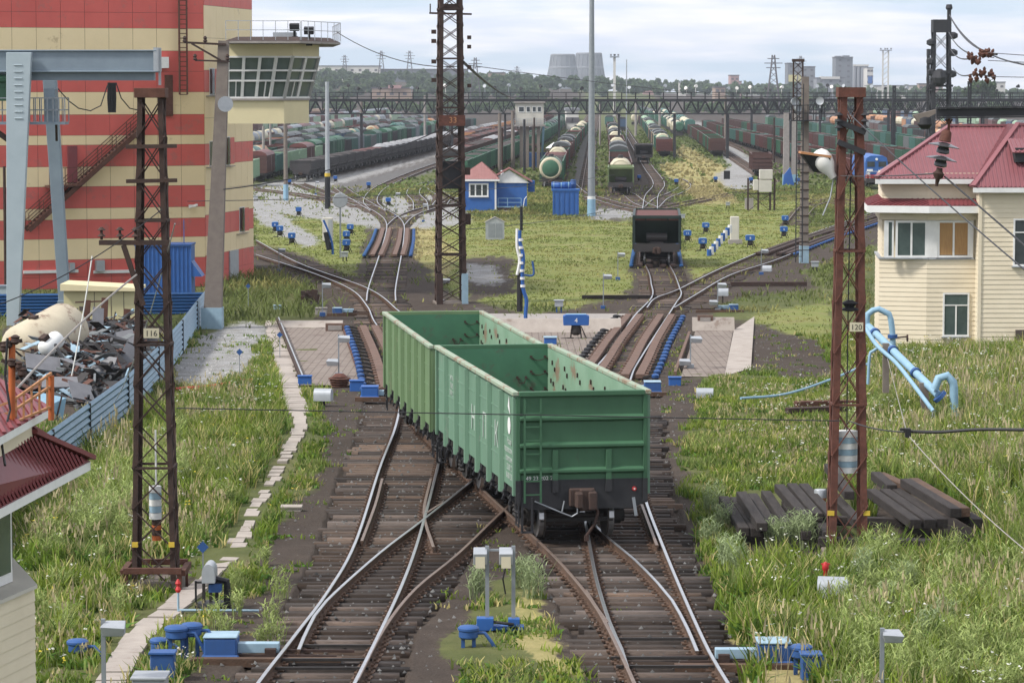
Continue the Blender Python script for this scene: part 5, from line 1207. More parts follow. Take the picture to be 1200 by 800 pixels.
mb = MB(); mb.box(X(40), X(81), -.5, .8, Z(146), Z(143)); mb.box(X(-30), X(14), -.5, .8, Z(146), Z(143)); mb.obj('platform', 'crane_grey', cr_)
mb = MB()
for y in (-.5, .8):
    for py in (115, 129): mb.bar((X(40), y, Z(py)), (X(81), y, Z(py)), .05); mb.bar((X(-30), y, Z(py)), (X(14), y, Z(py)), .05)
    for k in range(7): x = X(40 + 41 * k / 6); mb.bar((x, y, Z(143)), (x, y, Z(115)), .05)
    for k in range(5): x = X(-30 + 44 * k / 4); mb.bar((x, y, Z(143)), (x, y, Z(115)), .05)
mb.obj('railing', 'steel_grey', cr_)
mb = MB(); mb.box(X(56), X(69), -.3, .6, Z(145), Z(104)); mb.obj('control_cabinet', 'crane_grey', cr_, bevel=.02)
mb = MB(); mb.cbox((X(4), .3, Z(95)), (1.4, .8, .6)); mb.cbox((X(3), .3, Z(110)), (1.0, .7, .7)); mb.lathe((X(8), -.2, Z(92)), [(.2, -.5), (.2, .5)], 10, 'x'); mb.obj('hoist_motor', 'w_green', cr_)
mb = MB(); mb.bar((X(-30), 0, Z(133)), (X(14), 0, Z(165)), .25); mb.bar((X(69), 0, Z(146)), (X(62), 2, Z(165)), .12); mb.obj('brace', 'rust_dark', cr_)
# ---- window helper for houses: everything in local coordinates of the thing, plane facing -y (rotated by rz)
def hwin(root, c, w_, h, rz=0, cols=2, mats='glass', transom=0, curtain=None, frame=.07):
    M_ = Matrix.Translation(c) @ Matrix.Rotation(rz, 4, 'Z')
    mb = MB(); mb.M = M_; f = frame
    mb.box(-w_ / 2, w_ / 2, -.05, .02, h - f, h); mb.box(-w_ / 2, w_ / 2, -.05, .02, 0, f); mb.box(-w_ / 2, -w_ / 2 + f, -.05, .02, f, h - f); mb.box(w_ / 2 - f, w_ / 2, -.05, .02, f, h - f)
    top_ = h - f
    if transom: mb.box(-w_ / 2 + f, w_ / 2 - f, -.045, .02, h - transom, h - transom + f * .7); top_ = h - transom
    for k in range(1, cols): x = -w_ / 2 + w_ * k / cols; mb.box(x - f * .45, x + f * .45, -.045, .02, f, top_)
    fr = mb.obj('window', 'white', root)
    mb = MB(); mb.M = M_; mb.box(-w_ / 2 + f * .9, w_ / 2 - f * .9, -.02, -.005, f * .9, h - f * .9); mb.obj('pane', mats, fr)
    if curtain: mb = MB(); mb.M = M_; mb.box(-w_ / 2 + f, w_ / 2 - f, -.028, -.021, f * 1.2, h - f); mb.obj('curtain', curtain, fr)
    mb = MB(); mb.M = M_; mb.box(-w_ / 2 - .06, w_ / 2 + .06, -.14, .02, -.05, -.003); mb.obj('sill', 'galv', fr)
    return fr
def sidingwall(mb, p, q, z0, z1, h=.2, proud=.02):
    """horizontal clapboards between two plan points; the outside is to the right of p->q seen from above... (-y for +x)"""
    p = Vector((p[0], p[1], 0)); q = Vector((q[0], q[1], 0)); u = (q - p).normalized(); nr = Vector((u.y, -u.x, 0)); z = z0
    while z < z1 - .01:
        t_ = min(z + h, z1); a = nr * proud; k = Vector((0, 0, 1))
        mb.add([p + a + k * z, q + a + k * z, q + k * t_, p + k * t_, p + k * z, q + k * z], [(0, 1, 2, 3), (4, 5, 1, 0), (0, 3, 4), (1, 5, 2)]); z = t_
def seamroof(mb, P, n_dir, gap=.18, h=.035):
    """roof plane (convex polygon, world-local points) with standing ribs running down along n_dir"""
    P = [Vector(p) for p in P]; nr = (P[1] - P[0]).cross(P[2] - P[0]).normalized()
    if nr.z < 0: nr = -nr
    mb.add([p for p in P] + [p - nr * .04 for p in P], [tuple(range(len(P))), tuple(range(len(P), 2 * len(P)))[::-1]] + [(i, i + len(P), (i + 1) % len(P) + len(P), (i + 1) % len(P)) for i in range(len(P))])
    f = (n_dir - nr * n_dir.dot(nr)).normalized(); a = nr.cross(f).normalized(); o = P[0]
    loc = [((p - o).dot(a), (p - o).dot(f)) for p in P]; x0, x1 = min(l_[0] for l_ in loc), max(l_[0] for l_ in loc); x = x0 + gap * .5
    while x < x1:
        ys_ = []
        for i in range(len(loc)):
            (ax, ay), (bx_, by) = loc[i], loc[(i + 1) % len(loc)]
            if (ax - x) * (bx_ - x) < 0: ys_.append(ay + (by - ay) * (x - ax) / (bx_ - ax))
        if len(ys_) >= 2:
            y0, y1 = min(ys_), max(ys_)
            if y1 - y0 > .1: mb.bar(o + a * x + f * (y0 + .02) + nr * h * .5, o + a * x + f * (y1 - .02) + nr * h * .5, .05, h)
        x += gap
# ---- house on the right
b = G(1144, 414); dH = b.y; sH = S(dH); hr = thing('siding_house', 'cream siding house with red metal roof and bay window at the right', 'house', b)
X = lambda px, dd=0: (px - 600) / F * (dH + dd) - b.x
Z = lambda py, dd=0: zat(py, dH + dd) - b.z
x0, x1, x2, x3, x4 = X(1024, .6), X(1036), X(1087), X(1143), X(1290)
bay = [(x3, 0), (x2 - .0, -.0), (X(1030, .3), .35), (x0, 1.6), (x0, 6)]
bay = [(X(1027, 5), 5.2), (X(1031, .6), .6), (X(1087), 0.0), (X(1150), 0.0)]
zsill, zwt, zu0, zu1 = Z(304), Z(258), Z(238), Z(207)
mb = MB()
for i in range(3): sidingwall(mb, bay[i], bay[i + 1], -.4, zsill)
mb.obj('lower_wall', 'siding', hr, fix=False)
ins = [(x + (.12 if i < 2 else 0), y + .14) for i, (x, y) in enumerate(bay)]
mb = MB()
for i in range(3): sidingwall(mb, ins[i], ins[i + 1], zsill, zwt)
for i in range(3): sidingwall(mb, bay[i], bay[i + 1], zwt, Z(250))
for i in range(3): sidingwall(mb, ins[i], ins[i + 1], zu0 - .3, zu1 + .15)
mb.obj('upper_wall', 'siding', hr, fix=False)
mb = MB(); zz = zsill
P = [(bay[0][0] - .06, bay[0][1]), (bay[1][0] - .06, bay[1][1] - .06), (bay[2][0], -.08), (bay[3][0] - .3, -.08), (bay[3][0] - .3, .3), (bay[1][0] + .3, .9), (bay[0][0] + .4, bay[0][1])]
mb.prism(P, zz, zz + .07, 'xy'); mb.obj('bay_sill', 'galv', hr)
mb = MB(); xL, xR = X(1040), X(1138)
mb.box(bay[1][0] + .14, xL, .1, .16, zsill + .08, zwt - .02); mb.box(X(1087), X(1099), -.01, .13, zsill + .08, zwt - .02); mb.box(X(1137), X(1141), -.005, .13, zsill + .08, zwt - .02); mb.obj('window_surround', 'white', hr)
hw = zwt - zsill - .1
hwin(hr, ((X(1050) + X(1087)) / 2, .06, zsill + .08), X(1087) - X(1050), hw, rz=R_(0), cols=2, mats='glass_green', frame=.09)
hwin(hr, ((X(1099) + X(1137)) / 2, .06, zsill + .08), X(1137) - X(1099), hw, cols=2, mats='glass', curtain='curtain', frame=.09)
hwin(hr, ((X(1041) + X(1047)) / 2, .15, zsill + .08), X(1048) - X(1040), hw, cols=1, mats='glass_green', frame=.07)
hwin(hr, ((X(1106) + X(1137)) / 2, -.02, Z(394)), X(1137) - X(1106), Z(343) - Z(394), cols=2, transom=.55, mats='glass_green')
mb = MB(); zc0, zc1 = Z(249), Z(240)                       # canopy over the bay
cp = [(X(1012, 5), 5.6), (X(1016, .1), .05), (X(1086), -.75), (X(1148), -.75), (X(1148), .4), (X(1050), .6), (X(1040), 5.6)]
mb.prism(cp, zc0, zc1 - .03, 'xy'); mb.obj('canopy_fascia', 'white', hr)
mb = MB(); top_ = [(X(1032, 5), 5.5, Z(233)), (X(1036, .5), .55, Z(233)), (X(1087), .12, Z(233)), (X(1148), .12, Z(233))]
lo = [(x, y, zc1) for x, y in cp[:4]]
for i in range(3): seamroof(mb, [lo[i], lo[i + 1], top_[i + 1], top_[i]], Vector(top_[i]) - Vector(lo[i]))
mb.obj('canopy_roof', 'maroon_dark', hr)
mb = MB(); mx0 = X(1144); mb2 = [(mx0, 5), (mx0, -1.0), (x4, -1.0), (x4, 7)]
for i in range(3): sidingwall(mb, mb2[i], mb2[i + 1], -.4, Z(217) + .1)
mb.obj('main_wall', 'siding', hr, fix=False)
mb = MB(); mb.box(mx0 + .03, x4 - .03, -.97, 7, -.4, Z(217)); mb.box(X(1030, 5) + .25, mx0 + .02, .75, 7, -.4, zu1); mb.obj('inner_wall', 'wall_dark', hr)
mb = MB(); mb.box(mx0 - .05, mx0 + .08, -1.06, -.93, -.4, Z(217)); mb.obj('corner_trim', 'siding', hr)
hwin(hr, ((X(1183) + X(1218)) / 2, -1.03, Z(310)), X(1218) - X(1183), Z(255) - Z(310), cols=2, transom=.6, mats='glass')
mb = MB(); mb.box(X(1187), X(1212), -1.1, -1.03, -.3, Z(384)); mb.obj('basement_door', 'wall_dark', hr)
ze, ze2 = Z(209), Z(218)
rdg = Z(148, 4)
A1, A2, A3, A4 = Vector((X(1024, .2), -.25, ze)), Vector((X(1142), -.25, ze)), Vector((X(1026, 9), 8.5, ze)), Vector((X(1112, 4), 4, rdg))
Rr = Vector((X(1300, 4), 4, rdg))
mb = MB(); seamroof(mb, [A1, A2 + Vector((1.6, 0, 0)), Rr * .5 + A4 * .5, A4], Vector((0, 1, .6))); seamroof(mb, [A3, A1, A4], Vector((1, 0, .6)))
seamroof(mb, [A3, A4, Rr, Vector((Rr.x, 8.5, ze))], Vector((0, -1, .6)))
B1, B2, Bp = Vector((X(1134), -1.45, ze2)), Vector((X(1330), -1.45, ze2)), Vector((X(1192, 1.5), 1.6, Z(149, 1.5) + .12))
seamroof(mb, [B1, B2, Vector((X(1330), 1.6, Bp.z)), Bp], Vector((0, 1, .6))); seamroof(mb, [Vector((X(1134), 6, ze2)), B1, Bp, Vector((Bp.x, 4.2, Bp.z))], Vector((1, 0, .6)))
mb.obj('roof', 'maroon_roof', hr)
mb = MB(); mb.bar(B1 + Vector((0, 0, .05)), Bp + Vector((0, 0, .05)), .22, .08); mb.bar(A4 + Vector((0, 0, .05)), Rr + Vector((0, 0, .05)), .25, .08); mb.bar(A1 + Vector((0, 0, .05)), A4 + Vector((0, 0, .05)), .2, .08); mb.bar(Bp, Bp + Vector((6, 0, 0)), .3, .12); mb.obj('ridge_cap', 'maroon_roof', hr)
mb = MB(); mb.bar(A1 + Vector((0, .02, -.13)), A2 + Vector((0, .02, -.13)), .08, .2); mb.bar(B1 + Vector((0, .02, -.13)), B2 + Vector((0, .02, -.13)), .08, .2); mb.bar(A3 + Vector((.03, 0, -.13)), A1 + Vector((.03, 0, -.13)), .08, .2); mb.obj('fascia', 'white', hr)
mb = MB(); q = Z(180); mb.prism([(X(1186), q - .35), (X(1215), q - .35), (X(1215), q + .25), (X(1186), q + .25)], -.6, 1.2, 'xz'); mb.obj('dormer', 'steel_dark', hr)
mb = MB(); seamroof(mb, [(X(1182), -.8, Z(178)), (X(1218), -.8, Z(178)), (X(1218), .6, Z(163)), (X(1182), .6, Z(163))], Vector((0, 1, .5))); mb.obj('dormer_roof', 'maroon_roof', hr)
# ---- twin building at the bottom left corner (mostly outside the picture)
def PZ(px, py, z):
    a, b_, c = ray(px, py); t_ = (z - CH) / c; return Vector((a * t_, b_ * t_, z))
bN = PZ(20, 690, 3.5); bN.z = zg(bN.y); tn = thing('siding_house', 'corner of a cream siding building with maroon canopy at bottom left', 'house', bN); MN = Matrix.Translation(-bN)
def VZ(v, z): return Vector((v.x, v.y, z))
zl, zcn, zt2, zue = 3.5, 5.02, 5.62, 5.93
K0, K1 = PZ(-130, 762, zl), PZ(40, 688, zl); K2 = K1 + Vector((-1.0, 3.2, 0)); K3 = K0 + Vector((-1, 5, 0))
mb = MB(); mb.M = MN
for a, c_ in ((K0, K1), (K1, K2)): sidingwall(mb, a, c_, zg(38) - .3, zl, h=.16, proud=.015)
mb.obj('lower_wall', 'siding', tn, fix=False)
mb = MB(); mb.M = MN; out_ = Vector((.05, -.05, 0)); ps = [K0 + out_, K1 + out_, K2 + Vector((.06, 0, 0)), K3]; loft(mb, lift(ps, zl), lift(ps, zl + .05)); mb.obj('bay_ledge', 'plaster', tn)
inn = Vector((-.30, .12, 0)); W0, W1, W2 = K0 + inn, K1 + inn, K2 + inn
mb = MB(); mb.M = MN; loft(mb, lift([W0, W1, W2, K3], zl + .06), lift([W0, W1, W2, K3], zcn)); mb.obj('bay_window', 'white', tn)
mb = MB(); mb.M = MN
for (p, q) in ((W0, W1), (W1, W2)):
    u = (q - p); u.z = 0; u.normalize(); nr = Vector((u.y, -u.x, 0)); p_, q_ = p + u * .1 + nr * .02, q - u * .1 + nr * .02
    mb.add([VZ(p_, zl + .2), VZ(q_, zl + .2), VZ(q_, zcn - .1), VZ(p_, zcn - .1)], [(0, 1, 2, 3)])
mb.obj('pane', 'glass_green', tn)
E0, E1 = PZ(-130, 664, zcn), PZ(106, 540, zcn); E2 = E1 + Vector((-1.3, 3.0, 0)); T0, T1 = PZ(-130, 600, zt2), PZ(37, 509, zt2); T2 = T1 + Vector((-1.1, 3, 0))
mb = MB(); mb.M = MN; ps = [E0, E1, E2, E2 + Vector((-6, 0, 0))]; loft(mb, lift(ps, zcn - .12), lift(ps, zcn - .006)); mb.obj('canopy_fascia', 'white', tn)
mb = MB(); mb.M = MN; seamroof(mb, [E0, E1, T1, T0], T0 - E0, gap=.16, h=.03); seamroof(mb, [E1, E2, T2, T1], T2 - E2, gap=.16, h=.03); mb.obj('canopy_roof', 'maroon_dark', tn)
mb = MB(); mb.M = MN; mb.bar(E1 + Vector((0, 0, .05)), T1 + Vector((0, 0, .04)), .16, .06); mb.obj('ridge_cap', 'maroon_dark', tn)
mb = MB(); mb.M = MN; sidingwall(mb, T0, T1, zt2 - .05, zue, h=.16, proud=.015); sidingwall(mb, T1, T2, zt2 - .05, zue, h=.16, proud=.015); mb.obj('upper_wall', 'siding', tn, fix=False)
U0, U1 = PZ(-130, 585, zue), PZ(58, 479, zue); U2 = U1 + Vector((-.9, 2.6, 0)); A1 = PZ(-12, 440, 6.3); A0 = A1 + Vector((-3, -.8, 0))
mb = MB(); mb.M = MN; ps = [U0, U1, U2, U2 + Vector((-6, 0, 0))]; loft(mb, lift(ps, zue - .1), lift(ps, zue - .006)); mb.obj('fascia', 'white', tn)
mb = MB(); mb.M = MN; seamroof(mb, [U0, U1, A1, A0], Vector((-.3, 1, .2)), gap=.16, h=.03); seamroof(mb, [U1, U2, A1], A1 - U1, gap=.16, h=.03); mb.obj('roof', 'maroon_dark', tn)
rl = thing('rusty_railing', 'rusty orange railing and aerial fittings on the bottom left roof edge', 'railing', PZ(20, 500, 5.95)); dq = rl.location.y + .5; MR = Matrix.Translation(-Vector(rl.location)); Q = lambda px, py, dd=0: PX(px, py, dq + dd)
mb = MB(); mb.M = MR
for y0, y1 in ((470, 437), (482, 452), (496, 476)): mb.bar(Q(14, y0), Q(60, y1, .8), .028); mb.bar(Q(-20, y0 + 12), Q(14, y0), .028)
for k in range(5): f = (k + .5) / 5; mb.bar(Q(14 + 46 * f, 496 - 20 * f, .8 * f), Q(14 + 46 * f, 468 - 33 * f, .8 * f), .025)
mb.obj('rail', 'w_orange', rl)
for px, y0, y1, w_ in ((14, 505, 395, .042), (60, 492, 440, .038)):
    mb = MB(); mb.M = MR; mb.tube([Q(px, y0, 0 if px < 30 else .8), Q(px, y1, 0 if px < 30 else .8)], w_, 10); mb.obj('post', 'orange', rl, smooth=True)
mb = MB(); mb.M = MR
for px, py, r in ((10, 403, .05), (18, 398, .06), (14, 425, .055), (4, 408, .05), (22, 428, .05), (26, 436, .06)): v = Q(px, py, -.05); mb.lathe((v.x, v.y, v.z), [(.02, -r), (r, -r * .5), (r * .8, .3 * r), (r, .6 * r), (.02, r)], 10)
mb.bar(Q(-8, 404), Q(26, 399), .045); mb.bar(Q(2, 422), Q(30, 432), .04); mb.obj('insulator_cluster', 'rust_dark', rl, smooth=True)
mb = MB(); mb.M = MR; mb.tube([Q(9, 396, -.2), Q(6, 440, -.2), Q(12, 480, -.3), Q(2, 520, -.6), Q(6, 545, -1)], .016, 5); mb.obj('hanging_cable', 'black', rl)
# ---- fences
def wavefence(name, label, line, h, mat, post=True):
    t = thing(name, label, 'fence', line[0]); M_ = Matrix.Translation(-Vector(line[0])); mb = MB(); mb.M = M_; n = 2 * 7
    for i in range(len(line) - 1):
        a, b_ = Vector(line[i]), Vector(line[i + 1]); u = (b_ - a); u.z = 0; u.normalize(); nr = Vector((u.y, -u.x, 0)); vs = []
        for k in range(n + 1):
            o = nr * (.035 * (1 if k % 2 else -1) + .09 * (i % 2) * 0); z = h * k / n
            vs += [a + o + Vector((0, 0, z)), b_ + o + Vector((0, 0, z))]
        mb.add(vs, [(2 * k, 2 * k + 1, 2 * k + 3, 2 * k + 2) for k in range(n)])
    mb.obj('corrugated_sheet', mat, t, fix=False)
    if post:
        mb = MB(); mb.M = M_
        for i in range(1, len(line) - 1): a = Vector(line[i]); mb.bar(a + Vector((0, .12, -.3)), a + Vector((0, .12, h)), .08)
        mb.obj('post', 'steel_dark', t)
    return t
line = [G(x, y) for x, y in ((-40, 660), (16, 604), (62, 566), (105, 530), (150, 492), (186, 452), (214, 415), (231, 389), (243, 372))]
wavefence('corrugated_fence', 'long pale blue corrugated fence running away past the scrap heap', line, 1.45, 'fence_blue')
line = [G(x, 371 - x * .01) for x in (-60, 0, 60, 120, 180, 241)]
wavefence('corrugated_fence', 'dark blue corrugated fence in front of the striped building', line, 1.15, 'fence_deep')
# ---- shed, kiosk, grey cabinets
b = G(118, 386); s = S(b.y); t = thing('yellow_shed', 'small yellowish shed with pale flat roof behind the scrap heap', 'shed', b)
mb = MB(); w_ = 86 / s; mb.box(-w_ / 2, w_ / 2, 0, 2.4, -.2, 46 / s); mb.obj('wall', 'shed_yellow', t, bevel=.01)
mb = MB(); mb.prism([(-w_ / 2 - .12, 46 / s), (w_ / 2 + .12, 46 / s - .02), (w_ / 2 + .12, 49 / s), (-w_ / 2 - .12, 54 / s)], -.3, 2.6, 'xz'); mb.obj('roof', 'cabin_cream', t)
mb = MB()
for x in (-.3, .5, 1.1): mb.box(x, x + .03, -.012, -.002, 0, 44 / s)
mb.box(-1.0, -.75, -.05, -.002, .9, 1.1); mb.obj('panel_seam', 'wall_dark', t)
b = G(196, 350); s = S(b.y); t = thing('blue_kiosk', 'bright blue metal kiosk with slanted awning against the striped building', 'kiosk', b)
mb = MB(); mb.box(-37 / s, 28 / s, 0, 2.2, -.2, 62 / s); mb.obj('wall', 'hut_blue', t); mb = MB()
for k in range(14): x = -36 / s + k * 64 / s / 13; mb.box(x - .03, x + .03, -.05, -.002, 0, 62 / s)
mb.obj('wall_rib', 'hut_blue', t)
mb = MB(); mb.prism([(28.5 / s, 26 / s), (41 / s, 26 / s), (28.5 / s, 44 / s)], 0, 1.6, 'xz'); mb.obj('awning', 'blue_bright', t)
mb = MB(); mb.bar((18 / s, 1, 62 / s), (18 / s, 1, 92 / s), .05); mb.prism([(-38 / s, 62 / s), (29 / s, 62 / s), (29 / s, 64 / s), (-38 / s, 64 / s)], -.1, 2.3, 'xz'); mb.obj('roof', 'blue', t)
b = G(5, 366); s = S(b.y); t = thing('grey_cabinet', 'pale grey double-door cabinet at the left edge beside the crane leg', 'cabinet', b)
mb = MB(); mb.box(-26 / s, 7 / s, 0, .8, -.1, 30 / s); mb.obj('body', 'crane_pale', t, bevel=.01); mb = MB(); mb.box(-10 / s, -9.6 / s, -.02, -.003, .05, 28 / s); mb.box(-9 / s, -8 / s, -.05, -.003, .5, .7); mb.obj('door_handle', 'steel_dark', t)
mb = MB(); mb.box(-27 / s, 8 / s, -.05, .85, 30 / s, 31.5 / s); mb.obj('roof', 'crane_grey', t)
b = G(580, 281); s = S(b.y); t = thing('grey_cabinet', 'small grey gabled metal cabinet on the lawn below the blue hut', 'cabinet', b)
mb = MB(); w_ = 11 / s; mb.prism([(-w_, -.1), (w_, -.1), (w_, 21 / s), (0, 26 / s), (-w_, 21 / s)], 0, 1.2, 'xz'); mb.obj('body', 'galv', t)
mb = MB(); mb.box(-w_ * .7, w_ * .02, -.02, -.003, .2, 19 / s); mb.box(w_ * .1, w_ * .8, -.02, -.003, .2, 19 / s); mb.obj('door', 'steel_grey', t)
mb = MB(); mb.quad((-w_ - .08, -.06, 20.5 / s), (-w_ - .08, 1.25, 20.5 / s), (0, 1.25, 26.8 / s), (0, -.06, 26.8 / s)); mb.quad((w_ + .08, -.06, 20.5 / s), (w_ + .08, 1.25, 20.5 / s), (0, 1.25, 26.8 / s), (0, -.06, 26.8 / s)); mb.obj('roof', 'concrete', t)
# ---- blue hut
b = G(562, 248); s = S(b.y); t = thing('blue_hut', 'blue hut with pinkish tiled hip roof and white framed window', 'hut', b)
w0, w1 = -21.5 / s, 19.5 / s; he = 38 / s; Lb_ = 5.0
mb = MB(); mb.box(w0, w1, 0, Lb_, 0, he); mb.box(w1 + .004, w1 + 36 / s, 1.6, Lb_ + 1, .5, he - .3); mb.obj('wall', 'hut_blue', t)
mb = MB(); mb.box(w1 - .16, w1 + .02, -.03, .12, 0, he); mb.box(w0 - .01, w0 + .08, -.03, .1, 0, he); mb.obj('corner_trim', 'white', t)
mb = MB(); mb.box(w0 - .05, w1 + 2.5, -.15, 2, -.2, .12); mb.obj('plinth', 'concrete', t)
hwin(t, ((w0 + .35 + 1.85) / 2 - .72 + .5, -.02, 1.55), 23 / s, 16 / s, cols=3, mats='glass', frame=.16)
def tiled(mb, P, dirn): seamroof(mb, P, dirn, gap=.3, h=.04)
mb = MB(); e = .35; zE = he; A = [Vector((w0 - e, -e, zE)), Vector((w1 + e, -e, zE)), Vector((w1 + e, Lb_ + e, zE)), Vector((w0 - e, Lb_ + e, zE))]; ap = Vector(((w0 + w1) / 2 + .3, 2.1, zE + 1.75)); ap2 = Vector(((w0 + w1) / 2 + .3, Lb_ - 1.6, zE + 1.75))
tiled(mb, [A[0], A[1], ap], Vector((0, 1, .6))); tiled(mb, [A[1], A[2], ap2, ap], Vector((-1, 0, .6))); tiled(mb, [A[2], A[3], ap2], Vector((0, -1, .6))); tiled(mb, [A[3], A[0], ap, ap2], Vector((1, 0, .6)))
mb.obj('roof', 'tile_red', t)
mb = MB(); mb.box(w0 - e, w1 + e, -e + .0, -e + .06, zE - .22, zE - .01); mb.box(w1 + e - .06, w1 + e, -e + .061, Lb_, zE - .22, zE - .01); mb.obj('fascia', 'white', t)
mb = MB(); xa, xb = w1 + .2, w1 + 37 / s; zA_ = he - .35; rx = (xa + xb) / 2 - .4
tiled(mb, [(rx, 1.2, zA_ + 1.45), (xb + .5, 1.2, zA_), (xb + .5, Lb_ + 1.4, zA_), (rx, Lb_ + 1.4, zA_ + 1.45)], Vector((-1, 0, .7))); tiled(mb, [(xa - .3, 1.2, zA_ + .6), (rx, 1.2, zA_ + 1.45), (rx, Lb_ + 1.4, zA_ + 1.45), (xa - .3, Lb_ + 1.4, zA_ + .6)], Vector((1, 0, .7)))
mb.obj('annex_roof', 'tile_red', t)
mb = MB(); mb.prism([(xa, zA_ - .1), (xb + .2, zA_ - .1), (rx, zA_ + 1.25), (xa, zA_ + .6)], 1.45, 1.6, 'xz'); mb.obj('annex_gable', 'white', t)
mb = MB(); mb.box(w1 + .1, xb - .6, .3, 1.55, .42, .52)
for x in (w1 + .2, w1 + 1.2, xb - .7): mb.bar((x, .35, 0), (x, .35, 1.4), .07)
for z in (.95, 1.4): mb.bar((w1 + .2, .35, z), (xb - .7, .35, z), .06)
mb.obj('porch', 'blue_light', t)
mb = MB(); mb.box(xb - .7, xb + .2, .2, 1.5, -.1, .3); mb.box(w1 + .1, xb - .7, .2, 1.5, -.1, .4); mb.obj('porch_step', 'rust_dark', t)
mb = MB(); mb.tube([(xb - .5, .3, .3), (xb - .35, .3, 1.3), (xb - .1, .3, 1.6)], .05, 6); mb.cbox((w0 + .1, -.12, 1.45), (.28, .16, .3)); mb.obj('downpipe', 'white', t)
mb = MB(); mb.box(xb + .02, xb + .75, 3, 4, zA_ - 1.1, zA_ + .1); mb.obj('side_box', 'blue_bright', t)
# ---- blue bunker box with a barrel on it
b = G(663.5, 253); s = S(b.y); t = thing('blue_bin', 'big bright blue metal bin on the grass left of the tall pole', 'bin', b)
mb = MB(); mb.box(-15.5 / s, 14.5 / s, 0, 2.0, .05, 30 / s); mb.box(-17 / s, 16 / s, -.08, 2.1, 29 / s, 31.5 / s); mb.obj('body', 'hut_blue', t, bevel=.02)
mb = MB()
for k in range(6): x = -15 / s + 29 / s * k / 5; mb.box(x - .06, x + .06, -.06, -.002, .05, 29 / s)
mb.obj('rib', 'blue_bright', t)
bt = thing('blue_barrel', 'light blue barrel lying on top of the blue bin', 'barrel', (b.x - .5, b.y + .9, b.z + 31.5 / s))
mb = MB(); mb.lathe((0, 0, .34), [(.02, -1.0), (.3, -1.0), (.34, -.95), (.34, -.3), (.36, -.27), (.34, -.24), (.34, .3), (.36, .33), (.34, .36), (.34, .95), (.3, 1.0), (.02, 1.0)], 16, 'x'); mb.obj('shell', 'blue_bright', bt, smooth=True); mb = MB()
for q in (-.75, 0, .75): mb.lathe((0, 0, .34), [(.35, q - .04), (.35, q + .04)], 16, 'x')
mb.obj('strap', 'blue_light', bt, smooth=True)
bt = thing('blue_drum', 'dark blue upright drum behind the barrel on the blue bin', 'drum', (b.x + .75, b.y + 1.6, b.z + 31.5 / s)); mb = MB(); mb.lathe((0, 0, 0), [(.28, 0), (.3, .03), (.3, .4), (.32, .43), (.3, .46), (.3, .85), (.28, .88)], 14); mb.obj('shell', 'blue', bt, smooth=True); mb = MB(); mb.lathe((0, 0, .881), [(.26, 0), (.26, .02)], 14); mb.obj('lid', 'blue_bright', bt)
# ---- raised signal cabin
b = G(621, 197); s = S(b.y); zt_, zb_ = zat(121, b.y) - b.z, zat(147, b.y) - b.z; t = thing('signal_cabin', 'white signal cabin raised on brown concrete legs beside the tracks', 'signal cabin', b)
mb = MB(); mb.box(-17 / s, 16 / s, 0, 4.5, zb_ + .1, zt_); mb.obj('wall', 'plaster', t); mb = MB(); mb.box(-19 / s, 18 / s, -.3, 4.8, zb_ - .2, zb_ + .099); mb.box(-19 / s, 18 / s, -.3, 4.8, zt_ + .001, zt_ + .25); mb.obj('slab', 'concrete', t)
for x, w_ in ((-10, 7), (-2, 5), (5, 5), (11, 5)):
    fr = MB(); fr.box((x - w_ / 2) / s, (x + w_ / 2) / s, -.06, -.003, zb_ + 15 / s, zb_ + 22 / s); o = fr.obj('window', 'white', t); g_ = MB(); g_.box((x - w_ / 2 + .7) / s, (x + w_ / 2 - .7) / s, -.08, -.061, zb_ + 16 / s, zb_ + 21.3 / s); g_.obj('pane', 'glass', o)
mb = MB()
for h in (.4, .75, 1.1):
    for y in (-.3,): mb.bar((-19 / s, y, zb_ + h), (18 / s, y, zb_ + h), .06)
for k in range(8): x = (-19 + 37 * k / 7) / s; mb.bar((x, -.3, zb_), (x, -.3, zb_ + 1.1), .06)
mb.obj('railing', 'galv', t)
for x, y in ((-10, .6), (-3, .6), (4, .6), (10, .6), (-10, 4), (10, 4)):
    mb = MB(); mb.bar((x / s, y, -.2), (x / s, y, zb_ - .2), .55); mb.obj('leg', 'concrete_pole', t)
mb = MB(); mb.bar((-15 / s, .6, zb_ - .25), (-10 / s, .6, zb_ - 2.4), .2); mb.bar((15 / s, .6, zb_ - .25), (10 / s, .6, zb_ - 2.4), .2); mb.bar((-10 / s, .61, zb_ * .55), (10 / s, .61, zb_ * .55), .3); mb.obj('brace', 'concrete_pole', t)
mb = MB(); mb.prism([(0 - 17.5 / s, 1.2), (16.5 / s, 1.2), (15 / s, 2.6), (-15 / s, 2.6)], 4, 4.2, 'xz') if False else mb.bar((14 / s, 4, 0), (16 / s, .2, zb_), .35); mb.obj('stair', 'blue_light', t)
b = G(606, 196); s = S(b.y); t = thing('blue_hut', 'low blue hut with small pink roof at the foot of the signal cabin', 'hut', (b.x + 3.2, b.y - 2, b.z))
mb = MB(); mb.box(-2.4, 2.2, 0, 3, -.1, 2.6); mb.obj('wall', 'fence_deep', t); mb = MB(); tiled(mb, [(-.6, -.3, 4.0), (2.9, -.3, 2.6), (2.9, 3.3, 2.6), (-.6, 3.3, 4.0)], Vector((-1, 0, .5))); mb.obj('roof', 'tile_red', t)
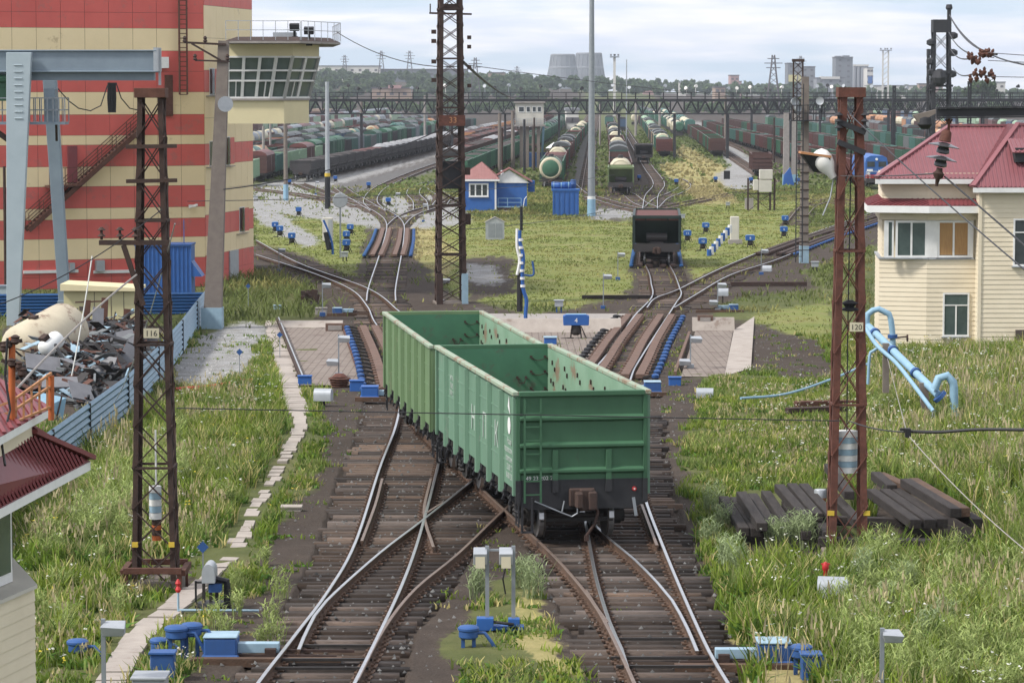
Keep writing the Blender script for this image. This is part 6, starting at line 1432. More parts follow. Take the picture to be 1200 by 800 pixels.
b = G(649, 190); t = thing('small_kiosk', 'dark blue watch box with white pyramid roof beside the green tank train', 'kiosk', (b.x, b.y, b.z)); mb = MB(); mb.box(-.9, .9, 0, 1.8, 0, 2.6); mb.obj('wall', 'wall_dark', t); mb = MB(); mb.add([(-1.5, -.6, 2.6), (1.5, -.6, 2.6), (1.5, 2.4, 2.6), (-1.5, 2.4, 2.6), (0, .9, 3.7)], [(0, 3, 2, 1), (0, 1, 4), (1, 2, 4), (2, 3, 4), (3, 0, 4)]); mb.obj('roof', 'white', t)
# ================================================================ TRACKSIDE
mk('tile_floor', (.25, .21, .18), (.20, .165, .14), 1.2, .9, c3=(.14, .10, .085), p3=.56, s3=.6)
tf = MAT['tile_floor']; n = tf.node_tree.nodes; l = tf.node_tree.links; bk = n.new('ShaderNodeTexBrick'); bk.offset = 0
bk.inputs['Scale'].default_value = 1.0; bk.inputs['Brick Width'].default_value = .3; bk.inputs['Row Height'].default_value = .3; bk.inputs['Mortar Size'].default_value = .02
bk.inputs['Color1'].default_value = (1, 1, 1, 1); bk.inputs['Color2'].default_value = (.82, .8, .8, 1); bk.inputs['Mortar'].default_value = (.5, .48, .45, 1)
co_ = n.new('ShaderNodeTexCoord'); l.new(co_.outputs['Object'], bk.inputs['Vector']); x_ = n.new('ShaderNodeMixRGB'); x_.blend_type = 'MULTIPLY'; x_.inputs['Fac'].default_value = 1
b_ = n['Principled BSDF']; l.new(b_.inputs['Base Color'].links[0].from_socket, x_.inputs['Color1']); l.new(bk.outputs['Color'], x_.inputs['Color2']); l.new(x_.outputs[0], b_.inputs['Base Color'])
mk('timber_dark', (.022, .018, .017), (.048, .04, .036), 2, .9, bump=.5, bscale=20, stretch=(6, .6, 6)); mk('timber_brown', (.12, .07, .045), (.07, .045, .032), 2, .9, bump=.5, bscale=20)
mk('beam_brown', (.16, .095, .07), (.10, .065, .05), 3, .85, bump=.3)
def pitfloor(name, poly, mat, h=.03, z_off=0.0, wall=False):
    P = [G(*p) for p in poly]; c = sum(P, Vector()) / len(P); mb = MB(); mb.M = Matrix.Translation(-c)
    n_ = 8; a, b, c2, d_ = P; vs = []
    for i in range(n_ + 1):
        for j in range(5):
            p = (a.lerp(b, j / 4)).lerp(d_.lerp(c2, j / 4), i / n_); vs.append((p.x, p.y, zg(p.y) + h + z_off))
    mb.add(vs, [(i * 5 + j, i * 5 + j + 1, (i + 1) * 5 + j + 1, (i + 1) * 5 + j) for i in range(n_) for j in range(4)])
    o = mb.obj(name, mat); o.location = c; return struct(o)
def kerb(name, pts, w_, h, mat, off=0.0):
    P = [G(*p) for p in pts]; c = P[0].copy(); mb = MB(); mb.M = Matrix.Translation(-c)
    for i in range(len(P) - 1): mb.bar(P[i] + Vector((0, 0, h / 2 - .05 + off)), P[i + 1] + Vector((0, 0, h / 2 - .05 + off)), w_, h + .1)
    o = mb.obj(name, mat); o.location = c; return struct(o)
def slope(name, a, b, ha, hb, depth, mat):
    """concrete wall face under two ground pixels, rising behind"""
    P, Q = G(*a), G(*b); c = P.copy(); mb = MB(); mb.M = Matrix.Translation(-c); k = Vector((0, depth, 0))
    mb.add([P, Q, Q + k + Vector((0, 0, hb)), P + k + Vector((0, 0, ha)), P + k * 2, Q + k * 2, Q + k * 2 + Vector((0, 0, hb - .01)), P + k * 2 + Vector((0, 0, ha - .01))], [(0, 1, 2, 3), (3, 2, 6, 7), (0, 3, 7, 4), (1, 5, 6, 2), (4, 7, 6, 5)])
    o = mb.obj(name, mat); o.location = c; return struct(o)
pitfloor('retarder_floor', [(328, 385), (402, 385), (426, 452), (352, 452)], 'tile_floor'); slope('concrete_wall', (326, 384), (401, 384), .3, .3, .45, 'concrete_pink')
pitfloor('retarder_floor', [(815, 388), (859, 388), (849, 442), (798, 442)], 'tile_floor'); slope('concrete_wall', (812, 388), (861, 388), .62, .62, .35, 'concrete_pink')
pitfloor('concrete_apron', [(860, 388), (884, 372), (880, 433), (849, 442)], 'concrete_pink', h=.06)
pitfloor('retarder_floor', [(600, 390), (736, 390), (690, 432), (600, 432)], 'tile_floor'); slope('concrete_wall', (540, 390), (728, 390), .62, .62, .5, 'concrete_pink')
pitfloor('concrete_apron', [(560, 368), (735, 368), (728, 375), (560, 375)], 'concrete', h=.03)
kerb('rusty_kerb', [(403, 386), (426, 452)], .16, .12, 'rust'); kerb('rusty_kerb', [(325, 377), (354, 449)], .12, .2, 'rust_dark'); kerb('rusty_kerb', [(808, 392), (791, 440)], .12, .16, 'beam_brown')
kerb('white_kerb', [(326.5, 377), (355.5, 449)], .05, .24, 'galv')
for px, x1, y0, y1 in ((382, 404, 387, 379), (817, 835, 386, 371)):
    a, b = G(px, y0 + 1), G(x1, y0 + 1); t = struct(thing('pit_hatch', None, None, a)); mb = MB(); mb.box(0, b.x - a.x, -.35, -.02, 0, (y0 - y1) / S(a.y) * 1.2); mb.obj('frame', 'beam_brown', t); mb = MB(); mb.box(.12, b.x - a.x - .12, -.37, -.351, .08, (y0 - y1) / S(a.y) * 1.2 - .08); mb.obj('plate', 'concrete', t)
# concrete slab path winding on the left
pathpx = [(124, 812), (140, 782), (158, 752), (186, 726), (214, 704), (238, 684), (262, 662), (278, 640), (291, 610), (305, 588), (322, 560), (336, 535), (350, 505), (347, 480), (338, 450), (331, 420), (324, 395), (319, 376)]
pl = smooth_line([G(*p) for p in pathpx], .3); mb = MB(); acc = 0; i = 0; rp = random.Random(11)
while i < len(pl) - 3:
    st = 3; a, b = pl[i], pl[i + st]; d = b - a; d.z = 0; Ls = d.length; d.normalize(); nr = Vector((d.y, -d.x, 0)); w_ = .26 if a.y < 62 else .17 if a.y < 85 else .2 if a.y < 100 else .36
    if 64 < a.y < 92: w_ *= rp.uniform(.7, 1.1)
    tl = rp.uniform(-.02, .02); j = rp.uniform(-.06, .06) * (1.2 if a.y > 62 else .6)
    p = [a + nr * (-w_ + j) + d * .02, a + nr * (w_ + j) + d * .02, a + nr * (w_ + j) + d * (Ls - .02), a + nr * (-w_ + j) + d * (Ls - .02)]
    if not (64 < a.y < 92 and rp.random() < .12):
        vs = [(v.x, v.y, zg(v.y) + .05 + (tl if k in (0, 1) else -tl)) for k, v in enumerate(p)]; mb.add(vs + [(x, y, z - .12) for x, y, z in vs], [(0, 1, 2, 3), (0, 4, 5, 1), (1, 5, 6, 2), (2, 6, 7, 3), (3, 7, 4, 0)])
    i += st
struct(mb.obj('path', 'concrete_pink'))
# ---- retarders: braking beams either side of each rail, cylinders along the outside
def retarder(label, px, cyl_l='steel_dark', cyl_r='blue', beam='beam_brown', w_=.32, group='rail retarders', bulk=1.0, pitch=2.0, off=1.62):
    ln = smooth_line([RH(*p) for p in px], .4); c = ln[0]; t = thing('rail_retarder', label, 'retarder', (c.x, c.y, zr(c.y)), 0, group); M_ = Matrix.Translation(-Vector(t.location))
    fr = []
    for i, p in enumerate(ln):
        d = ln[min(i + 1, len(ln) - 1)] - ln[max(i - 1, 0)]; d.z = 0; d.normalize(); fr.append((Vector((p.x, p.y, zr(p.y))), Vector((d.y, -d.x, 0)), d))
    for o in (-.8 - .12 - w_ / 2, -.8 + .12 + w_ / 2, .8 - .12 - w_ / 2, .8 + .12 + w_ / 2):
        mb = MB(); mb.M = M_; n_ = len(fr); sgn = -1 if o < -.8 or (0 < o < .8) else 1
        for i in range(n_ - 1):
            p, a, d = fr[i]; q, a2, d2 = fr[i + 1]; gap = .03 if i % 8 == 0 else 0
            mb.bar(p + a * o + d * gap + Vector((0, 0, -.02)), q + a2 * o + Vector((0, 0, -.02)), w_, .16)
            if i % 3 == 0: m = p.lerp(q, .5) + a * (o + sgn * (w_ / 2 + .05)); mb.cbox((m.x, m.y, m.z - .06), (.16, .3, .2))
        mb.obj('brake_beam', beam, t)
    mb = MB(); mb.M = M_; n_ = len(fr)
    for i in range(0, n_ - 1, 2): p, a, d = fr[i]; mb.bar(p + a * -1.75 + Vector((0, 0, -.26)), p + a * 1.75 + Vector((0, 0, -.26)), .2, .14)
    mb.obj('cross_member', 'black_oil', t)
    for sg, mt in ((-1, cyl_l), (1, cyl_r)):
        if not mt: continue
        s_ = 0; k = int(pitch / .4)
        for i in range(0, n_ - 1, k):
            p, a, d = fr[i]; mb = MB(); mb.M = M_; q = p + a * (sg * off * 1.03)
            mb.lathe((q.x, q.y, q.z - .22), [(.12 * bulk, 0), (.13 * bulk, .15)], 8); mb.mi = 1; mb.lathe((q.x, q.y, q.z - .08), [(.13 * bulk, 0), (.15 * bulk, .04), (.15 * bulk, .12), (.09, .16), (.05, .17)], 10); mb.mi = 0; mb.bar(q + Vector((0, 0, .05)), p + a * (sg * 1.2) + Vector((0, 0, -.08)), .1); mb.obj('brake_cylinder', ['black_oil', mt], t, smooth=True)
    return t
retarder('large brown rail retarder with blue cylinders on the right track behind the wagons', [(716, 440), (728, 421), (742, 397), (762, 369)], pitch=2.0)
retarder('brown rail retarder with blue cylinders on the left track beside the older wagon', [(487, 455), (470, 415), (452, 382)], 'blue', None, off=1.8)
retarder('short brown rail retarder on the straight left track before the gravel fan', [(454, 299), (460, 283), (463, 268)], 'fence_deep', 'blue')
retarder('long rail retarder with blue cylinders on the right diverging track', [(905, 297), (960, 277), (1000, 264), (1045, 249), (1070, 241)], None, 'blue', beam='rust_dark')
retarder('small rail retarder beside the dark ore hopper wagon', [(769, 311), (769, 290), (768, 275)], 'fence_deep', 'fence_deep', beam='rust_dark')
itm = []
for (xl, xr, ya, yb, off) in ((425, 520, 455, 352, 0), (655, 760, 455, 300, 0),):
    pass
def addsl(root, line, half, y_stop=None):
    ln = smooth_line([RH(*p) for p in line], .58); it = []
    for i in range(len(ln) - 1):
        d = ln[i + 1] - ln[i]; p = ln[i]; h = half + rnd.uniform(-.12, .12); it.append((p.x - h, p.x + h, p.y, zr(p.y) - .176, math.atan2(-d.x, d.y) * .5, .24))
    sleepers('sleepers', it).parent = root
addsl(tR, [(700, 470), (716, 440), (728, 421), (742, 397), (775, 355), (781, 338), (776, 322), (770, 300)], 1.5)
addsl(tR, [(790, 352), (815, 341), (856, 316), (905, 297), (960, 277), (1000, 264), (1045, 249), (1110, 227)], 1.45)
addsl(tL, [(485, 455), (470, 415), (455, 385), (447, 352), (425, 335), (380, 318), (340, 303), (290, 286)], 1.5)
# ---- timbers
def timber(px, py, L_, w_, h, rz, mat, label, z=0.0, tilt=0, group=None):
    b = G(px, py); o = MB(); o.box(-w_ / 2, w_ / 2, 0, L_, 0, h); ob = o.obj('timber', mat, None, bevel=.015); ob.location = (b.x, b.y, b.z + z + (.22 if group else 0)); ob.rotation_euler = (tilt, 0, rz); tag(ob, label, 'timber', group); return ob
GA = 'old sleepers stacked left of the right lattice mast'; GB = 'old sleepers stacked right of the right lattice mast'
k = 0
for i, (px, py, mt, z) in enumerate(((872, 640, 'timber_dark', .02), (886, 640, 'timber_dark', .0), (893, 645, 'timber_dark', .22), (906, 636, 'timber_dark', .02), (922, 634, 'timber_dark', .05), (944, 636, 'timber_dark', .25), (958, 634, 'timber_dark', .24), (974, 632, 'timber_dark', .2), (995, 618, 'timber_dark', .46), (1006, 634, 'timber_dark', .1))):
    timber(px, py, 5.4, .25, .2, R_(0 + rnd.uniform(-1.5, 1.5)), mt, '%s old black sleeper from the left in the stack left of mast 120' % ORD[i].replace('nearest one', 'first'), z, group=GA)
timber(945, 644, 5.2, .23, .2, R_(0), 'timber_dark', 'bottom sleeper under the middle of the left sleeper stack', .0, group=GA); timber(970, 644, 5.2, .23, .2, R_(0), 'timber_dark', 'bottom sleeper near mast 120 under the left sleeper stack', .0, group=GA)
for i, (px, py, mt, z, rz) in enumerate(((1045, 605, 'timber_dark', .35, 2), (1065, 603, 'timber_brown', .3, 9), (1073, 642, 'timber_dark', .22, 4), (1090, 642, 'timber_dark', .22, 4), (1104, 640, 'timber_dark', .2, 4), (1120, 640, 'timber_dark', .44, 5), (1130, 638, 'timber_brown', .42, 5), (1146, 640, 'timber_dark', .2, 6))):
    timber(px, py, 5.4 if i > 1 else 2.6, .26, .22, R_(rz), mt, '%s old sleeper from the left in the stack right of mast 120' % ORD[i].replace('nearest one', 'first'), z, group=GB)
for i, (px, py) in enumerate(((1060, 628), (1085, 655), (1130, 655))): timber(px, py, 2.4, .24, .21, R_(78), 'timber_dark', ['leftmost', 'middle', 'rightmost'][i] + ' bearer sleeper lying under the stack right of mast 120', 0.0, group=GB)
b = G(956, 602); t = thing('tin_can', 'small pale tin can standing on the sleepers left of mast 120', 'can', (b.x, b.y - 1.0, b.z + .45)); mb = MB(); mb.lathe((0, 0, 0), [(.14, 0), (.15, .01), (.15, .28), (.14, .3)], 14); mb.obj('body', 'galv', t, smooth=True); mb = MB(); mb.lathe((0, 0, .0), [(.152, .02), (.152, .1)], 14); mb.obj('label_band', 'w_orange', t)
timber(922, 490, 3.9, .3, .2, R_(-72), 'rust_dark', 'long dark beam lying on bearers in the grass behind mast 120', .15); timber(932, 481, 3.6, .3, .22, R_(-76), 'rust', 'reddish brown beam lying parallel behind the dark one', .1)
timber(848 + 8, 328 + 7, 4.6, .3, .25, R_(-88), 'rust_dark', 'rotten dark log in the grass right of the diverging track', .0)
timber(682, 350, 4.2, .25, .2, R_(-88), 'timber_dark', 'dark timber lying on the lawn left of the right track', .0)
timber(668, 380, 1.2, .25, .2, R_(-80), 'timber_dark', 'short dark timber beside the large blue hooded motor', .02) if False else None
# ---- blue trackside gear
def pot(px, py, r, h, label, mat='blue', pedestal=True, group='blue cable pots'):
    b = G(px, py); t = thing('cable_pot', label, 'cable pot', b, 0, group); mb = MB()
    if pedestal: mb.bar((-r * .5, 0, -.1), (-r * .5, 0, h), .07); mb.bar((r * .5, 0, -.1), (r * .5, 0, h), .07); mb.obj('stand', mat, t)
    mb = MB(); mb.lathe((0, 0, h), [(r * .75, 0), (r * .9, .03), (r * .9, .14), (r, .16), (r, .2), (r * .85, .23), (r * .2, .25)], 14); mb.obj('pot', mat, t, smooth=True); mb = MB(); mb.tube([(r * .8, 0, h + .1), (r * 1.5, 0, h + .1), (r * 2.2, -.05, h * .6), (r * 2.6, 0, -.05)], .035, 7); mb.obj('conduit', mat, t, smooth=True); return t
pot(91, 770, .2, .1, 'blue cable pot with long blue conduit in the grass, farthest left', pedestal=False)
pot(187, 765, .18, .05, 'low blue cable pot beside the concrete path', pedestal=False); pot(207, 772, .22, .38, 'tall blue cable pot left of the left point machine'); pot(188 + 37, 770, .2, .40, 'blue cable pot on two legs next to the left point machine')
pot(939, 790, .2, .3, 'round blue cable pot right of the right point machine'); pot(549, 760, .2, .2, 'blue two-legged cable pot left of the twin grey posts')
def bluebox(px, py, w_, dp, h, label, mat='blue', name='cable_box', cat='box', lid=None):
    b = G(px, py); t = thing(name, label, cat, b); mb = MB(); mb.box(-w_ / 2, w_ / 2, 0, dp, -.1, h); mb.obj('body', mat, t, bevel=.02); mb = MB(); mb.box(-w_ / 2 - .025, w_ / 2 + .025, -.025, dp + .025, h + .001, h + .05); mb.obj('lid', lid or mat, t, bevel=.01); return t
bluebox(190, 797, .42, .3, .45, 'upright blue box in front of the cable pots by the path'); bluebox(174, 828, .55, .6, .45, 'pale grey box cut off by the bottom edge near the path', 'galv')
bluebox(951, 797, .34, .34, .42, 'square blue box nearest the bottom right of the right point machine')
def point_machine(px, py, sgn, label, rod=1.6, sc=1.0, mat='blue'):
    b = G(px, py); t = thing('point_machine', label, 'point machine', (b.x, b.y, b.z), 0, 'electric point machines'); q = sc
    mb = MB(); mb.box(-.3 * q, .3 * q, 0, .6 * q, .06, .42 * q); mb.box(-.34 * q, .34 * q, -.04, .64 * q, -.05, .12 * q); mb.obj('housing', mat, t, bevel=.03)
    mb = MB(); mb.box(-.31 * q, .31 * q, -.01, .61 * q, .42 * q, .46 * q); mb.obj('lid', 'blue_pale' if mat == 'blue' else mat, t, bevel=.015)
    mb = MB(); mb.box(*sorted((sgn * .3 * q, sgn * (.3 + .75) * q)), .2, .42, .12, .3); mb.obj('motor_arm', 'blue_pale', t, bevel=.01)
    mb = MB(); mb.bar((sgn * .3, .1, .1), (sgn * (rod + .5), .1, .08), .05); mb.bar((sgn * .3, .5, .12), (sgn * (rod + .8), .5, .1), .05); mb.bar((sgn * .9, .05, .15), (sgn * .9, .6, .15), .2, .14); mb.obj('rod', 'rust_dark', t); 
    mb = MB(); mb.box(*sorted((-sgn * .5, sgn * (rod + .6))), -.25, -.05, -.05, .1); mb.obj('carrier_timber', 'timber_brown', t); return t
point_machine(258, 775, 1, 'blue point machine serving the left track at the bottom of the picture'); point_machine(908, 782, -1, 'blue point machine serving the right track at the bottom of the picture', rod=1.2)
point_machine(433, 468, 1, 'blue point machine beside the left track near the older wagon', rod=.8, mat='blue_bright'); point_machine(765, 462, -1, 'pale blue point machine just right behind the nearest wagon', rod=.6)
point_machine(395, 369, 1, 'blue point machine at the end of the left brick floor', rod=1.0, sc=.8); point_machine(860, 365, -1, 'blue point machine right of the right turnout', rod=1.4, sc=.8)
point_machine(590, 0 + 385, 1, 'x') if False else None
bluebox(418, 458, .5, .35, .34, 'small bright blue box behind the left point machine', 'blue_bright'); bluebox(357, 451, .5, .3, .3, 'small blue box at the lower corner of the brick floor', 'blue_bright')
bluebox(376, 368, .6, .4, .28, 'pale grey box in the grass near the left retarder', 'concrete'); bluebox(325, 363, .4, .3, .2, 'low blue box in the grass by the gravel', 'blue_pale'); bluebox(791, 451, .45, .3, .25, 'bright blue box in front of the right brick floor', 'blue_bright')
bluebox(645, 398 + 6, .55, .5, .3, 'pale blue lidded box behind the top edge of the wagon', 'blue_bright', lid='blue_pale'); bluebox(288, 187 + 0, .6, .4, .4, 'x') if False else None
for px, py, x1, tr in ((322, 776, 432, tL), (330, 766, 436, tL), (722, 774, 838, tR), (716, 764, 830, tR), (352, 750, 440, tL), (712, 742, 812, tR)):
    a, b = RH(px, py), RH(x1, py); a.z -= .1; b.z -= .1; mb = MB(); mb.bar(a, b, .06, .05); mb.obj('switch_rod', 'black_oil', tr)
# twin posts with box lamps at the bottom centre
b = G(571, 742); s = S(b.y); t = thing('photocell_gate', 'pair of grey posts with box lamps on a blue base at bottom centre', 'signal', b)
hh = 105 / s; x2 = 31 / s
for x in (0, x2): mb = MB(); mb.bar((x, 0, 0), (x, 0, hh), .075, .06); mb.obj('post', 'steel_grey', t)
mb = MB(); mb.bar((0, 0, hh - .08), (x2, 0, hh - .08), .04); mb.obj('tie_bar', 'steel_grey', t)
for x, o in ((-.13, -1), (x2 - .14, 1)):
    mb = MB(); z = hh - .3; mb.add([(x - .13, -.3, z - .02), (x + .13, -.3, z - .02), (x + .13, .1, z), (x - .13, .1, z), (x - .13, -.34, z + .2), (x + .13, -.34, z + .2), (x + .13, .1, z + .26), (x - .13, .1, z + .26)], [(0, 3, 2, 1), (4, 5, 6, 7), (0, 1, 5, 4), (1, 2, 6, 5), (2, 3, 7, 6), (3, 0, 4, 7)]); q_ = mb.obj('lamp_box', 'galv', t, bevel=.01)
    mb = MB(); mb.box(x - .09, x + .09, -.33, -.305, z - .08, z + .14); mb.obj('lens', 'w_cream', q_)
mb = MB(); mb.box(-.22, x2 + .2, -.1, .15, .08, .16); mb.box(-.2, .12, -.16, .1, .08, .32); mb.box(x2 - .1, x2 + .12, -.1, .12, .1, .3); mb.box(.25, .5, -.08, .1, -.25, .08); mb.obj('base', 'blue_bright', t, bevel=.01)
mb = MB(); mb.tube([(.1, -.1, .25), (.35, -.14, .22), (x2, -.1, .2)], .03, 6); mb.tube([(x2 - .14, -.2, hh - .35), (x2 - .2, -.2, hh - .6), (x2 - .15, -.15, hh - .9)], .015, 5); mb.obj('cable', 'black', t)
def lamp_post(px, py, ty, label, two=False, mat='steel_grey', base='galv', side=1, hs=1.0, group='grey posts with box lamps', w_=.05):
    b = G(px, py); s = S(b.y); H = (py - ty) / s; t = thing('lamp_post', label, 'signal post', b, 0, group); mb = MB(); mb.bar((0, 0, -.1), (0, 0, H), w_); mb.obj('post', mat, t)
    for k in range(2 if two else 1):
        z = H - .3 * hs - k * .9; mb = MB(); x0, x1 = (0.03, .42 * hs) if side * (1 if k == 0 else -1) > 0 or not two else (-.42 * hs, -.03)
        mb.add([(x0, -.3 * hs, z), (x1, -.3 * hs, z), (x1, .12, z), (x0, .12, z), (x0 - .05, -.35 * hs, z + .2 * hs), (x1 + .04, -.35 * hs, z + .17 * hs), (x1, .14, z + .24 * hs), (x0, .14, z + .24 * hs)], [(0, 3, 2, 1), (4, 5, 6, 7), (0, 1, 5, 4), (1, 2, 6, 5), (2, 3, 7, 6), (3, 0, 4, 7)]); mb.obj('lamp_box', 'galv', t, bevel=.008)
    mb = MB(); mb.cbox((0, 0, .08), (.28 * hs, .25 * hs, .2)); mb.obj('base', base, t); return t
lamp_post(122, 828, 722, 'grey post with box lamp and grey foot at bottom left', hs=.85, base='galv', w_=.07); lamp_post(1033, 828, 733, 'grey post with white box lamp near the bottom right corner', hs=.72, w_=.07)
lamp_post(397, 442, 391, 'thin post with two box lamps on the left brick floor', two=True, side=1); lamp_post(401, 458, 418, 'shorter box lamp post nearer the wagon on the left brick floor', hs=.9) if False else None
lamp_post(809, 432, 392, 'thin grey post with lamp on the right brick floor', two=True); lamp_post(841, 365, 330, 'thin grey post with two lamps beside the white mailbox-like case', two=True)
lamp_post(707, 362, 320, 'thin post with lamp and blue foot on the lawn left of the right track', base='blue'); lamp_post(724, 328, 295, 'thin post with lamp farther back left of the right track', base='blue')
lamp_post(892, 322, 291, 'thin post with blue foot inside the right diverging track', base='blue'); lamp_post(378, 370, 330, 'short post with blue foot beside the black stump', base='blue'); lamp_post(327, 318, 290, 'small post with blue foot at the left diverging track', base='blue')
lamp_post(518, 355, 325, 'pale post at the foot of the tall centre lattice mast'); lamp_post(555, 262, 238, 'thin post on the gravel right of the turnout fan', base='blue') if False else None
lamp_post(464, 254, 225, 'thin post in the middle of the gravel fan', base='blue'); lamp_post(496, 260, 238, 'thin post with blue foot at the right end of the gravel fan', base='blue'); lamp_post(370, 228, 212, 'thin post between the left tracks near the dump train', base='blue')
# hooded relay boxes on little stands
def hooded(px, py, label, w_=.55, num=None, sc=1.0):
    b = G(px, py); t = thing('hooded_motor', label, 'motor box', b, 0, 'blue hooded motors beside the tracks'); q = w_ * sc
    mb = MB(); mb.prism([(-q / 2, .55 * sc), (q / 2, .55 * sc), (q / 2 + .02, .92 * sc), (q * .38, .98 * sc), (-q * .38, .98 * sc), (-q / 2 - .02, .92 * sc)], -.25 * sc, .25 * sc, 'xz'); hd = mb.obj('hood', 'blue_bright', t, bevel=.02); mb = MB(); mb.box(-q * .4, q * .4, -.2 * sc, .22 * sc, .981 * sc, .99 * sc); mb.obj('hood_top', 'blue_light', hd)
    mb = MB(); mb.lathe((0, 0, .15 * sc), [(.12, 0), (.2 * sc, .08), (.22 * sc, .2), (.16 * sc, .4 * sc)], 10)
    for x in (-.22, .22): mb.bar((x * sc, 0, -.05), (x * .7 * sc, 0, .55 * sc), .06)
    mb.bar((.2 * sc, 0, .5 * sc), (.42 * sc, 0, 0), .05); mb.bar((-.1, -.1, .05), (-.6 * sc, -.1, .02), .06); mb.obj('motor', 'black_oil', t, smooth=True)
    if num: text(num, .26 * sc, 'number', 'white', t, (0, -.252 * sc, .74 * sc), (PI / 2, 0, 0), th=.002)
    return t
HM = [(322.5, 273, 'back left', '6'), (328, 278, 'middle', '5'), (342, 287, 'front right', '4')]
for px, py, w_, nn in HM: hooded(px, py, w_ + ' one of the three blue hooded motors left of the white cabinet', num=nn)
for px, py, w_, nn in ((410.5, 276, 'farthest', '3'), (406, 285, 'middle', '2'), (406, 296, 'nearest', '1')): hooded(px, py, w_ + ' of the three blue hooded motors stacked behind the thin signal post', num=nn)
for px, py, w_, nn in ((827, 274, 'farthest blue hooded motor right of the ore hopper wagon', '14'), (805.5, 284, 'blue hooded motor closest to the ore hopper wagon', '11'), (823.5, 294, 'nearest blue hooded motor right of the ore hopper wagon', '12'), (879, 290, 'wide blue hooded motor right of the white stone block', '8'), (920, 265, 'upper blue hooded motor left of the floodlight mast', '7'), (918.5, 279, 'lower blue hooded motor left of the floodlight mast', '6')): hooded(px, py, w_, .7 if '8' == nn else .6, nn)
for px, py, w_ in ((838.5, 215, 'far blue motor box right of the curved loop'), (880, 216, 'far blue motor box below the lone brown wagon'), (792.5, 218, 'far blue motor box inside the curved loop'), (749, 213, 'far small blue motor right of the green ended string'), (432, 222, 'far blue motor box above the left turnout fan'), (339, 218, 'far blue motor box behind the left pole'), (350, 254, 'small blue motor box by the orange earth'), (455, 232 + 10, 'small blue motor among the gravel fan'), (393, 214, 'far blue motor box at the white pole')): hooded(px, py, w_)
hooded(675, 397, 'large blue hooded motor numbered 4 on the brown floor behind the wagons', 1.0, '4', 1.15)
# mail-box shaped white cases
def arched(px, py, label, w_=.45, h=.4, leg=.35, rz=0, L_=.6, group='white arched cases on legs'):
    b = G(px, py); t = thing('relay_case', label, 'case', b, rz, group); mb = MB(); P = [(-w_ / 2, leg), (w_ / 2, leg)] + [(w_ / 2 * math.cos(a), leg + h * .5 + h * .5 * math.sin(a)) for a in [PI * k / 8 for k in range(9)]]
    mb.prism(P, -L_ / 2, L_ / 2, 'xz'); mb.obj('case', 'galv', t, smooth=True); mb = MB()
    for x in (-.12, .02, .14): mb.bar((x, 0, -.1), (x, 0, leg), .06)
    mb.obj('leg', 'black_oil', t); return t
arched(976, 712, 'white arched case on dark legs in front of mast 120', .5, .42, .22, R_(80)); arched(379, 476, 'grey arched case beside the path near the older wagon', .42, .42, .2, R_(80)); arched(826, 466, 'white arched case lying in weeds right of the nearest wagon', .42, .35, .0, R_(85)); arched(847, 356, 'white arched case beside the thin post with two lamps', .55, .4, .45, R_(85)); arched(899, 318, 'white round case at the right diverging track', .5, .4, 0, R_(80))
t = arched(246, 712, 'grey arched case on tall black frame beside the slab path', .26, .38, .55, 0); mb = MB()
for x in (-.28, .3): mb.bar((x, 0, -.1), (x, 0, .55), .04)
mb.bar((-.28, 0, .52), (.3, 0, .52), .04); mb.lathe((.05, 0, 0), [(.3, 0), (.32, .05), (.3, .12), (.1, .14)], 12); mb.tube([(.1, 0, .6), (.35, 0, .55), (.38, 0, .3), (.36, 0, 0)], .06, 7); mb.obj('frame', 'black', t); mb = MB(); mb.cbox((.12, -.05, .42), (.26, .2, .16)); mb.obj('junction', 'blue', t)
for px, py, lab in ((1013, 0, ''),): pass
for px, py, lab in ((404, 306, 'white lidded meter on black legs at the foot of the thin signal post'), (800, 259, 'small white box right of the ore hopper wagon'), (655, 366, 'small white and blue dwarf signal on the lawn edge'), (853, 244, 'small white box above the blue motors'), (737, 223, 'small white box beside the central string'), (955, 318, 'low white box right of the floodlight mast'), (300, 236, 'white box beside the striped building corner')):
    b = G(px, py); t = thing('meter_box', lab, 'meter box', b); mb = MB(); mb.box(-.22, .22, -.15, .15, .3, .6); mb.box(-.27, .27, -.2, .2, .601, .66); mb.obj('case', 'galv', t, bevel=.01); mb = MB(); mb.bar((-.12, 0, -.05), (-.12, 0, .3), .08); mb.bar((.12, 0, -.05), (.12, 0, .3), .08); mb.obj('leg', 'blue' if 'dwarf' in lab else 'black_oil', t)
# white cabinets and switch panels
b = G(384, 284); t = thing('white_cabinet', 'white upright cabinet in the midst of the blue hooded motors', 'cabinet', b); mb = MB(); mb.box(-.42, .42, 0, .6, .12, 2.0); mb.obj('body', 'plaster', t, bevel=.02); mb = MB(); mb.box(-.3, -.1, .1, .5, -.1, .12); mb.box(.1, .3, .1, .5, -.1, .12); mb.obj('foot', 'black_oil', t); mb = MB(); mb.box(.05, .38, -.02, -.003, .3, 1.85); mb.obj('door', 'galv', t)
b = G(861, 286); t = thing('stone_block', 'white upright stone block among the right blue motors', 'block', b); mb = MB(); mb.box(-.35, .35, 0, .5, -.1, 2.2); mb.obj('block', 'plaster', t, bevel=.04); mb = MB(); mb.box(-.5, .6, -.1, .6, -.1, .35); mb.obj('foot', 'concrete', t)
b = G(893, 247); s = S(b.y); t = thing('switchboard', 'white switchboard cabinets raised on a thin steel frame', 'switchboard', b); mb = MB()
for x in (-16, -4, 10, 15):
    for y in (0, 1.2): mb.bar((x / s, y, 0), (x / s, y, 38 / s), .1)
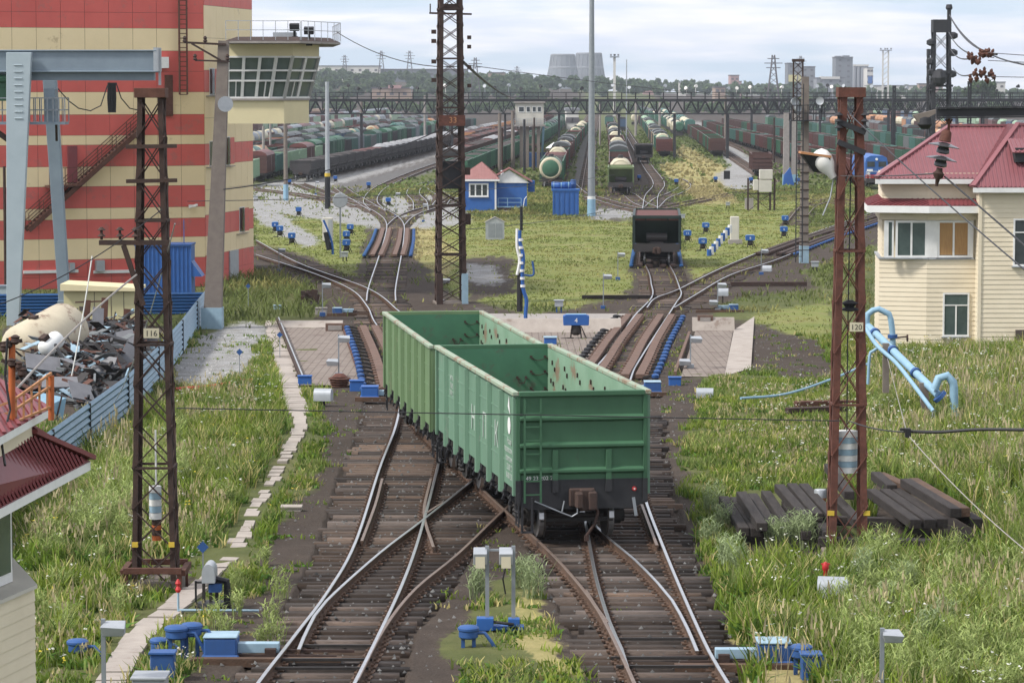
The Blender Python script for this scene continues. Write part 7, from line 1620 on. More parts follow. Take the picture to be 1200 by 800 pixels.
mb.bar((-16 / s, 0, 0), (10 / s, 0, 20 / s), .06); mb.bar((10 / s, 0, 0), (-16 / s, 0, 20 / s), .06); mb.bar((-16 / s, 0, 20 / s), (15 / s, 0, 20 / s), .1); mb.obj('frame', 'rust_dark', t)
for x0, x1, z0, z1 in ((-4, 11, 22, 36), (-10, -4.5, 24, 36), (-3, 12, 37, 48)): mb = MB(); mb.box(x0 / s, x1 / s, -.2, .9, z0 / s, z1 / s); mb.obj('cabinet', 'plaster', t, bevel=.02)
bluebox(878, 245, .9, .5, 1.1, 'pale concrete block left of the raised switchboard', 'concrete', 'concrete_block', 'block'); bluebox(852, 250 - 40, .9, .9, 1.2, 'black bin beside the lone brown wagon', 'black', 'black_bin', 'bin')
# bent air pipes with cylinders standing on end
def pipe(pts, r, mat, label, name='pipe', cat='pipe', base=None, n_=8, parent=None, stripes=None):
    c = Vector(pts[0]); mb = MB(); mb.M = Matrix.Translation(-c); mb.tube(smooth_line(pts, max(.12, r * 1.5)), r, n_); o = mb.obj(name, mat, parent, smooth=True)
    if parent is None: o.location = c; tag(o, label, cat)
    return o
b = G(612, 388); s = S(b.y); Q = lambda px, py, dd=0: PX(px, py, b.y + dd) - b
t = thing('air_pipe_stand', 'blue and white bent air pipes rising from the lawn edge', 'pipe', b)
for nm, pts, r, mt in (('riser', [Q(616, 385), Q(616, 365), Q(617, 352), Q(613, 338), Q(612, 320), Q(613, 300), Q(609, 282), Q(609, 270)], .09, 'blue_bright'), ('pipe', [Q(606, 322), Q(609, 305), Q(606, 290), Q(606, 268)], .07, 'white'), ('cylinder', [Q(609, 365, .1), Q(609.5, 320, .1)], .14, 'black'), ('rod', [Q(611, 270, .2), Q(611, 242, .2)], .07, 'black'), ('branch', [Q(613, 322), Q(625, 322), Q(624, 306)], .05, 'blue')):
    mb = MB(); mb.tube(smooth_line(pts, .12), r, 8); mb.obj(nm, mt, t, smooth=True)
mb = MB()
for k in range(7): q = Q(612.5 - k * .4, 335 - k * 9); mb.lathe((q.x, q.y, q.z), [(.12, -.06), (.12, .06)], 10)
mb.obj('collar', 'white', t)
b = G(388, 300); Q = lambda px, py, dd=0: PX(px, py, b.y + dd) - b; t = thing('air_pipe_stand', 'short blue and white air pipes leaning beside the white cabinet', 'pipe', b)
for nm, pts, r, mt in (('cylinder', [Q(386, 293), Q(382, 272)], .2, 'black'), ('riser', [Q(390, 298), Q(389, 285), Q(384, 270), Q(379, 258)], .09, 'blue_bright'), ('pipe', [Q(387, 284), Q(383, 270), Q(377, 257)], .07, 'white')):
    mb = MB(); mb.tube(smooth_line(pts, .12), r, 8); mb.obj(nm, mt, t, smooth=True)
b = G(829, 300); Q = lambda px, py, dd=0: PX(px, py, b.y + dd) - b; t = thing('cylinder_row', 'slanting row of blue and white cylinders pointing at the white block', 'pipe', b)
for k in range(10):
    p = Q(831 + k * 2.7, 297 - k * 3.2, k * .9); mb = MB(); mb.mi = k % 2; mb.lathe((p.x, p.y, p.z), [(.17, -.3), (.17, .3)], 10); mb.obj('cylinder', ['blue_bright', 'white'], t, smooth=True)
mb = MB(); mb.bar(Q(831, 300), Q(856, 268, 9), .12); mb.obj('carrier', 'black', t)
# blue pipe work in front of the right house
b = G(1090, 500); dp = b.y; Q = lambda px, py, dd=0: PX(px, py, dp + dd) - b
t = thing('pipe_work', 'pale blue insulated pipes arching down in front of the cream house', 'pipe', b)
for nm, pts, r, mt in (('main_pipe', [Q(1017, 382, 6), Q(1100, 463, 0)], .13, 'blue_light'), ('return_bend', [Q(1016, 384, 6), Q(1017, 368, 6), Q(1030, 362, 6), Q(1042, 368, 6), Q(1046, 392, 6), Q(1046, 408, 6)], .10, 'blue_light'), ('down_bend', [Q(1095, 456), Q(1100, 443), Q(1110, 440), Q(1117, 448), Q(1118, 475), Q(1119, 522)], .135, 'blue_light'),
    ('thin_pipe', [Q(1014, 384, 5), Q(1028, 405, 4), Q(1050, 425, 3), Q(1070, 450, 1), Q(1094, 482, -.5)], .07, 'blue_light'), ('grey_drop', [Q(1094, 482, -.5), Q(1094, 545, -.5)], .055, 'galv'), ('side_branch', [Q(1030, 407, 4), Q(1020, 413, 4), Q(1017, 450, 4)], .05, 'blue_light')):
    mb = MB(); mb.tube(smooth_line(pts, .2), r, 12); mb.obj(nm, mt, t, smooth=True)
mb = MB()
for f in (.1, .36, .68): p = Q(1017, 382, 6).lerp(Q(1100, 463, 0), f); q = Q(1017, 382, 6).lerp(Q(1100, 463, 0), f + .018); mb.tube([p, q], .18, 12)
mb.tube([Q(1100, 463), Q(1103, 466)], .24, 12); mb.tube([Q(1046, 392, 6), Q(1046, 396, 6)], .17, 10); mb.obj('flange', 'blue', t, smooth=True)
mb = MB(); p = Q(1046, 396, 6); mb.bar(p, p + Vector((.5, 0, .05)), .05); mb.lathe((p.x + .5, p.y, p.z), [(.13, -.02), (.13, .02)], 10, 'x'); mb.obj('valve', 'rust_dark', t)
mb = MB(); mb.bar(Q(1038, 460, 4), Q(1038, 402, 4), .2); mb.bar(Q(1085, 492, 1), Q(1082, 448, 1), .26); mb.obj('support_post', 'concrete_pole', t)
mb = MB(); mb.tube(smooth_line([G(868, 475) + Vector((0, 0, .25)), G(920, 470) + Vector((0, 0, .25)), G(975, 460) + Vector((0, 0, .5)), G(1016, 455) + Vector((0, 0, .9))], .5), .045, 8); o = mb.obj('thin_pipe', 'blue_light', None, smooth=True); tag(o, 'thin pale blue pipe lying across the weeds behind mast 120', 'pipe')
a = PX(1060, 505, 52); c_ = PX(1240, 504, 50); pts = [a, PX(1100, 506, 51.5), PX(1150, 503, 51), c_]
pipe(pts, .028, 'black', 'thick black cable ending in a clamp at the right edge', 'black_cable', 'cable'); o = MB(); o.cbox((0, 0, 0), (.1, .09, .16)); o.cbox((-.06, 0, .06), (.16, .06, .05)); ob = o.obj('cable_clamp', 'black', None, bevel=.01); ob.location = PX(1064, 507, 51.8); tag(ob, 'black clamp holding the end of the thick cable', 'clamp')
# hydrants and thin pipes on the left
a = G(209, 718); t = thing('water_tap', 'thin pale pipe with red tap beside the slab path', 'tap', a); mb = MB(); mb.tube([(0, 0, 0), (0, 0, .42)], .025, 6); mb.tube([(0, 0, .06), (1.6, 0, .05)], .028, 6); mb.obj('pipe', 'blue_pale', t); mb = MB(); mb.lathe((0, 0, .42), [(.04, 0), (.06, .05), (.03, .12), (.06, .18), (.02, .26)], 8); mb.obj('valve', 'red', t, smooth=True)
b = G(967, 700); t = thing('fire_hydrant', 'small red valve sticking out of the weeds before mast 120', 'valve', b); mb = MB(); mb.lathe((0, 0, 0), [(.04, -.1), (.04, .55), (.07, .6), (.07, .68), (.03, .74)], 8); mb.obj('body', 'red', t, smooth=True); mb = MB(); mb.bar((-.09, 0, .7), (.09, 0, .7), .03); mb.obj('handle', 'red', t)
# small blue diamond plates on stakes
for px, py, ty, lab in ((328, 420, 392, 'blue diamond sign on the left brick floor'), (281, 445, 412, 'blue diamond sign on the gravel'), (238, 668, 640, 'blue diamond sign beside the slab path'), (291, 366, 335, 'blue diamond sign in the grass left of the brick floor')):
    b = G(px, py); s = S(b.y); H = (py - ty) / s; t = thing('marker_sign', lab, 'marker', b, 0, 'blue diamond markers'); mb = MB(); mb.bar((0, 0, -.1), (0, 0, H), .03); mb.obj('stake', 'steel_grey', t); mb = MB(); r = .13; mb.prism([(-r, H), (0, H - r), (r, H), (0, H + r)], -.03, -.015, 'xz'); mb.obj('plate', 'blue', t)
# round disc sign on thin post
b = G(399, 302); s = S(b.y); H = (302 - 225) / s; t = thing('disc_sign', 'grey round disc seen from behind on a thin post', 'sign', b); mb = MB(); mb.bar((0, 0, -.1), (0, 0, H), .12); mb.obj('post', 'steel_grey', t); mb = MB(); mb.lathe((0, 0, H - .6), [(.5, -.09), (.55, -.07), (.55, -.05)], 20, 'y'); mb.obj('disc', 'galv', t)
# stump, tyres, bases
b = G(362, 358); t = thing('dark_stump', 'charred dark stump in the grass above the left brick floor', 'stump', b); mb = MB(); r = random.Random(5)
for k in range(14): a_ = r.uniform(0, 6.28); q = r.uniform(0, .4); mb.bar((q * math.cos(a_), q * math.sin(a_), -.1), (q * 1.4 * math.cos(a_), q * 1.3 * math.sin(a_), r.uniform(.5, .9)), .22)
mb.obj('wood', 'rust_dark', t); mb = MB(); mb.lathe((0, 0, -.1), [(.75, 0), (.6, .25), (.3, .3)], 9); mb.obj('root', 'timber_dark', t)
b = G(398, 453); t = thing('rusty_basket', 'stack of rusty rings at the lower end of the left brick floor', 'rings', b); mb = MB()
for k in range(4): mb.lathe((0, 0, k * .09), [(.3 + k * .03, 0), (.34 + k * .03, .03), (.3 + k * .03, .07)], 12)
mb.obj('ring', 'rust', t); mb = MB(); mb.lathe((0, 0, .37), [(.3, 0), (.15, .12), (.05, .1)], 9); mb.obj('rusty_scrap', 'rust_red', t)
b = G(176, 612); t = thing('concrete_ring', 'low concrete well ring in the left weeds', 'well ring', (b.x - 1.5, b.y + .5, b.z)); mb = MB(); mb.lathe((0, 0, 0), [(.62, 0), (.62, .3), (.5, .32), (.5, .1)], 18); mb.obj('ring', 'concrete', t, smooth=True); mb = MB(); mb.lathe((0, 0, .2), [(.49, 0), (.49, .03)], 16); mb.obj('cover', 'rust_dark', t)
timber(660, 452 + 60, .1, .1, .1, 0, 'rust', 'x') if False else None
for i, (px, py, rz, L_) in enumerate(((228, 466, -70, 2.6), (300, 441, -60, 1.2))): pass
b = G(225, 460); mb = MB(); mb.tube([(-.6, 0, .1), (.6, .9, .12), (1.7, 1.9, .2)], .09, 8); mb.cbox((1.8, 1.95, .2), (.5, .3, .22)); o = mb.obj('red_pipe', 'red', None, smooth=True); o.location = b; tag(o, 'rusty red pipe lying on the gravel by the blue fence', 'pipe')
b = G(347, 600 - 3); bluebox(341, 600, .5, .35, .1, 'flat pale concrete block beside the left track dirt', 'concrete_pink', 'concrete_block', 'block')
# ---- scrap heap, tanks
b = G(115, 470); t0 = b; r = random.Random(21); SP = []
heap = MB(); heap.M = Matrix.Translation(-b)
def hz(x, y):
    return 0
for k in range(1000):
    px = r.uniform(22, 186); lo_ = 398; hi_ = 478 - max(0, (px - 120)) * .75; 
    if px < 70: hi_ = 470
    py = r.uniform(lo_, hi_); g0 = G(px, py); e = min(1, (hi_ - py) / 25) * min(1, (190 - px) / 40); z = r.uniform(0, 1.3) * max(.15, e); L_ = r.uniform(.15, 1.3); a_ = r.uniform(0, 6.28); tl = r.uniform(-.7, .7); d = Vector((math.cos(a_) * math.cos(tl), math.sin(a_) * math.cos(tl), math.sin(tl))); c_ = g0 + Vector((0, 0, z)); heap.mi = r.choice((0, 0, 0, 1, 1, 2, 2, 3, 4))
    if r.random() < .5: heap.bar(c_ - d * L_ / 2, c_ + d * L_ / 2, r.uniform(.03, .12))
    else: heap.bar(c_ - d * L_ / 2, c_ + d * L_ / 2, r.uniform(.15, .6), .02)
o = heap.obj('scrap_heap', ['black_oil', 'steel_dark', 'rust', 'w_grey', 'blue_pale']); o.location = b; tag(o, 'heap of black and grey scrap metal behind the blue fence', 'scrap', kind='stuff')
mk('plate_grey', (.17, .17, .18), (.12, .12, .13), 2, .5, c3=(.08, .06, .05), p3=.62, s3=2)
for i, (px, py, w_, L_, rx, ry, rz, h) in enumerate(((55, 455, 1.3, .9, 35, 10, 20, 1.0), (88, 428, .5, 1.9, 20, -15, -60, 1.5), (118, 405, .5, 1.2, 60, 10, 20, 1.2), (145, 425, 1.1, .8, 55, -10, 10, 1.0), (100, 455, .6, 1.8, 15, 8, 60, .9), (75, 462, 1.3, .8, 25, 0, 5, .5), (125, 450, .9, .7, 60, 5, -20, .8), (150, 440, .5, 1.3, 65, 30, 10, .7), (100, 470, .9, 1.0, 35, 15, 30, .4), (62, 440, .5, 1.6, 10, 20, 80, 1.4))):
    g0 = G(px, py); mb = MB(); mb.box(-w_ / 2, w_ / 2, -L_ / 2, L_ / 2, -.015, .015); mb.box(-w_ / 2, w_ / 2, -L_ / 2, -L_ / 2 + .03, .016, .06); o = mb.obj('scrap_plate', 'plate_grey'); o.location = g0 + Vector((0, -.8, h)); o.rotation_euler = (R_(rx), R_(ry), R_(rz)); tag(o, 'grey scrap plate, %s along the heap counted from its nearest left corner' % ORD[i].replace('nearest one', 'first'), 'scrap plate', 'grey plates on the scrap heap')
def rot_tank(label, pa, pb, da, db, r, mat, ring=True):
    A, B = PX(*pa, da), PX(*pb, db); t = thing('scrap_tank', label, 'tank', A); ax = (B - A); L_ = ax.length; M_ = ax.to_track_quat('Z', 'Y').to_matrix().to_4x4(); mb = MB(); mb.M = M_
    mb.lathe((0, 0, 0), [(.02, -r * .35), (r * .5, -r * .3), (r * .85, -r * .12), (r, .08), (r, L_ - .08), (r * .85, L_ + r * .12), (r * .5, L_ + r * .3), (.02, L_ + r * .35)], 24); mb.obj('shell', mat, t, smooth=True); mb = MB(); mb.M = M_; mb.lathe((r * .9, 0, L_ * .7), [(.16, -.1), (.16, .1)], 10, 'x'); mb.cbox((0, r * .95, L_ * .3), (.3, .3, .3)); mb.obj('nozzle', 'rust_dark', t); return t
mk('tank_cream', (.50, .44, .32), (.40, .34, .25), 1.2, .6, c3=(.20, .13, .09), p3=.55, s3=1.2)
rot_tank('big dented cream tank lying on the scrap heap', (28, 412), (78, 385), 118, 121, 1.08, 'tank_cream'); rot_tank('small white elongated tank lying on the scrap in front of the big one', (52, 410), (68, 396), 113, 113.5, .34, 'white')
b = G(112, 398); s = S(b.y); t = thing('timber_rack', 'brown wooden rack standing behind the scrap heap', 'rack', b); mb = MB(); mb.bar((-.9, 0, .9), (1.0, 0, .9), .07); mb.bar((-.9, 0, 1.7), (.5, 0, 1.75), .07); mb.obj('rail', 'timber_brown', t)
for x, h in ((-.45, 1.8), (.35, 1.9), (1.35, 1.4)): mb = MB(); mb.bar((x, -.1, 0), (x + .1, 0, h), .3, .12); mb.obj('post', 'rust', t)
mb = MB(); mb.box(-1.9, 2.3, .4, 1.4, .1, .5); mb.box(-1.8, 2.2, .5, 1.3, .501, .8); mb.obj('plank', 'rust_dark', t)
b = G(55, 492); t = thing('blue_wreck', 'pale blue crumpled sheet at the near corner of the scrap heap', 'sheet', b); mb = MB(); mb.add([(-.5, 0, .1), (.5, .1, .0), (.6, .3, .7), (-.3, .2, .9), (.1, -.2, .5)], [(0, 1, 4), (1, 2, 4), (2, 3, 4), (3, 0, 4)]); mb.obj('sheet', 'blue_light', t, fix=False); mb = MB(); mb.bar((.3, 0, 0), (.5, 0, .8), .05); mb.obj('frame', 'rust_dark', t)
# ================================================================ VEGETATION
rs = np.random.RandomState(12)
def leafmat(name):
    m = bpy.data.materials.new(name); m.use_nodes = True; t = m.node_tree; n = t.nodes; l = t.links; b = n['Principled BSDF']; b.inputs['Roughness'].default_value = .7; b.inputs['Specular IOR Level'].default_value = .15
    a = n.new('ShaderNodeAttribute'); a.attribute_name = 'tint'; l.new(a.outputs['Color'], b.inputs['Base Color'])
    tr = n.new('ShaderNodeBsdfTranslucent'); l.new(a.outputs['Color'], tr.inputs['Color']); mx_ = n.new('ShaderNodeMixShader'); mx_.inputs[0].default_value = .3
    o = n['Material Output']; l.new(b.outputs[0], mx_.inputs[1]); l.new(tr.outputs[0], mx_.inputs[2]); l.new(mx_.outputs[0], o.inputs['Surface']); MAT[name] = m
leafmat('foliage')
def mesh_tint(name, V, Fq, T, label, cat, group=None, kind='stuff', parent=None):
    me = bpy.data.meshes.new(name); n = len(V); m, k = Fq.shape
    me.vertices.add(n); me.vertices.foreach_set('co', np.ascontiguousarray(V, np.float32).ravel())
    me.loops.add(m * k); me.loops.foreach_set('vertex_index', np.ascontiguousarray(Fq, np.int32).ravel())
    me.polygons.add(m); me.polygons.foreach_set('loop_start', np.arange(0, m * k, k, dtype=np.int32)); me.polygons.foreach_set('loop_total', np.full(m, k, np.int32)); me.update(calc_edges=True)
    at = me.color_attributes.new('tint', 'FLOAT_COLOR', 'POINT'); C4 = np.ones((n, 4), np.float32); C4[:, :3] = T; at.data.foreach_set('color', C4.ravel()); me.materials.append(MAT['foliage'])
    o = bpy.data.objects.new(name, me); COL.objects.link(o)
    if parent is not None: o.parent = parent
    else: tag(o, label, cat, group, kind)
    return o
def blades(P, h, w_, lean, col, tipmix=None, segs=2):
    """P base points; each blade two quads bending over"""
    n = len(P); az = rs.rand(n) * 2 * PI; fz = rs.rand(n) * PI; lx = np.cos(az) * lean * h; ly = np.sin(az) * lean * h
    wx, wy = np.cos(fz) * w_ / 2, np.sin(fz) * w_ / 2; V = np.zeros((n, 6, 3))
    for i, (f, g_, q) in enumerate(((0, 0, 1), (.55, .3, .85), (1, 1, .18))):
        for j, s_ in enumerate((-1, 1)):
            V[:, i * 2 + j, 0] = P[:, 0] + lx * g_ + wx * q * s_; V[:, i * 2 + j, 1] = P[:, 1] + ly * g_ + wy * q * s_; V[:, i * 2 + j, 2] = P[:, 2] + h * f * (1 - .15 * lean * g_)
    b = np.arange(n)[:, None] * 6; Fq = np.concatenate([b + np.array([0, 1, 3, 2]), b + np.array([2, 3, 5, 4])], 0)
    T = np.repeat(col[:, None, :], 6, 1)
    if tipmix is not None: T[:, 4:, :] = T[:, 4:, :] * .4 + tipmix[:, None, :] * .6
    return V.reshape(-1, 3), Fq, T.reshape(-1, 3)
def ground_pts(n, y0, y1, seed=0, half=.19):
    y = np.sqrt(rs.rand(n) * (y1 ** 2 - y0 ** 2) + y0 ** 2); x = (rs.rand(n) * 2 - 1) * half * y; return x, y
EXCL = [[(322, 372), (405, 372), (430, 456), (350, 456)], [(808, 366), (887, 366), (882, 436), (849, 446), (792, 446)], [(855, 578), (1005, 578), (1014, 655), (866, 655)], [(1025, 578), (1112, 578), (1168, 655), (1060, 660)],
        [(0, 395), (185, 395), (165, 470), (100, 485), (20, 490)], [(1020, 0), (1210, 0), (1210, 412), (1024, 412)], [(0, 0), (240, 0), (240, 340), (0, 342)], [(236, 372), (262, 372), (262, 390), (236, 390)]]
pathw = np.array([(p.x, p.y) for p in pl])
def pathdist(x, y):
    d = np.full(x.shape, 99.0); sel = (y > 45) & (y < 160) & (x < 0)
    if sel.any():
        xs, ysl = x[sel], y[sel]; dd = np.full(xs.shape, 99.0)
        for a in pathw[::2]: dd = np.minimum(dd, np.hypot(xs - a[0], ysl - a[1]))
        d[sel] = dd
    return d
def field(x, y):
    z = zg(y); px, py = topx(x, y, z); D, Gv, A, Dr, Lw = masks(px, py, x, y); ex = np.any([inpoly(px, py, p) for p in EXCL], axis=0)
    bed = inpoly(px, py, bedpoly(BED_L, 2)) | inpoly(px, py, bedpoly(BED_R, 2))
    return px, py, z, D, Gv, A, Dr, Lw, ex, bed
def palette(x, y, kind):
    n = len(x); big_ = npnoise(x, y, 3.1, 21); med_ = npnoise(x, y, .8, 22); r = rs.rand(n)
    A = np.array([.105, .17, .02]); B = np.array([.21, .26, .04]); Cc = np.array([.17, .215, .08]); D_ = np.array([.44, .38, .16]); E = np.array([.07, .125, .018])
    c = A[None] * (1 - big_[:, None]) + B[None] * big_[:, None]
    k = (med_ > .62)[:, None]; c = np.where(k, c * .5 + Cc * .5, c); c = np.where((r < .10)[:, None], D_, c); c = np.where((r > .86)[:, None], E, c)
    return c * (.8 + .45 * rs.rand(n))[:, None]
VV = []; FF = []; TT = []; off = 0
def push(V_, F_, T_):
    global off
    VV.append(V_); FF.append(F_ + off); TT.append(T_); off += len(V_)
def near_cfg(px, py):
    """height of growth by place"""
    h = np.full(px.shape, .30)
    tall = inpoly(px, py, [(1000, 415), (1230, 405), (1230, 900), (880, 900), (860, 690), (1000, 560)]); h[tall] = .62
    tall = inpoly(px, py, [(1120, 430), (1230, 410), (1230, 700), (1150, 640)]); h[tall] = .85
    tall = inpoly(px, py, [(80, 520), (200, 480), (320, 440), (340, 540), (300, 590), (240, 640), (60, 760), (30, 640)]); h[tall] = .52
    tall = inpoly(px, py, [(100, 540), (190, 490), (210, 560), (120, 610)]); h[tall] = .8
    low = inpoly(px, py, [(780, 440), (960, 440), (940, 560), (840, 620), (800, 560)]); h[low] = .25
    low = inpoly(px, py, [(480, 830), (540, 680), (610, 620), (700, 830)]); h[low] = .22
    low = inpoly(px, py, [(200, 720), (320, 640), (360, 500), (400, 440), (420, 480), (300, 740), (240, 830)]); h[low] = .2
    return h
# -- near: dense tufts
n = 70000; x, y = ground_pts(n, 42, 140, half=.22); px, py, z, D, Gv, A, Dr, Lw, ex, bed = field(x, y); pd = pathdist(x, y)
den = npnoise(x, y, 1.6, 31) * .7 + npnoise(x, y, .45, 32) * .3
keep = (~ex) & (pd > .5) & ((~bed) | (rs.rand(n) < .012)); bare = (D + Gv + A) > 0
keep &= np.where(bare, (rs.rand(n) < .10) & (den > .5), den > .34)
x, y, z, px, py, bare, den, bed = [q[keep] for q in (x, y, z, px, py, bare, den, bed)]
hh_ = near_cfg(px, py) * (.45 + 1.0 * den) * np.where(bare, .4, 1) * np.where(bed, .5, 1); col = palette(x, y, 0)
nb = 8
for k in range(nb):
    m = len(x); s_ = .10 + .12 * rs.rand(m); a_ = rs.rand(m) * 2 * PI; P = np.stack([x + np.cos(a_) * s_, y + np.sin(a_) * s_, z - .03], -1); h = hh_ * (.5 + .75 * rs.rand(m))
    c = col * (.85 + .3 * rs.rand(m))[:, None]; straw = np.array([.42, .38, .20]); tp = np.where((rs.rand(m) < .3)[:, None], straw[None], c * 1.35)
    push(*blades(P, h, .028 + .022 * rs.rand(m), .15 + .5 * rs.rand(m), c, tp))
# -- broad leaves low down
m0 = rs.rand(len(x)) < .5; xb, yb, zb2, hb = x[m0], y[m0], z[m0], hh_[m0]
for k in range(3):
    m = len(xb); a_ = rs.rand(m) * 2 * PI; s_ = .2 * rs.rand(m); P = np.stack([xb + np.cos(a_) * s_, yb + np.sin(a_) * s_, zb2 - .02], -1); c = np.array([.075, .15, .025])[None] * (.7 + .8 * rs.rand(m))[:, None]
    push(*blades(P, hb * (.3 + .4 * rs.rand(m)), .09 + .07 * rs.rand(m), .9 + .6 * rs.rand(m), c, c * 1.3))
# -- grey-green feathery bushes (wormwood) and tall pale stalks
def bushes(pts, hgt, nst, c0, seed, wd=.02):
    P = []; Hh = []; Cc = []
    for (bx_, by, bh) in pts:
        k = nst; r_ = .28 * bh * np.sqrt(rs.rand(k)); a_ = rs.rand(k) * 2 * PI; P.append(np.stack([bx_ + r_ * np.cos(a_), by + r_ * np.sin(a_), np.full(k, zg(by) - .02)], -1)); Hh.append(bh * (.55 + .5 * rs.rand(k))); Cc.append(np.array(c0)[None] * (.75 + .5 * rs.rand(k))[:, None])
    P = np.concatenate(P); Hh = np.concatenate(Hh); Cc = np.concatenate(Cc); push(*blades(P, Hh, wd, .1 + .25 * rs.rand(len(P)), Cc, Cc * 1.4))
    # little side leaves up each stalk
    for f in (.35, .5, .62, .74, .86, .95):
        Q = P.copy(); Q[:, 2] += Hh * f; Q[:, 0] += rs.randn(len(Q)) * .035; Q[:, 1] += rs.randn(len(Q)) * .035; push(*blades(Q, .07 + .06 * rs.rand(len(Q)), .026, 1.0 + rs.rand(len(Q)), Cc * 1.25, Cc * 1.6))
bp = []
for _ in range(300):
    px_ = rnd.uniform(985, 1215); py_ = rnd.uniform(425, 830)
    if px_ < 1160 and 580 < py_ < 650: continue
    g0 = G(px_, py_); bp.append((g0.x, g0.y, rnd.uniform(.5, .95)))
for _ in range(190): px_ = rnd.uniform(95, 215); py_ = 640 - (px_ - 40) * .62 + rnd.uniform(-25, 40); g0 = G(px_, py_); bp.append((g0.x, g0.y, rnd.uniform(.5, 1.0)))
for _ in range(80): g0 = G(rnd.uniform(30, 330), rnd.uniform(520, 760)); bp.append((g0.x, g0.y, rnd.uniform(.4, .7))) if pathdist(np.array([g0.x]), np.array([g0.y]))[0] > .8 else None
bushes(bp, 1, 16, (.24, .29, .10), 3)
bp = []
for px_, py_ in ((858, 672), (850, 665), (866, 675), (846, 625), (835, 600), (830, 640), (1010, 690), (1040, 720), (1085, 760), (1105, 745), (1060, 700), (560, 700), (610, 690), (625, 700), (905, 640), (915, 642), (930, 640), (945, 642)): g0 = G(px_, py_); bp.append((g0.x, g0.y, rnd.uniform(.55, .9)))
bushes(bp, 1, 40, (.24, .29, .15), 5)
# -- dry stalks
n = 14000; x2_, y2_ = ground_pts(n, 45, 120); px, py, z, D, Gv, A, Dr, Lw, ex, bed = field(x2_, y2_)
k_ = (~ex) & (~bed) & (D + Gv < 1) & ((px > 840) | (px < 300)) & (npnoise(x2_, y2_, 2.5, 44) > .45) & (pathdist(x2_, y2_) > .6); x2_, y2_, z, px, py = [q[k_] for q in (x2_, y2_, z, px, py)]
hs_ = near_cfg(px, py) * (1.0 + .5 * rs.rand(len(x2_))); c = np.array([.42, .36, .21])[None] * (.6 + .6 * rs.rand(len(x2_)))[:, None]
push(*blades(np.stack([x2_, y2_, z], -1), hs_, .02, .15 + .2 * rs.rand(len(x2_)), c, c))
for _k in range(2): push(*blades(np.stack([x2_ + rs.randn(len(x2_)) * .02, y2_, z + hs_ * (.75 + .12 * _k)], -1), hs_ * .2, .045, .4 * rs.rand(len(x2_)), c * 1.1, c * 1.2))
mesh_tint('weeds', np.concatenate(VV), np.concatenate(FF), np.clip(np.concatenate(TT), 0, 1), 'tall mixed weeds and grass around the near tracks', 'weeds')
# -- flowers
VV = []; FF = []; TT = []; off = 0
def flowers(n, ypx, cond, col, sz, hrel, clump=.5, seed=50):
    x, y = ground_pts(n, 45, 135); px, py, z, D, Gv, A, Dr, Lw, ex, bed = field(x, y); k_ = (~ex) & (~bed) & (D + Gv < 1) & cond(px, py) & (npnoise(x, y, 1.4, seed) > clump) & (pathdist(x, y) > .5)
    x, y, z, px, py = [q[k_] for q in (x, y, z, px, py)]; h = near_cfg(px, py) * (hrel + .3 * rs.rand(len(x)))
    for _ in range(3): P = np.stack([x + rs.randn(len(x)) * .05, y + rs.randn(len(x)) * .05, z + h + rs.randn(len(x)) * .02], -1); push(*blades(P, np.full(len(x), sz * .6), sz * (.6 + .6 * rs.rand(len(x))), np.full(len(x), 1.6), np.array(col)[None] * (.8 + .3 * rs.rand(len(x)))[:, None]))
flowers(4500, 0, lambda px, py: (px < 345) | (px > 860), (.68, .68, .60), .05, .9, .5, 51); flowers(3500, 0, lambda px, py: px < 345, (.62, .50, .06), .05, .85, .62, 52); flowers(1300, 0, lambda px, py: (py < 560) & (px > 900), (.7, .7, .62), .07, 1.0, .45, 53)
flowers(1500, 0, lambda px, py: (px > 1010), (.60, .55, .12), .05, .9, .6, 54)
mesh_tint('wildflowers', np.concatenate(VV), np.concatenate(FF), np.clip(np.concatenate(TT), 0, 1), 'small white and yellow wildflowers scattered through the weeds', 'flowers')
# -- mid distance: short lawn and scrub
VV = []; FF = []; TT = []; off = 0
n = 150000; x, y = ground_pts(n, 128, 420); px, py, z, D, Gv, A, Dr, Lw, ex, bed = field(x, y); den = npnoise(x, y, 2.6, 61) * .6 + npnoise(x, y, .7, 62) * .4; bare = (D + Gv + A) > 0
keep = (~ex) & np.where(bare, (rs.rand(n) < .07), den > .38); x, y, z, px, py, Lw, Dr, den, bare = [q[keep] for q in (x, y, z, px, py, Lw, Dr, den, bare)]; n = len(x)
left = inpoly(px, py, [(262, 330), (330, 318), (410, 350), (400, 374), (262, 374)]) | inpoly(px, py, [(600, 190), (640, 190), (660, 250), (600, 250)])
h = np.where(Lw > 0, .10, .26) * (.4 + 1.1 * den); h = np.where(left, .6, h)
cl_ = np.where((Lw > 0)[:, None], np.array([.175, .205, .055])[None], np.array([.135, .165, .05])[None]); dryk = (npnoise(x, y, 5, 63) > .6); cl_ = np.where(dryk[:, None], cl_ * .5 + np.array([.33, .28, .11]) * .5, cl_); cl_ = np.where((Dr > 0)[:, None], np.array([.40, .34, .17])[None] * .8, cl_); cl_ *= (.6 + .75 * rs.rand(n))[:, None] * (.75 + .5 * npnoise(x, y, 1.1, 64))[:, None]
for k in range(2): P = np.stack([x + rs.randn(n) * .12, y + rs.randn(n) * .12, z - .02], -1); push(*blades(P, h * (.6 + .8 * rs.rand(n)), (.05 + .06 * rs.rand(n)) * (y / 200), .3 + .7 * rs.rand(n), cl_ * (.9 + .2 * rs.rand(n))[:, None], cl_ * 1.25))
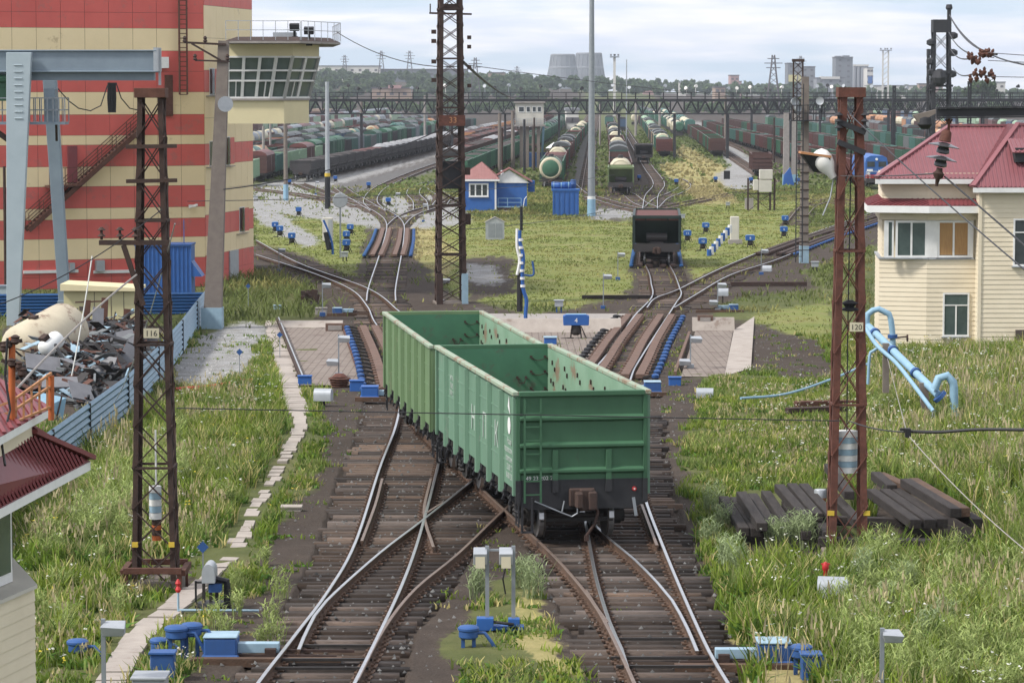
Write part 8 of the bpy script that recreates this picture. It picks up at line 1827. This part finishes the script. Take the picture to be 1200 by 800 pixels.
n = 60000; x, y = ground_pts(n, 400, 1000); px, py, z, D, Gv, A, Dr, Lw, ex, bed = field(x, y); keep = (~ex) & ((D + Gv + A) < 1) & (npnoise(x, y, 5, 71) > .35); x, y, z, Dr = x[keep], y[keep], z[keep], Dr[keep]; n = len(x)
cl_ = np.where((Dr > 0)[:, None], np.array([.36, .31, .15])[None], np.array([.13, .17, .05])[None]) * (.6 + .7 * rs.rand(n))[:, None]; push(*blades(np.stack([x, y, z], -1), .25 + .35 * rs.rand(n), .35 + .3 * rs.rand(n), .5 + .5 * rs.rand(n), cl_, cl_ * 1.2))
mesh_tint('lawn_grass', np.concatenate(VV), np.concatenate(FF), np.clip(np.concatenate(TT), 0, 1), 'short yellowish green grass between the tracks of the yard', 'grass')
# -- loose stones on the ballast and dirt
n = 26000; x, y = ground_pts(n, 46, 150); px, py, z, D, Gv, A, Dr, Lw, ex, bed = field(x, y); keep = (~ex) & ((Gv > 0) | ((D > 0) & (rs.rand(n) < .45)) | (bed & (rs.rand(n) < .5))); x, y, z, Gv, bed = [q[keep] for q in (x, y, z, Gv, bed)]; n = len(x)
r_ = .02 + .04 * rs.rand(n) ** 2; V = np.zeros((n, 5, 3)); 
for i in range(4): a_ = PI / 2 * i + rs.rand(n); V[:, i, 0] = x + np.cos(a_) * r_; V[:, i, 1] = y + np.sin(a_) * r_; V[:, i, 2] = z + np.where(bed, .02, -.01)
V[:, 4] = np.stack([x + rs.randn(n) * r_ * .3, y + rs.randn(n) * r_ * .3, z + np.where(bed, .02, -.01) + r_ * 1.1], -1); b = np.arange(n)[:, None] * 5; Ft = np.concatenate([b + np.array(q) for q in ((0, 1, 4), (1, 2, 4), (2, 3, 4), (3, 0, 4))], 0)
g_ = np.where(Gv > 0, .38, .14) * (.5 + rs.rand(n)); T = np.stack([g_ * 1.02, g_, g_ * .96], -1); mesh_tint('ballast_stones', V.reshape(-1, 3), Ft, np.repeat(T, 5, 0), 'loose crushed stones scattered over ballast and dirt', 'stones')
# ================================================================ HORIZON
def foliage_cloud(lobes, per, sz, c0, c1):
    """random leaf-clump quads through ellipsoid lobes; lobes: (x, y, z, rx, ry, rz)"""
    Lb2 = np.array(lobes); n = len(Lb2) * per; i = np.repeat(np.arange(len(Lb2)), per); v = rs.randn(n, 3); v /= np.linalg.norm(v, axis=1)[:, None]; v *= (.55 + .5 * rs.rand(n))[:, None]
    P = Lb2[i, :3] + v * Lb2[i, 3:6]; a = rs.randn(n, 3); a /= np.linalg.norm(a, axis=1)[:, None]; b = np.cross(a, rs.randn(n, 3)); b /= np.linalg.norm(b, axis=1)[:, None]; s_ = (sz * (.6 + .8 * rs.rand(n)))[:, None]
    V = np.stack([P - a * s_ - b * s_ * .6, P + a * s_ - b * s_ * .7, P + a * s_ * .8 + b * s_, P - a * s_ * .9 + b * s_ * .8], 1); tone = rs.rand(n) * .5 + rs.rand(len(Lb2))[i] * .5; C_ = np.array(c0)[None] * (1 - tone[:, None]) + np.array(c1)[None] * tone[:, None]
    return V.reshape(-1, 3), np.arange(n * 4).reshape(n, 4), np.repeat(C_, 4, 0)
def tree_lobes(x, y, z, H, r): 
    W = H * r.uniform(.28, .42); out = []
    for _ in range(6): out.append((x + r.uniform(-.6, .6) * W, y + r.uniform(-.6, .6) * W, z + H * r.uniform(.4, .82), W * r.uniform(.4, .7), W * r.uniform(.4, .7), H * r.uniform(.14, .24)))
    return out
r = random.Random(77)
def hillz(x, y): return float(zg(y)) + math.exp(-((x + 260) / 420) ** 2) * min(max((y - 1700) / 900, 0), 1) * 22
def wood(name, label, n, d0, d1, px0, px1, h0, h1, c0, c1, per=46, sz=.8):
    Lb = []
    for _ in range(n):
        y = r.uniform(d0, d1); x = (r.uniform(px0, px1) - 600) / F * y; H = r.uniform(h0, h1); Lb += tree_lobes(x, y, hillz(x, y), H, r)
    V_, F_, T_ = foliage_cloud(Lb, per, sz, c0, c1); mesh_tint(name, V_, F_, T_, label, 'wood')
wood('distant_wood', 'band of trees right behind the far end of the yard', 190, 1500, 1750, 300, 1260, 5, 9, (.06, .10, .045), (.13, .18, .07))
wood('distant_wood', 'farther green tree belt on the horizon at centre and right', 260, 2200, 2900, 560, 1280, 8, 14, (.06, .095, .05), (.12, .17, .075), sz=1.2)
wood('distant_wood', 'wooded hillside at the left horizon', 230, 1900, 2650, 330, 640, 7, 12, (.06, .095, .05), (.12, .16, .08), sz=1.1)
mk('far_grey', (.22, .23, .25), (.19, .19, .21), .02, .9); mk('far_pale', (.58, .56, .52), (.5, .48, .45), .02, .9); mk('far_yellow', (.62, .55, .25), None, .02, .9); mk('far_pink', (.42, .26, .25), None, .02, .9); mk('far_brown', (.35, .26, .2), (.28, .2, .16), .03, .9); mk('cool_tower', (.17, .18, .20), (.14, .15, .17), .02, .9); mk('far_dark', (.12, .11, .12), None, .02, .9)
def cooling(px, w_top, w_base, ytop, ymid, ybase, d, label):
    b = PX(px, ybase, d); s = S(d); t = thing('cooling_tower', label, 'cooling tower', b, 0, 'cooling towers on the horizon'); H = (ybase - ytop) / s; hm = (ybase - ymid) / s; R1, R0 = w_top / 2 / s, w_base / 2 / s; k = 9
    prof = [(R0 * 1.02, -25), (R0, 0)] + [(R1 * 1.02 + (R0 - R1) * (1 - i / k) ** 1.3, H * i / k) for i in range(1, k + 1)] + [(R1 * .93, H), (R1 * .9, H * .8)]
    mb = MB(); mb.lathe((0, 0, 0), prof, 36); mb.obj('shell', 'cool_tower', t, smooth=True); mb = MB(); rm = R1 + (R0 - R1) * (1 - hm / H) ** 1.3; mb.lathe((0, 0, hm - 2), [(rm * 1.0, 0), (rm * 1.05, 1), (rm * 1.05, 3), (rm, 4)], 36); mb.lathe((0, 0, H - 3), [(R1 * 1.0, 0), (R1 * 1.05, 1), (R1 * 1.05, 3), (R1 * .95, 4)], 36); mb.obj('ring', 'far_grey', t, smooth=True)
    mb = MB(); n = 18
    for i in range(n): a = 2 * PI * i / n; q = lambda f: Vector((math.cos(a) * (R1 + (R0 - R1) * (1 - f) ** 1.3) * 1.03, math.sin(a) * (R1 + (R0 - R1) * (1 - f) ** 1.3) * 1.03, H * f)); mb.tube([q(0), q(.3), q(.6), q(.98)], .45, 4)
    mb.obj('rib', 'far_grey', t); return t
cooling(659.5, 27, 40, 64.5, 80, 100, 4300, 'left one of the two grey cooling towers'); cooling(690, 29, 40, 63, 80, 100, 4350, 'right one of the two grey cooling towers, partly behind the tall pole')
def far_block(name, px0, px1, y0, y1, d, mat, label, cat='building', dp=30, extras=()):
    s = S(d); b = PX((px0 + px1) / 2, y1, d); t = thing(name, label, cat, b); w_ = (px1 - px0) / 2 / s; H = (y1 - y0) / s; mb = MB(); mb.box(-w_, w_, 0, dp, -20, H); mb.obj('wall', mat, t)
    mb = MB(); mb.box(-w_ - .4, w_ + .4, -.4, dp + .4, H + .01, H + .8); mb.obj('roof', 'far_dark' if mat != 'far_pale' else 'far_grey', t)
    nx = max(2, int(w_ * 2 / 7)); nz_ = max(1, int(H / 5)); mb = MB()
    for i in range(nx):
        for j in range(nz_): x = -w_ + w_ * 2 * (i + .5) / nx; z = H * (j + .5) / nz_; mb.box(x - 1.2, x + 1.2, -.15, -.01, z - .9, z + .9)
    mb.obj('window_band', 'far_dark', t, fix=True)
    for (a, b_, c, e, m) in extras: mb = MB(); mb.box((a - (px0 + px1) / 2) / s, (b_ - (px0 + px1) / 2) / s, -1.5, dp * .6, (y1 - e) / s, (y1 - c) / s); mb.obj('annex', m, t)
    return t
far_block('grain_elevator', 923, 939, 75, 106, 2900, 'cool_tower', 'grey elevator block with yellow band left of the upper frame of the floodlight mast', extras=((924, 938.5, 88, 96, 'far_yellow'),)); far_block('grain_elevator', 939.5, 955, 79, 106, 2950, 'far_grey', 'plain grey elevator block right of the yellow banded one')
far_block('grain_elevator', 979, 999, 68, 106, 2900, 'cool_tower', 'tallest grey elevator tower on the right horizon', extras=((980, 985, 66, 68, 'cool_tower'), (988, 995, 65.5, 68, 'cool_tower')))
b = PX(1007.5, 104, 2900); t = thing('grain_silo', 'cluster of round grey silos next to the tallest elevator', 'silo', b); s = S(2900)
for k, x in enumerate((-6, -1.5, 3, 7.5)): mb = MB(); mb.lathe((x / s, 0, -15), [(2.3 / s, 0), (2.3 / s, 15 + 25 / s), (1.6 / s, 15 + 27 / s)], 14); mb.obj('cylinder', 'far_grey', t, smooth=True)
mb = MB(); mb.box(-8 / s, 10 / s, -2, 2, 26 / s, 28 / s); mb.obj('top_gallery', 'far_pale', t)
far_block('low_hall', 957, 990, 92, 106, 2850, 'far_grey', 'long low grey hall in front of the elevators', extras=((962, 984, 90, 93, 'far_pale'),)); far_block('white_tower', 1016, 1023, 80, 106, 2850, 'far_pale', 'slim white and blue block right of the silos', extras=((1017, 1022, 90, 98, 'hut_blue'),)); far_block('pink_building', 856, 866, 89, 104, 3000, 'far_pink', 'small pinkish tower block rising from the tree belt'); far_block('pink_building', 866.5, 869, 96, 104, 3000, 'far_pink', 'low pinkish annex right of the pinkish tower block')
far_block('hill_wall', 362, 445, 78, 96, 2700, 'far_pale', 'long pale wall along the hilltop at the far left', 'wall'); far_block('hill_wall', 446, 548, 82, 92, 2720, 'cool_tower', 'long grey industrial building along the hilltop left of the centre mast'); far_block('low_hall', 572, 592, 86, 100, 2600, 'far_brown', 'brown shed on the hill right of the centre lattice mast')
far_block('low_hall', 436, 482, 104, 116, 1850, 'far_brown', 'sandy coloured low building among the hillside trees', extras=((455, 470, 100, 104, 'far_pink'),)); far_block('low_hall', 625, 645, 92, 104, 3200, 'far_pale', 'pale building left of the cooling towers'); far_block('low_hall', 838, 850, 103, 110, 2100, 'far_brown', 'small brown building amid the right-hand trees')
far_block('cream_building', 664, 678, 130, 152, 1000, 'far_pale', 'cream building under the gantry behind the signal cabin'); far_block('low_hall', 360, 400, 131, 146, 1350, 'far_pink', 'reddish roofed shed behind the left rows of wagons', extras=((366, 388, 128, 131, 'far_brown'),)); far_block('low_hall', 1018, 1075, 101, 108, 2600, 'far_pale', 'row of pale town buildings on the right horizon')
for i, (px, w_) in enumerate(((330, 20), (352, 14), (498, 16), (520, 14), (600, 10), (760, 12), (800, 8), (1082, 10), (1098, 14), (1170, 16))): far_block('town_house', px - w_ / 2, px + w_ / 2, 97 + (i % 3) * 2, 106, 2450, ('far_pale', 'far_brown', 'far_pink')[i % 3], ['farthest left', 'second from left', 'third from left', 'fourth from left', 'fifth from left', 'sixth from left', 'seventh from left', 'eighth from left', 'ninth from left', 'farthest right'][i] + ' of the small town houses in the tree belt', 'house', 12)
def pylon(px, yb, yt, d, label):
    b = PX(px, yb, d); s = S(d); H = (yb - yt) / s; t = thing('power_pylon', label, 'pylon', b, 0, 'power pylons on the horizon'); W = H * .11; mb = MB(); n = 8
    f = lambda z: W * (1 - z / H) ** 1.2 + .6
    for i in (-1, 1):
        for j in (-1, 1):
            pts = [(i * f(z), j * f(z), z) for z in [H * k / n for k in range(n + 1)]]; mb.tube([(i * f(0), j * f(0), -15)] + pts, .28, 4)
    for k in range(n): z0, z1 = H * k / n, H * (k + 1) / n; mb.bar((-f(z0), -f(z0), z0), (f(z1), -f(z1), z1), .25); mb.bar((f(z0), -f(z0), z0), (-f(z1), -f(z1), z1), .25)
    mb.obj('tower', 'far_dark', t); mb = MB()
    for z, w_ in ((.72, .16), (.82, .2), (.92, .13)): mb.bar((-H * w_, 0, H * z), (H * w_, 0, H * z), .4)
    mb.obj('cross_arm', 'far_dark', t); return t
for px, yb, yt, d, lab in ((447, 92, 60, 2650, 'pylon on the hill left of the pair'), (480, 92, 60, 2650, 'pylon on the hill nearest the centre mast'), (404, 92, 65, 2700, 'pylon on the hill near the control cabin'), (557, 108, 68, 1900, 'slim pylon right behind the centre lattice mast'), (606, 104, 78, 3000, 'small pylon left of the cooling towers'), (906, 118, 65, 1500, 'tall pylon right of centre beyond the gantry'), (938, 100, 66, 2600, 'pylon topping the grey elevator blocks')): pylon(px, yb, yt, d, lab)
for px, yb, yt, d, lab in ((1037.5, 106, 60, 1900, 'white twin-legged floodlight mast on the right horizon'), (720, 118, 68, 1500, 'slim white floodlight mast right of the cooling towers')):
    b = PX(px, yb, d); s = S(d); H = (yb - yt) / s; t = thing('floodlight_mast', lab, 'mast', b); mb = MB(); k = 3.2 / s if 'twin' in lab else .3
    for x in (-k, k): mb.bar((x, 0, -8), (x, 0, H), .9 if 'twin' in lab else .6)
    if 'twin' in lab: [mb.bar((-k, 0, H * i / 8), (k, 0, H * (i + 1) / 8), .35) for i in range(8)]
    mb.obj('leg', 'far_pale', t); mb = MB(); mb.box(-k - 2, k + 2, -1, 1, H, H + .5); [mb.cbox((x, -1, H + 1.2), (.9, .8, .9)) for x in (-k - 1.5, -k * .3, k * .5, k + 1.5)]; mb.obj('lamp_platform', 'far_grey', t)
b = PX(1150, 120, 1300); t = thing('tree', 'big round dark green tree rising above the gantry at the right', 'tree', b); rr = random.Random(3); Lb = [(rr.uniform(-6, 6), rr.uniform(-4, 4), rr.uniform(3, 8), rr.uniform(2, 3.8), rr.uniform(2, 3.5), rr.uniform(1.6, 2.6)) for _ in range(14)]; V_, F_, T_ = foliage_cloud(Lb, 150, .4, (.03, .06, .025), (.08, .12, .04)); mesh_tint('crown', V_, F_, T_, None, None, parent=t); mb = MB(); mb.tube([(0, 0, -9), (0, 0, 5)], .5, 8, .2); mb.obj('trunk', 'rust_dark', t)
# ================================================================ WIRES
def wire(a, b_, label, r=.012, sag=.0, mat='steel_dark', name='overhead_wire', n=14, group=None):
    a, b_ = Vector(a), Vector(b_); pts = [a.lerp(b_, i / n) - Vector((0, 0, sag * 4 * (i / n) * (1 - i / n))) for i in range(n + 1)]; c = pts[0].copy(); mb = MB(); mb.M = Matrix.Translation(-c); mb.tube(pts, r, 5); o = mb.obj(name, mat); o.location = c; tag(o, label, 'wire', group); return o
wire(PX(207, 478, 60), PX(985, 493, 62), 'thin wire stretched level across both green wagons between the two near masts', .012, .0)
wire(PX(995, 493, 62), PX(1062, 506, 52), 'short wire from mast 120 to the clamp of the thick cable', .014, .05)
wire(PX(996, 134, 62), PX(1215, 328, 45), 'slanting wire running down in front of the cream house', .013, .05)
wire(PX(1062, 507, 52), PX(1215, 655, 44), 'grey rope slanting down across the weeds from the cable clamp', .009, .1, 'concrete')
wire(PX(1040, 420, 90), PX(1062, 504, 52), 'thin pale rope falling from the pipes to the cable clamp', .008, 0, 'concrete')
wire(PX(-10, 488, 40), PX(160, 322, 58), 'pale rope rising from the left edge in front of the cream tank', .018, -.1, 'concrete'); wire(PX(108, 300, 62), PX(84, 440, 62), 'white cable looping down over the scrap heap', .014, .1, 'white')
wire(PX(-10, 30 + 330, 60), PX(190, 245, 62), 'thin wire from the crane foot up to mast 116', .012, .2); wire(PX(205, 262, 60), PX(135, 470, 90), 'thin pale cable hanging from the arm of mast 116', .012, .4, 'galv')
wire(PX(262, 222, 140), PX(520, 150, 165), 'dark wire running from the concrete pole up to the centre mast', .03, .5); wire(PX(220, 236, 150), PX(720, 205, 300), 'long thin wire passing under the control cabin', .02, .5); wire(PX(262, 52, 150), PX(520, 190, 165), 'x') if False else None
wire(PX(543, 73, 165), PX(610, 112, 600), 'black cable dropping from the centre mast to the gantry', .09, 1); wire(PX(395, 38, 172), PX(540, 78, 165), 'thin wire from the cabin roof to the centre mast', .025, .6); wire(PX(545, 76, 165), PX(1100, 118, 400), 'very long thin wire from the centre mast towards the right masts', .02, 1.0)
wire(PX(600, 205, 300), PX(740, 230, 300), 'wire over the lawn in front of the blue bin', .03, -.3, 'black') if False else None
wire(G(545, 280) + Vector((0, 0, .8)), G(735, 256) + Vector((0, 0, 1.2)), 'dark cable strung low over the lawn below the blue bin', .03, .3, 'black')
wire(PX(985, 206, 62), PX(1104, 203, 26), 'thin wire reaching from mast 120 to the hanging insulator', .007, .02); wire(PX(1107, 207, 26), PX(1215, 300, 24), 'taut wire leaving the hanging insulator down to the right', .008, 0)
wire(PX(1113, 18, 240), PX(1168, 64, 120), 'left wire of the pair fanning down from the tall anchor mast top', .05, .6); wire(PX(1113, 18, 240), PX(1215, 78, 90), 'right wire of the pair fanning down from the tall anchor mast top', .03, .8)
for i, (a, b_, c) in enumerate((((1112, 38), (1140, 64), 'upper wire from the anchor mast to the big insulator cluster'), ((1114, 58), (1140, 68), 'second wire from the anchor mast to the big insulator cluster'), ((1117, 80), (1142, 86), 'wire from the anchor mast to the lower insulator cluster'), ((1158, 62), (1215, 66), 'topmost level wire leaving the right edge'), ((1158, 71), (1215, 74), 'middle level wire leaving the right edge'), ((1160, 90), (1215, 91), 'lowest level wire leaving the right edge'))): wire(PX(*a, 240 if i < 3 else 118), PX(*b_, 120 if i < 3 else 95), c, .035 if i < 3 else .014, .3 if i < 3 else 0)
for (px, py, n_, lab) in ((1149, 67, 11, 'big cluster of rusty insulators strung on the wires at the top right'), (1151, 89, 8, 'smaller cluster of rusty insulators below the big one')):
    c = PX(px, py, 119); t = thing('insulator_string', lab, 'insulators', c, 0, 'insulator clusters on the wires'); rr = random.Random(px); s = S(119)
    for k in range(n_):
        x = (k / (n_ - 1) - .5) * 26 / s; z = rr.uniform(-.18, .18); mb = MB(); mb.M = Matrix.Translation((x, rr.uniform(-.2, .2), z)) @ Matrix.Rotation(rr.uniform(-.4, .4), 4, 'Y'); mb.lathe((0, 0, 0), [(.02, -.16), (.06, -.1), (.1, -.02), (.1, .02), (.05, .06), (.07, .12), (.02, .2)], 8); mb.obj('insulator', 'rust', t, smooth=True)
    mb = MB(); mb.bar((-14 / s, 0, .05), (16 / s, 0, -.02), .03); mb.obj('rod', 'steel_dark', t)
# bracket with the big hanging insulator, standing beside the bridge at the right
a = PX(1097, 132.5, 26); e = PX(1980, 121, 26); t = thing('cantilever_bracket', 'dark steel bracket beam entering from the right edge above the red roof', 'bracket', (e.x, e.y, zg(e.y))); M_ = Matrix.Translation(-Vector(t.location)); mb = MB(); mb.M = M_
h_ = .085; mb.bar(a, e, .05, h_ * .8); mb.bar(a + Vector((0, 0, h_ / 2)), e + Vector((0, 0, h_ / 2)), .1, .012); mb.bar(a - Vector((0, 0, h_ / 2)), e - Vector((0, 0, h_ / 2)), .1, .012); mb.obj('beam', 'steel_dark', t); mb = MB(); mb.M = M_; mb.bar(Vector((e.x, e.y, zg(e.y))), e + Vector((0, 0, .3)), .16); mb.obj('post', 'steel_dark', t)
c = PX(1112, 140, 26); t = thing('hanging_insulator', 'large two-skirted insulator with rust-brown cap hanging from the bracket beam', 'insulator', c); s = S(26); M_ = Matrix.Rotation(R_(10), 4, 'Y')
mb = MB(); mb.bar((0, 0, .02), (0, 0, -.1), .02); mb.tube([(-.03, 0, 0), (0, 0, -.04), (.03, 0, 0)], .008, 5); mb.obj('hook', 'rust', t); mb = MB(); mb.M = M_; mb.lathe((0, 0, -.16), [(.025, .07), (.045, .05), (.05, -.01), (.055, -.03), (.03, -.035)], 16); mb.obj('cap', 'rust_red', t, smooth=True)
mk('porcelain_dark', (.06, .06, .065), (.045, .045, .05), 3, .25, spec=.5)
for z in (-.2, -.315): mb = MB(); mb.M = M_; mb.lathe((0, 0, z), [(.02, .0), (.05, -.005), (.10, -.018), (.135, -.03), (.135, -.036), (.11, -.034), (.05, -.03), (.045, -.045), (.055, -.06), (.055, -.09), (.03, -.1)], 24); mb.obj('skirt', 'porcelain_dark', t, smooth=True)
mb = MB(); mb.M = M_; mb.lathe((0, 0, -.42), [(.025, 0), (.03, -.03), (.05, -.05), (.04, -.08), (.02, -.1), (.012, -.16)], 12); mb.obj('clevis', 'rust_dark', t, smooth=True)
c = PX(1090, 140, 40); t = thing('bracket_fitting', 'rusty brown fitting with tapering arm left of the bracket beam', 'fitting', c); s = S(40); mb = MB(); mb.add([(-20 / s, -.05, 5 / s), (8 / s, -.05, 12 / s), (8 / s, .05, 12 / s), (-20 / s, .05, 5 / s), (-14 / s, -.05, -4 / s), (8 / s, -.05, 8 / s), (8 / s, .05, 8 / s), (-14 / s, .05, -4 / s)], [(0, 1, 2, 3), (4, 7, 6, 5), (0, 4, 5, 1), (2, 6, 7, 3), (0, 3, 7, 4), (1, 5, 6, 2)]); mb.obj('arm', 'concrete_pole', t); mb = MB(); mb.lathe((-6 / s, 0, -6 / s), [(.02, .12), (.09, .08), (.1, 0), (.05, -.06)], 10); mb.obj('lamp_hood', 'steel_dark', t, smooth=True)
wire(PX(1098, 135, 40), PX(1160, 132, 27), 'short tie rod joining the rusty fitting to the bracket beam', .012, 0)
# ---- blue locomotive at the right
b = G(1027, 222); s = S(b.y); t = thing('locomotive', 'blue locomotive with red and white front stripe facing the camera at the right', 'locomotive', (b.x, b.y + 8, zr(b.y)))
mb = MB(); mb.box(-1.5, 1.5, -8, 8, 1.3, 3.4); mb.prism([(-1.5, 3.4), (1.5, 3.4), (1.35, 4.0), (.8, 4.3), (-.8, 4.3), (-1.35, 4.0)], -8, 8, 'xz'); mb.obj('body', 'hut_blue', t, bevel=.04)
mb = MB(); mb.box(-1.52, 1.52, -8.05, -8.0, 1.3, 1.75); mb.obj('red_stripe', 'red', t); mb = MB(); mb.box(-1.3, -.5, -8.06, -8.01, 2.2, 2.5); mb.box(.5, 1.3, -8.06, -8.01, 2.2, 2.5); mb.obj('white_mark', 'white', t)
for x in (-.75, .75): mb = MB(); mb.box(x - .5, x + .5, -8.05, -8.001, 2.8, 3.5); mb.obj('windscreen', 'glass', t)
for x in (-1.1, 1.1, 0): mb = MB(); mb.lathe((x, -8.1, 1.9 if x else 3.8), [(.15, 0), (.18, .05), (.18, .1)], 12, 'y'); mb.obj('headlight', 'white_lamp', t, smooth=True)
mb = MB(); mb.box(-1.4, 1.4, -8.3, -8.06, .7, 1.25); mb.box(-1.4, 1.4, -7.9, 7.9, .9, 1.3); mb.obj('frame', 'w_dark', t); bogie(t, -5, False); bogie(t, 5, False); coupler(t, -8.25, -1)
mb = MB(); [mb.bar((x, -8.15, 1.25), (x, -8.15, 2.2), .05) for x in (-1.4, -.9, .9, 1.4)]; mb.bar((-1.4, -8.15, 2.2), (1.4, -8.15, 2.2), .05); mb.obj('handrail', 'white', t)
# ================================================================ HAZE
mbz = MB(); mbz.box(-5000, 5000, -120, 9000, -60, 160); 
hm_ = bpy.data.materials.new('haze'); hm_.use_nodes = True; nn = hm_.node_tree.nodes; ll = hm_.node_tree.links; nn.remove(nn['Principled BSDF']); pv = nn.new('ShaderNodeVolumePrincipled'); pv.inputs['Color'].default_value = (.80, .87, .95, 1); pv.inputs['Density'].default_value = .95e-4; pv.inputs['Anisotropy'].default_value = .2; ll.new(pv.outputs[0], nn['Material Output'].inputs['Volume']); MAT['haze'] = hm_
hz_o = mbz.obj('haze', 'haze'); tag(hz_o, 'thin pale haze over the yard', 'haze', kind='stuff')
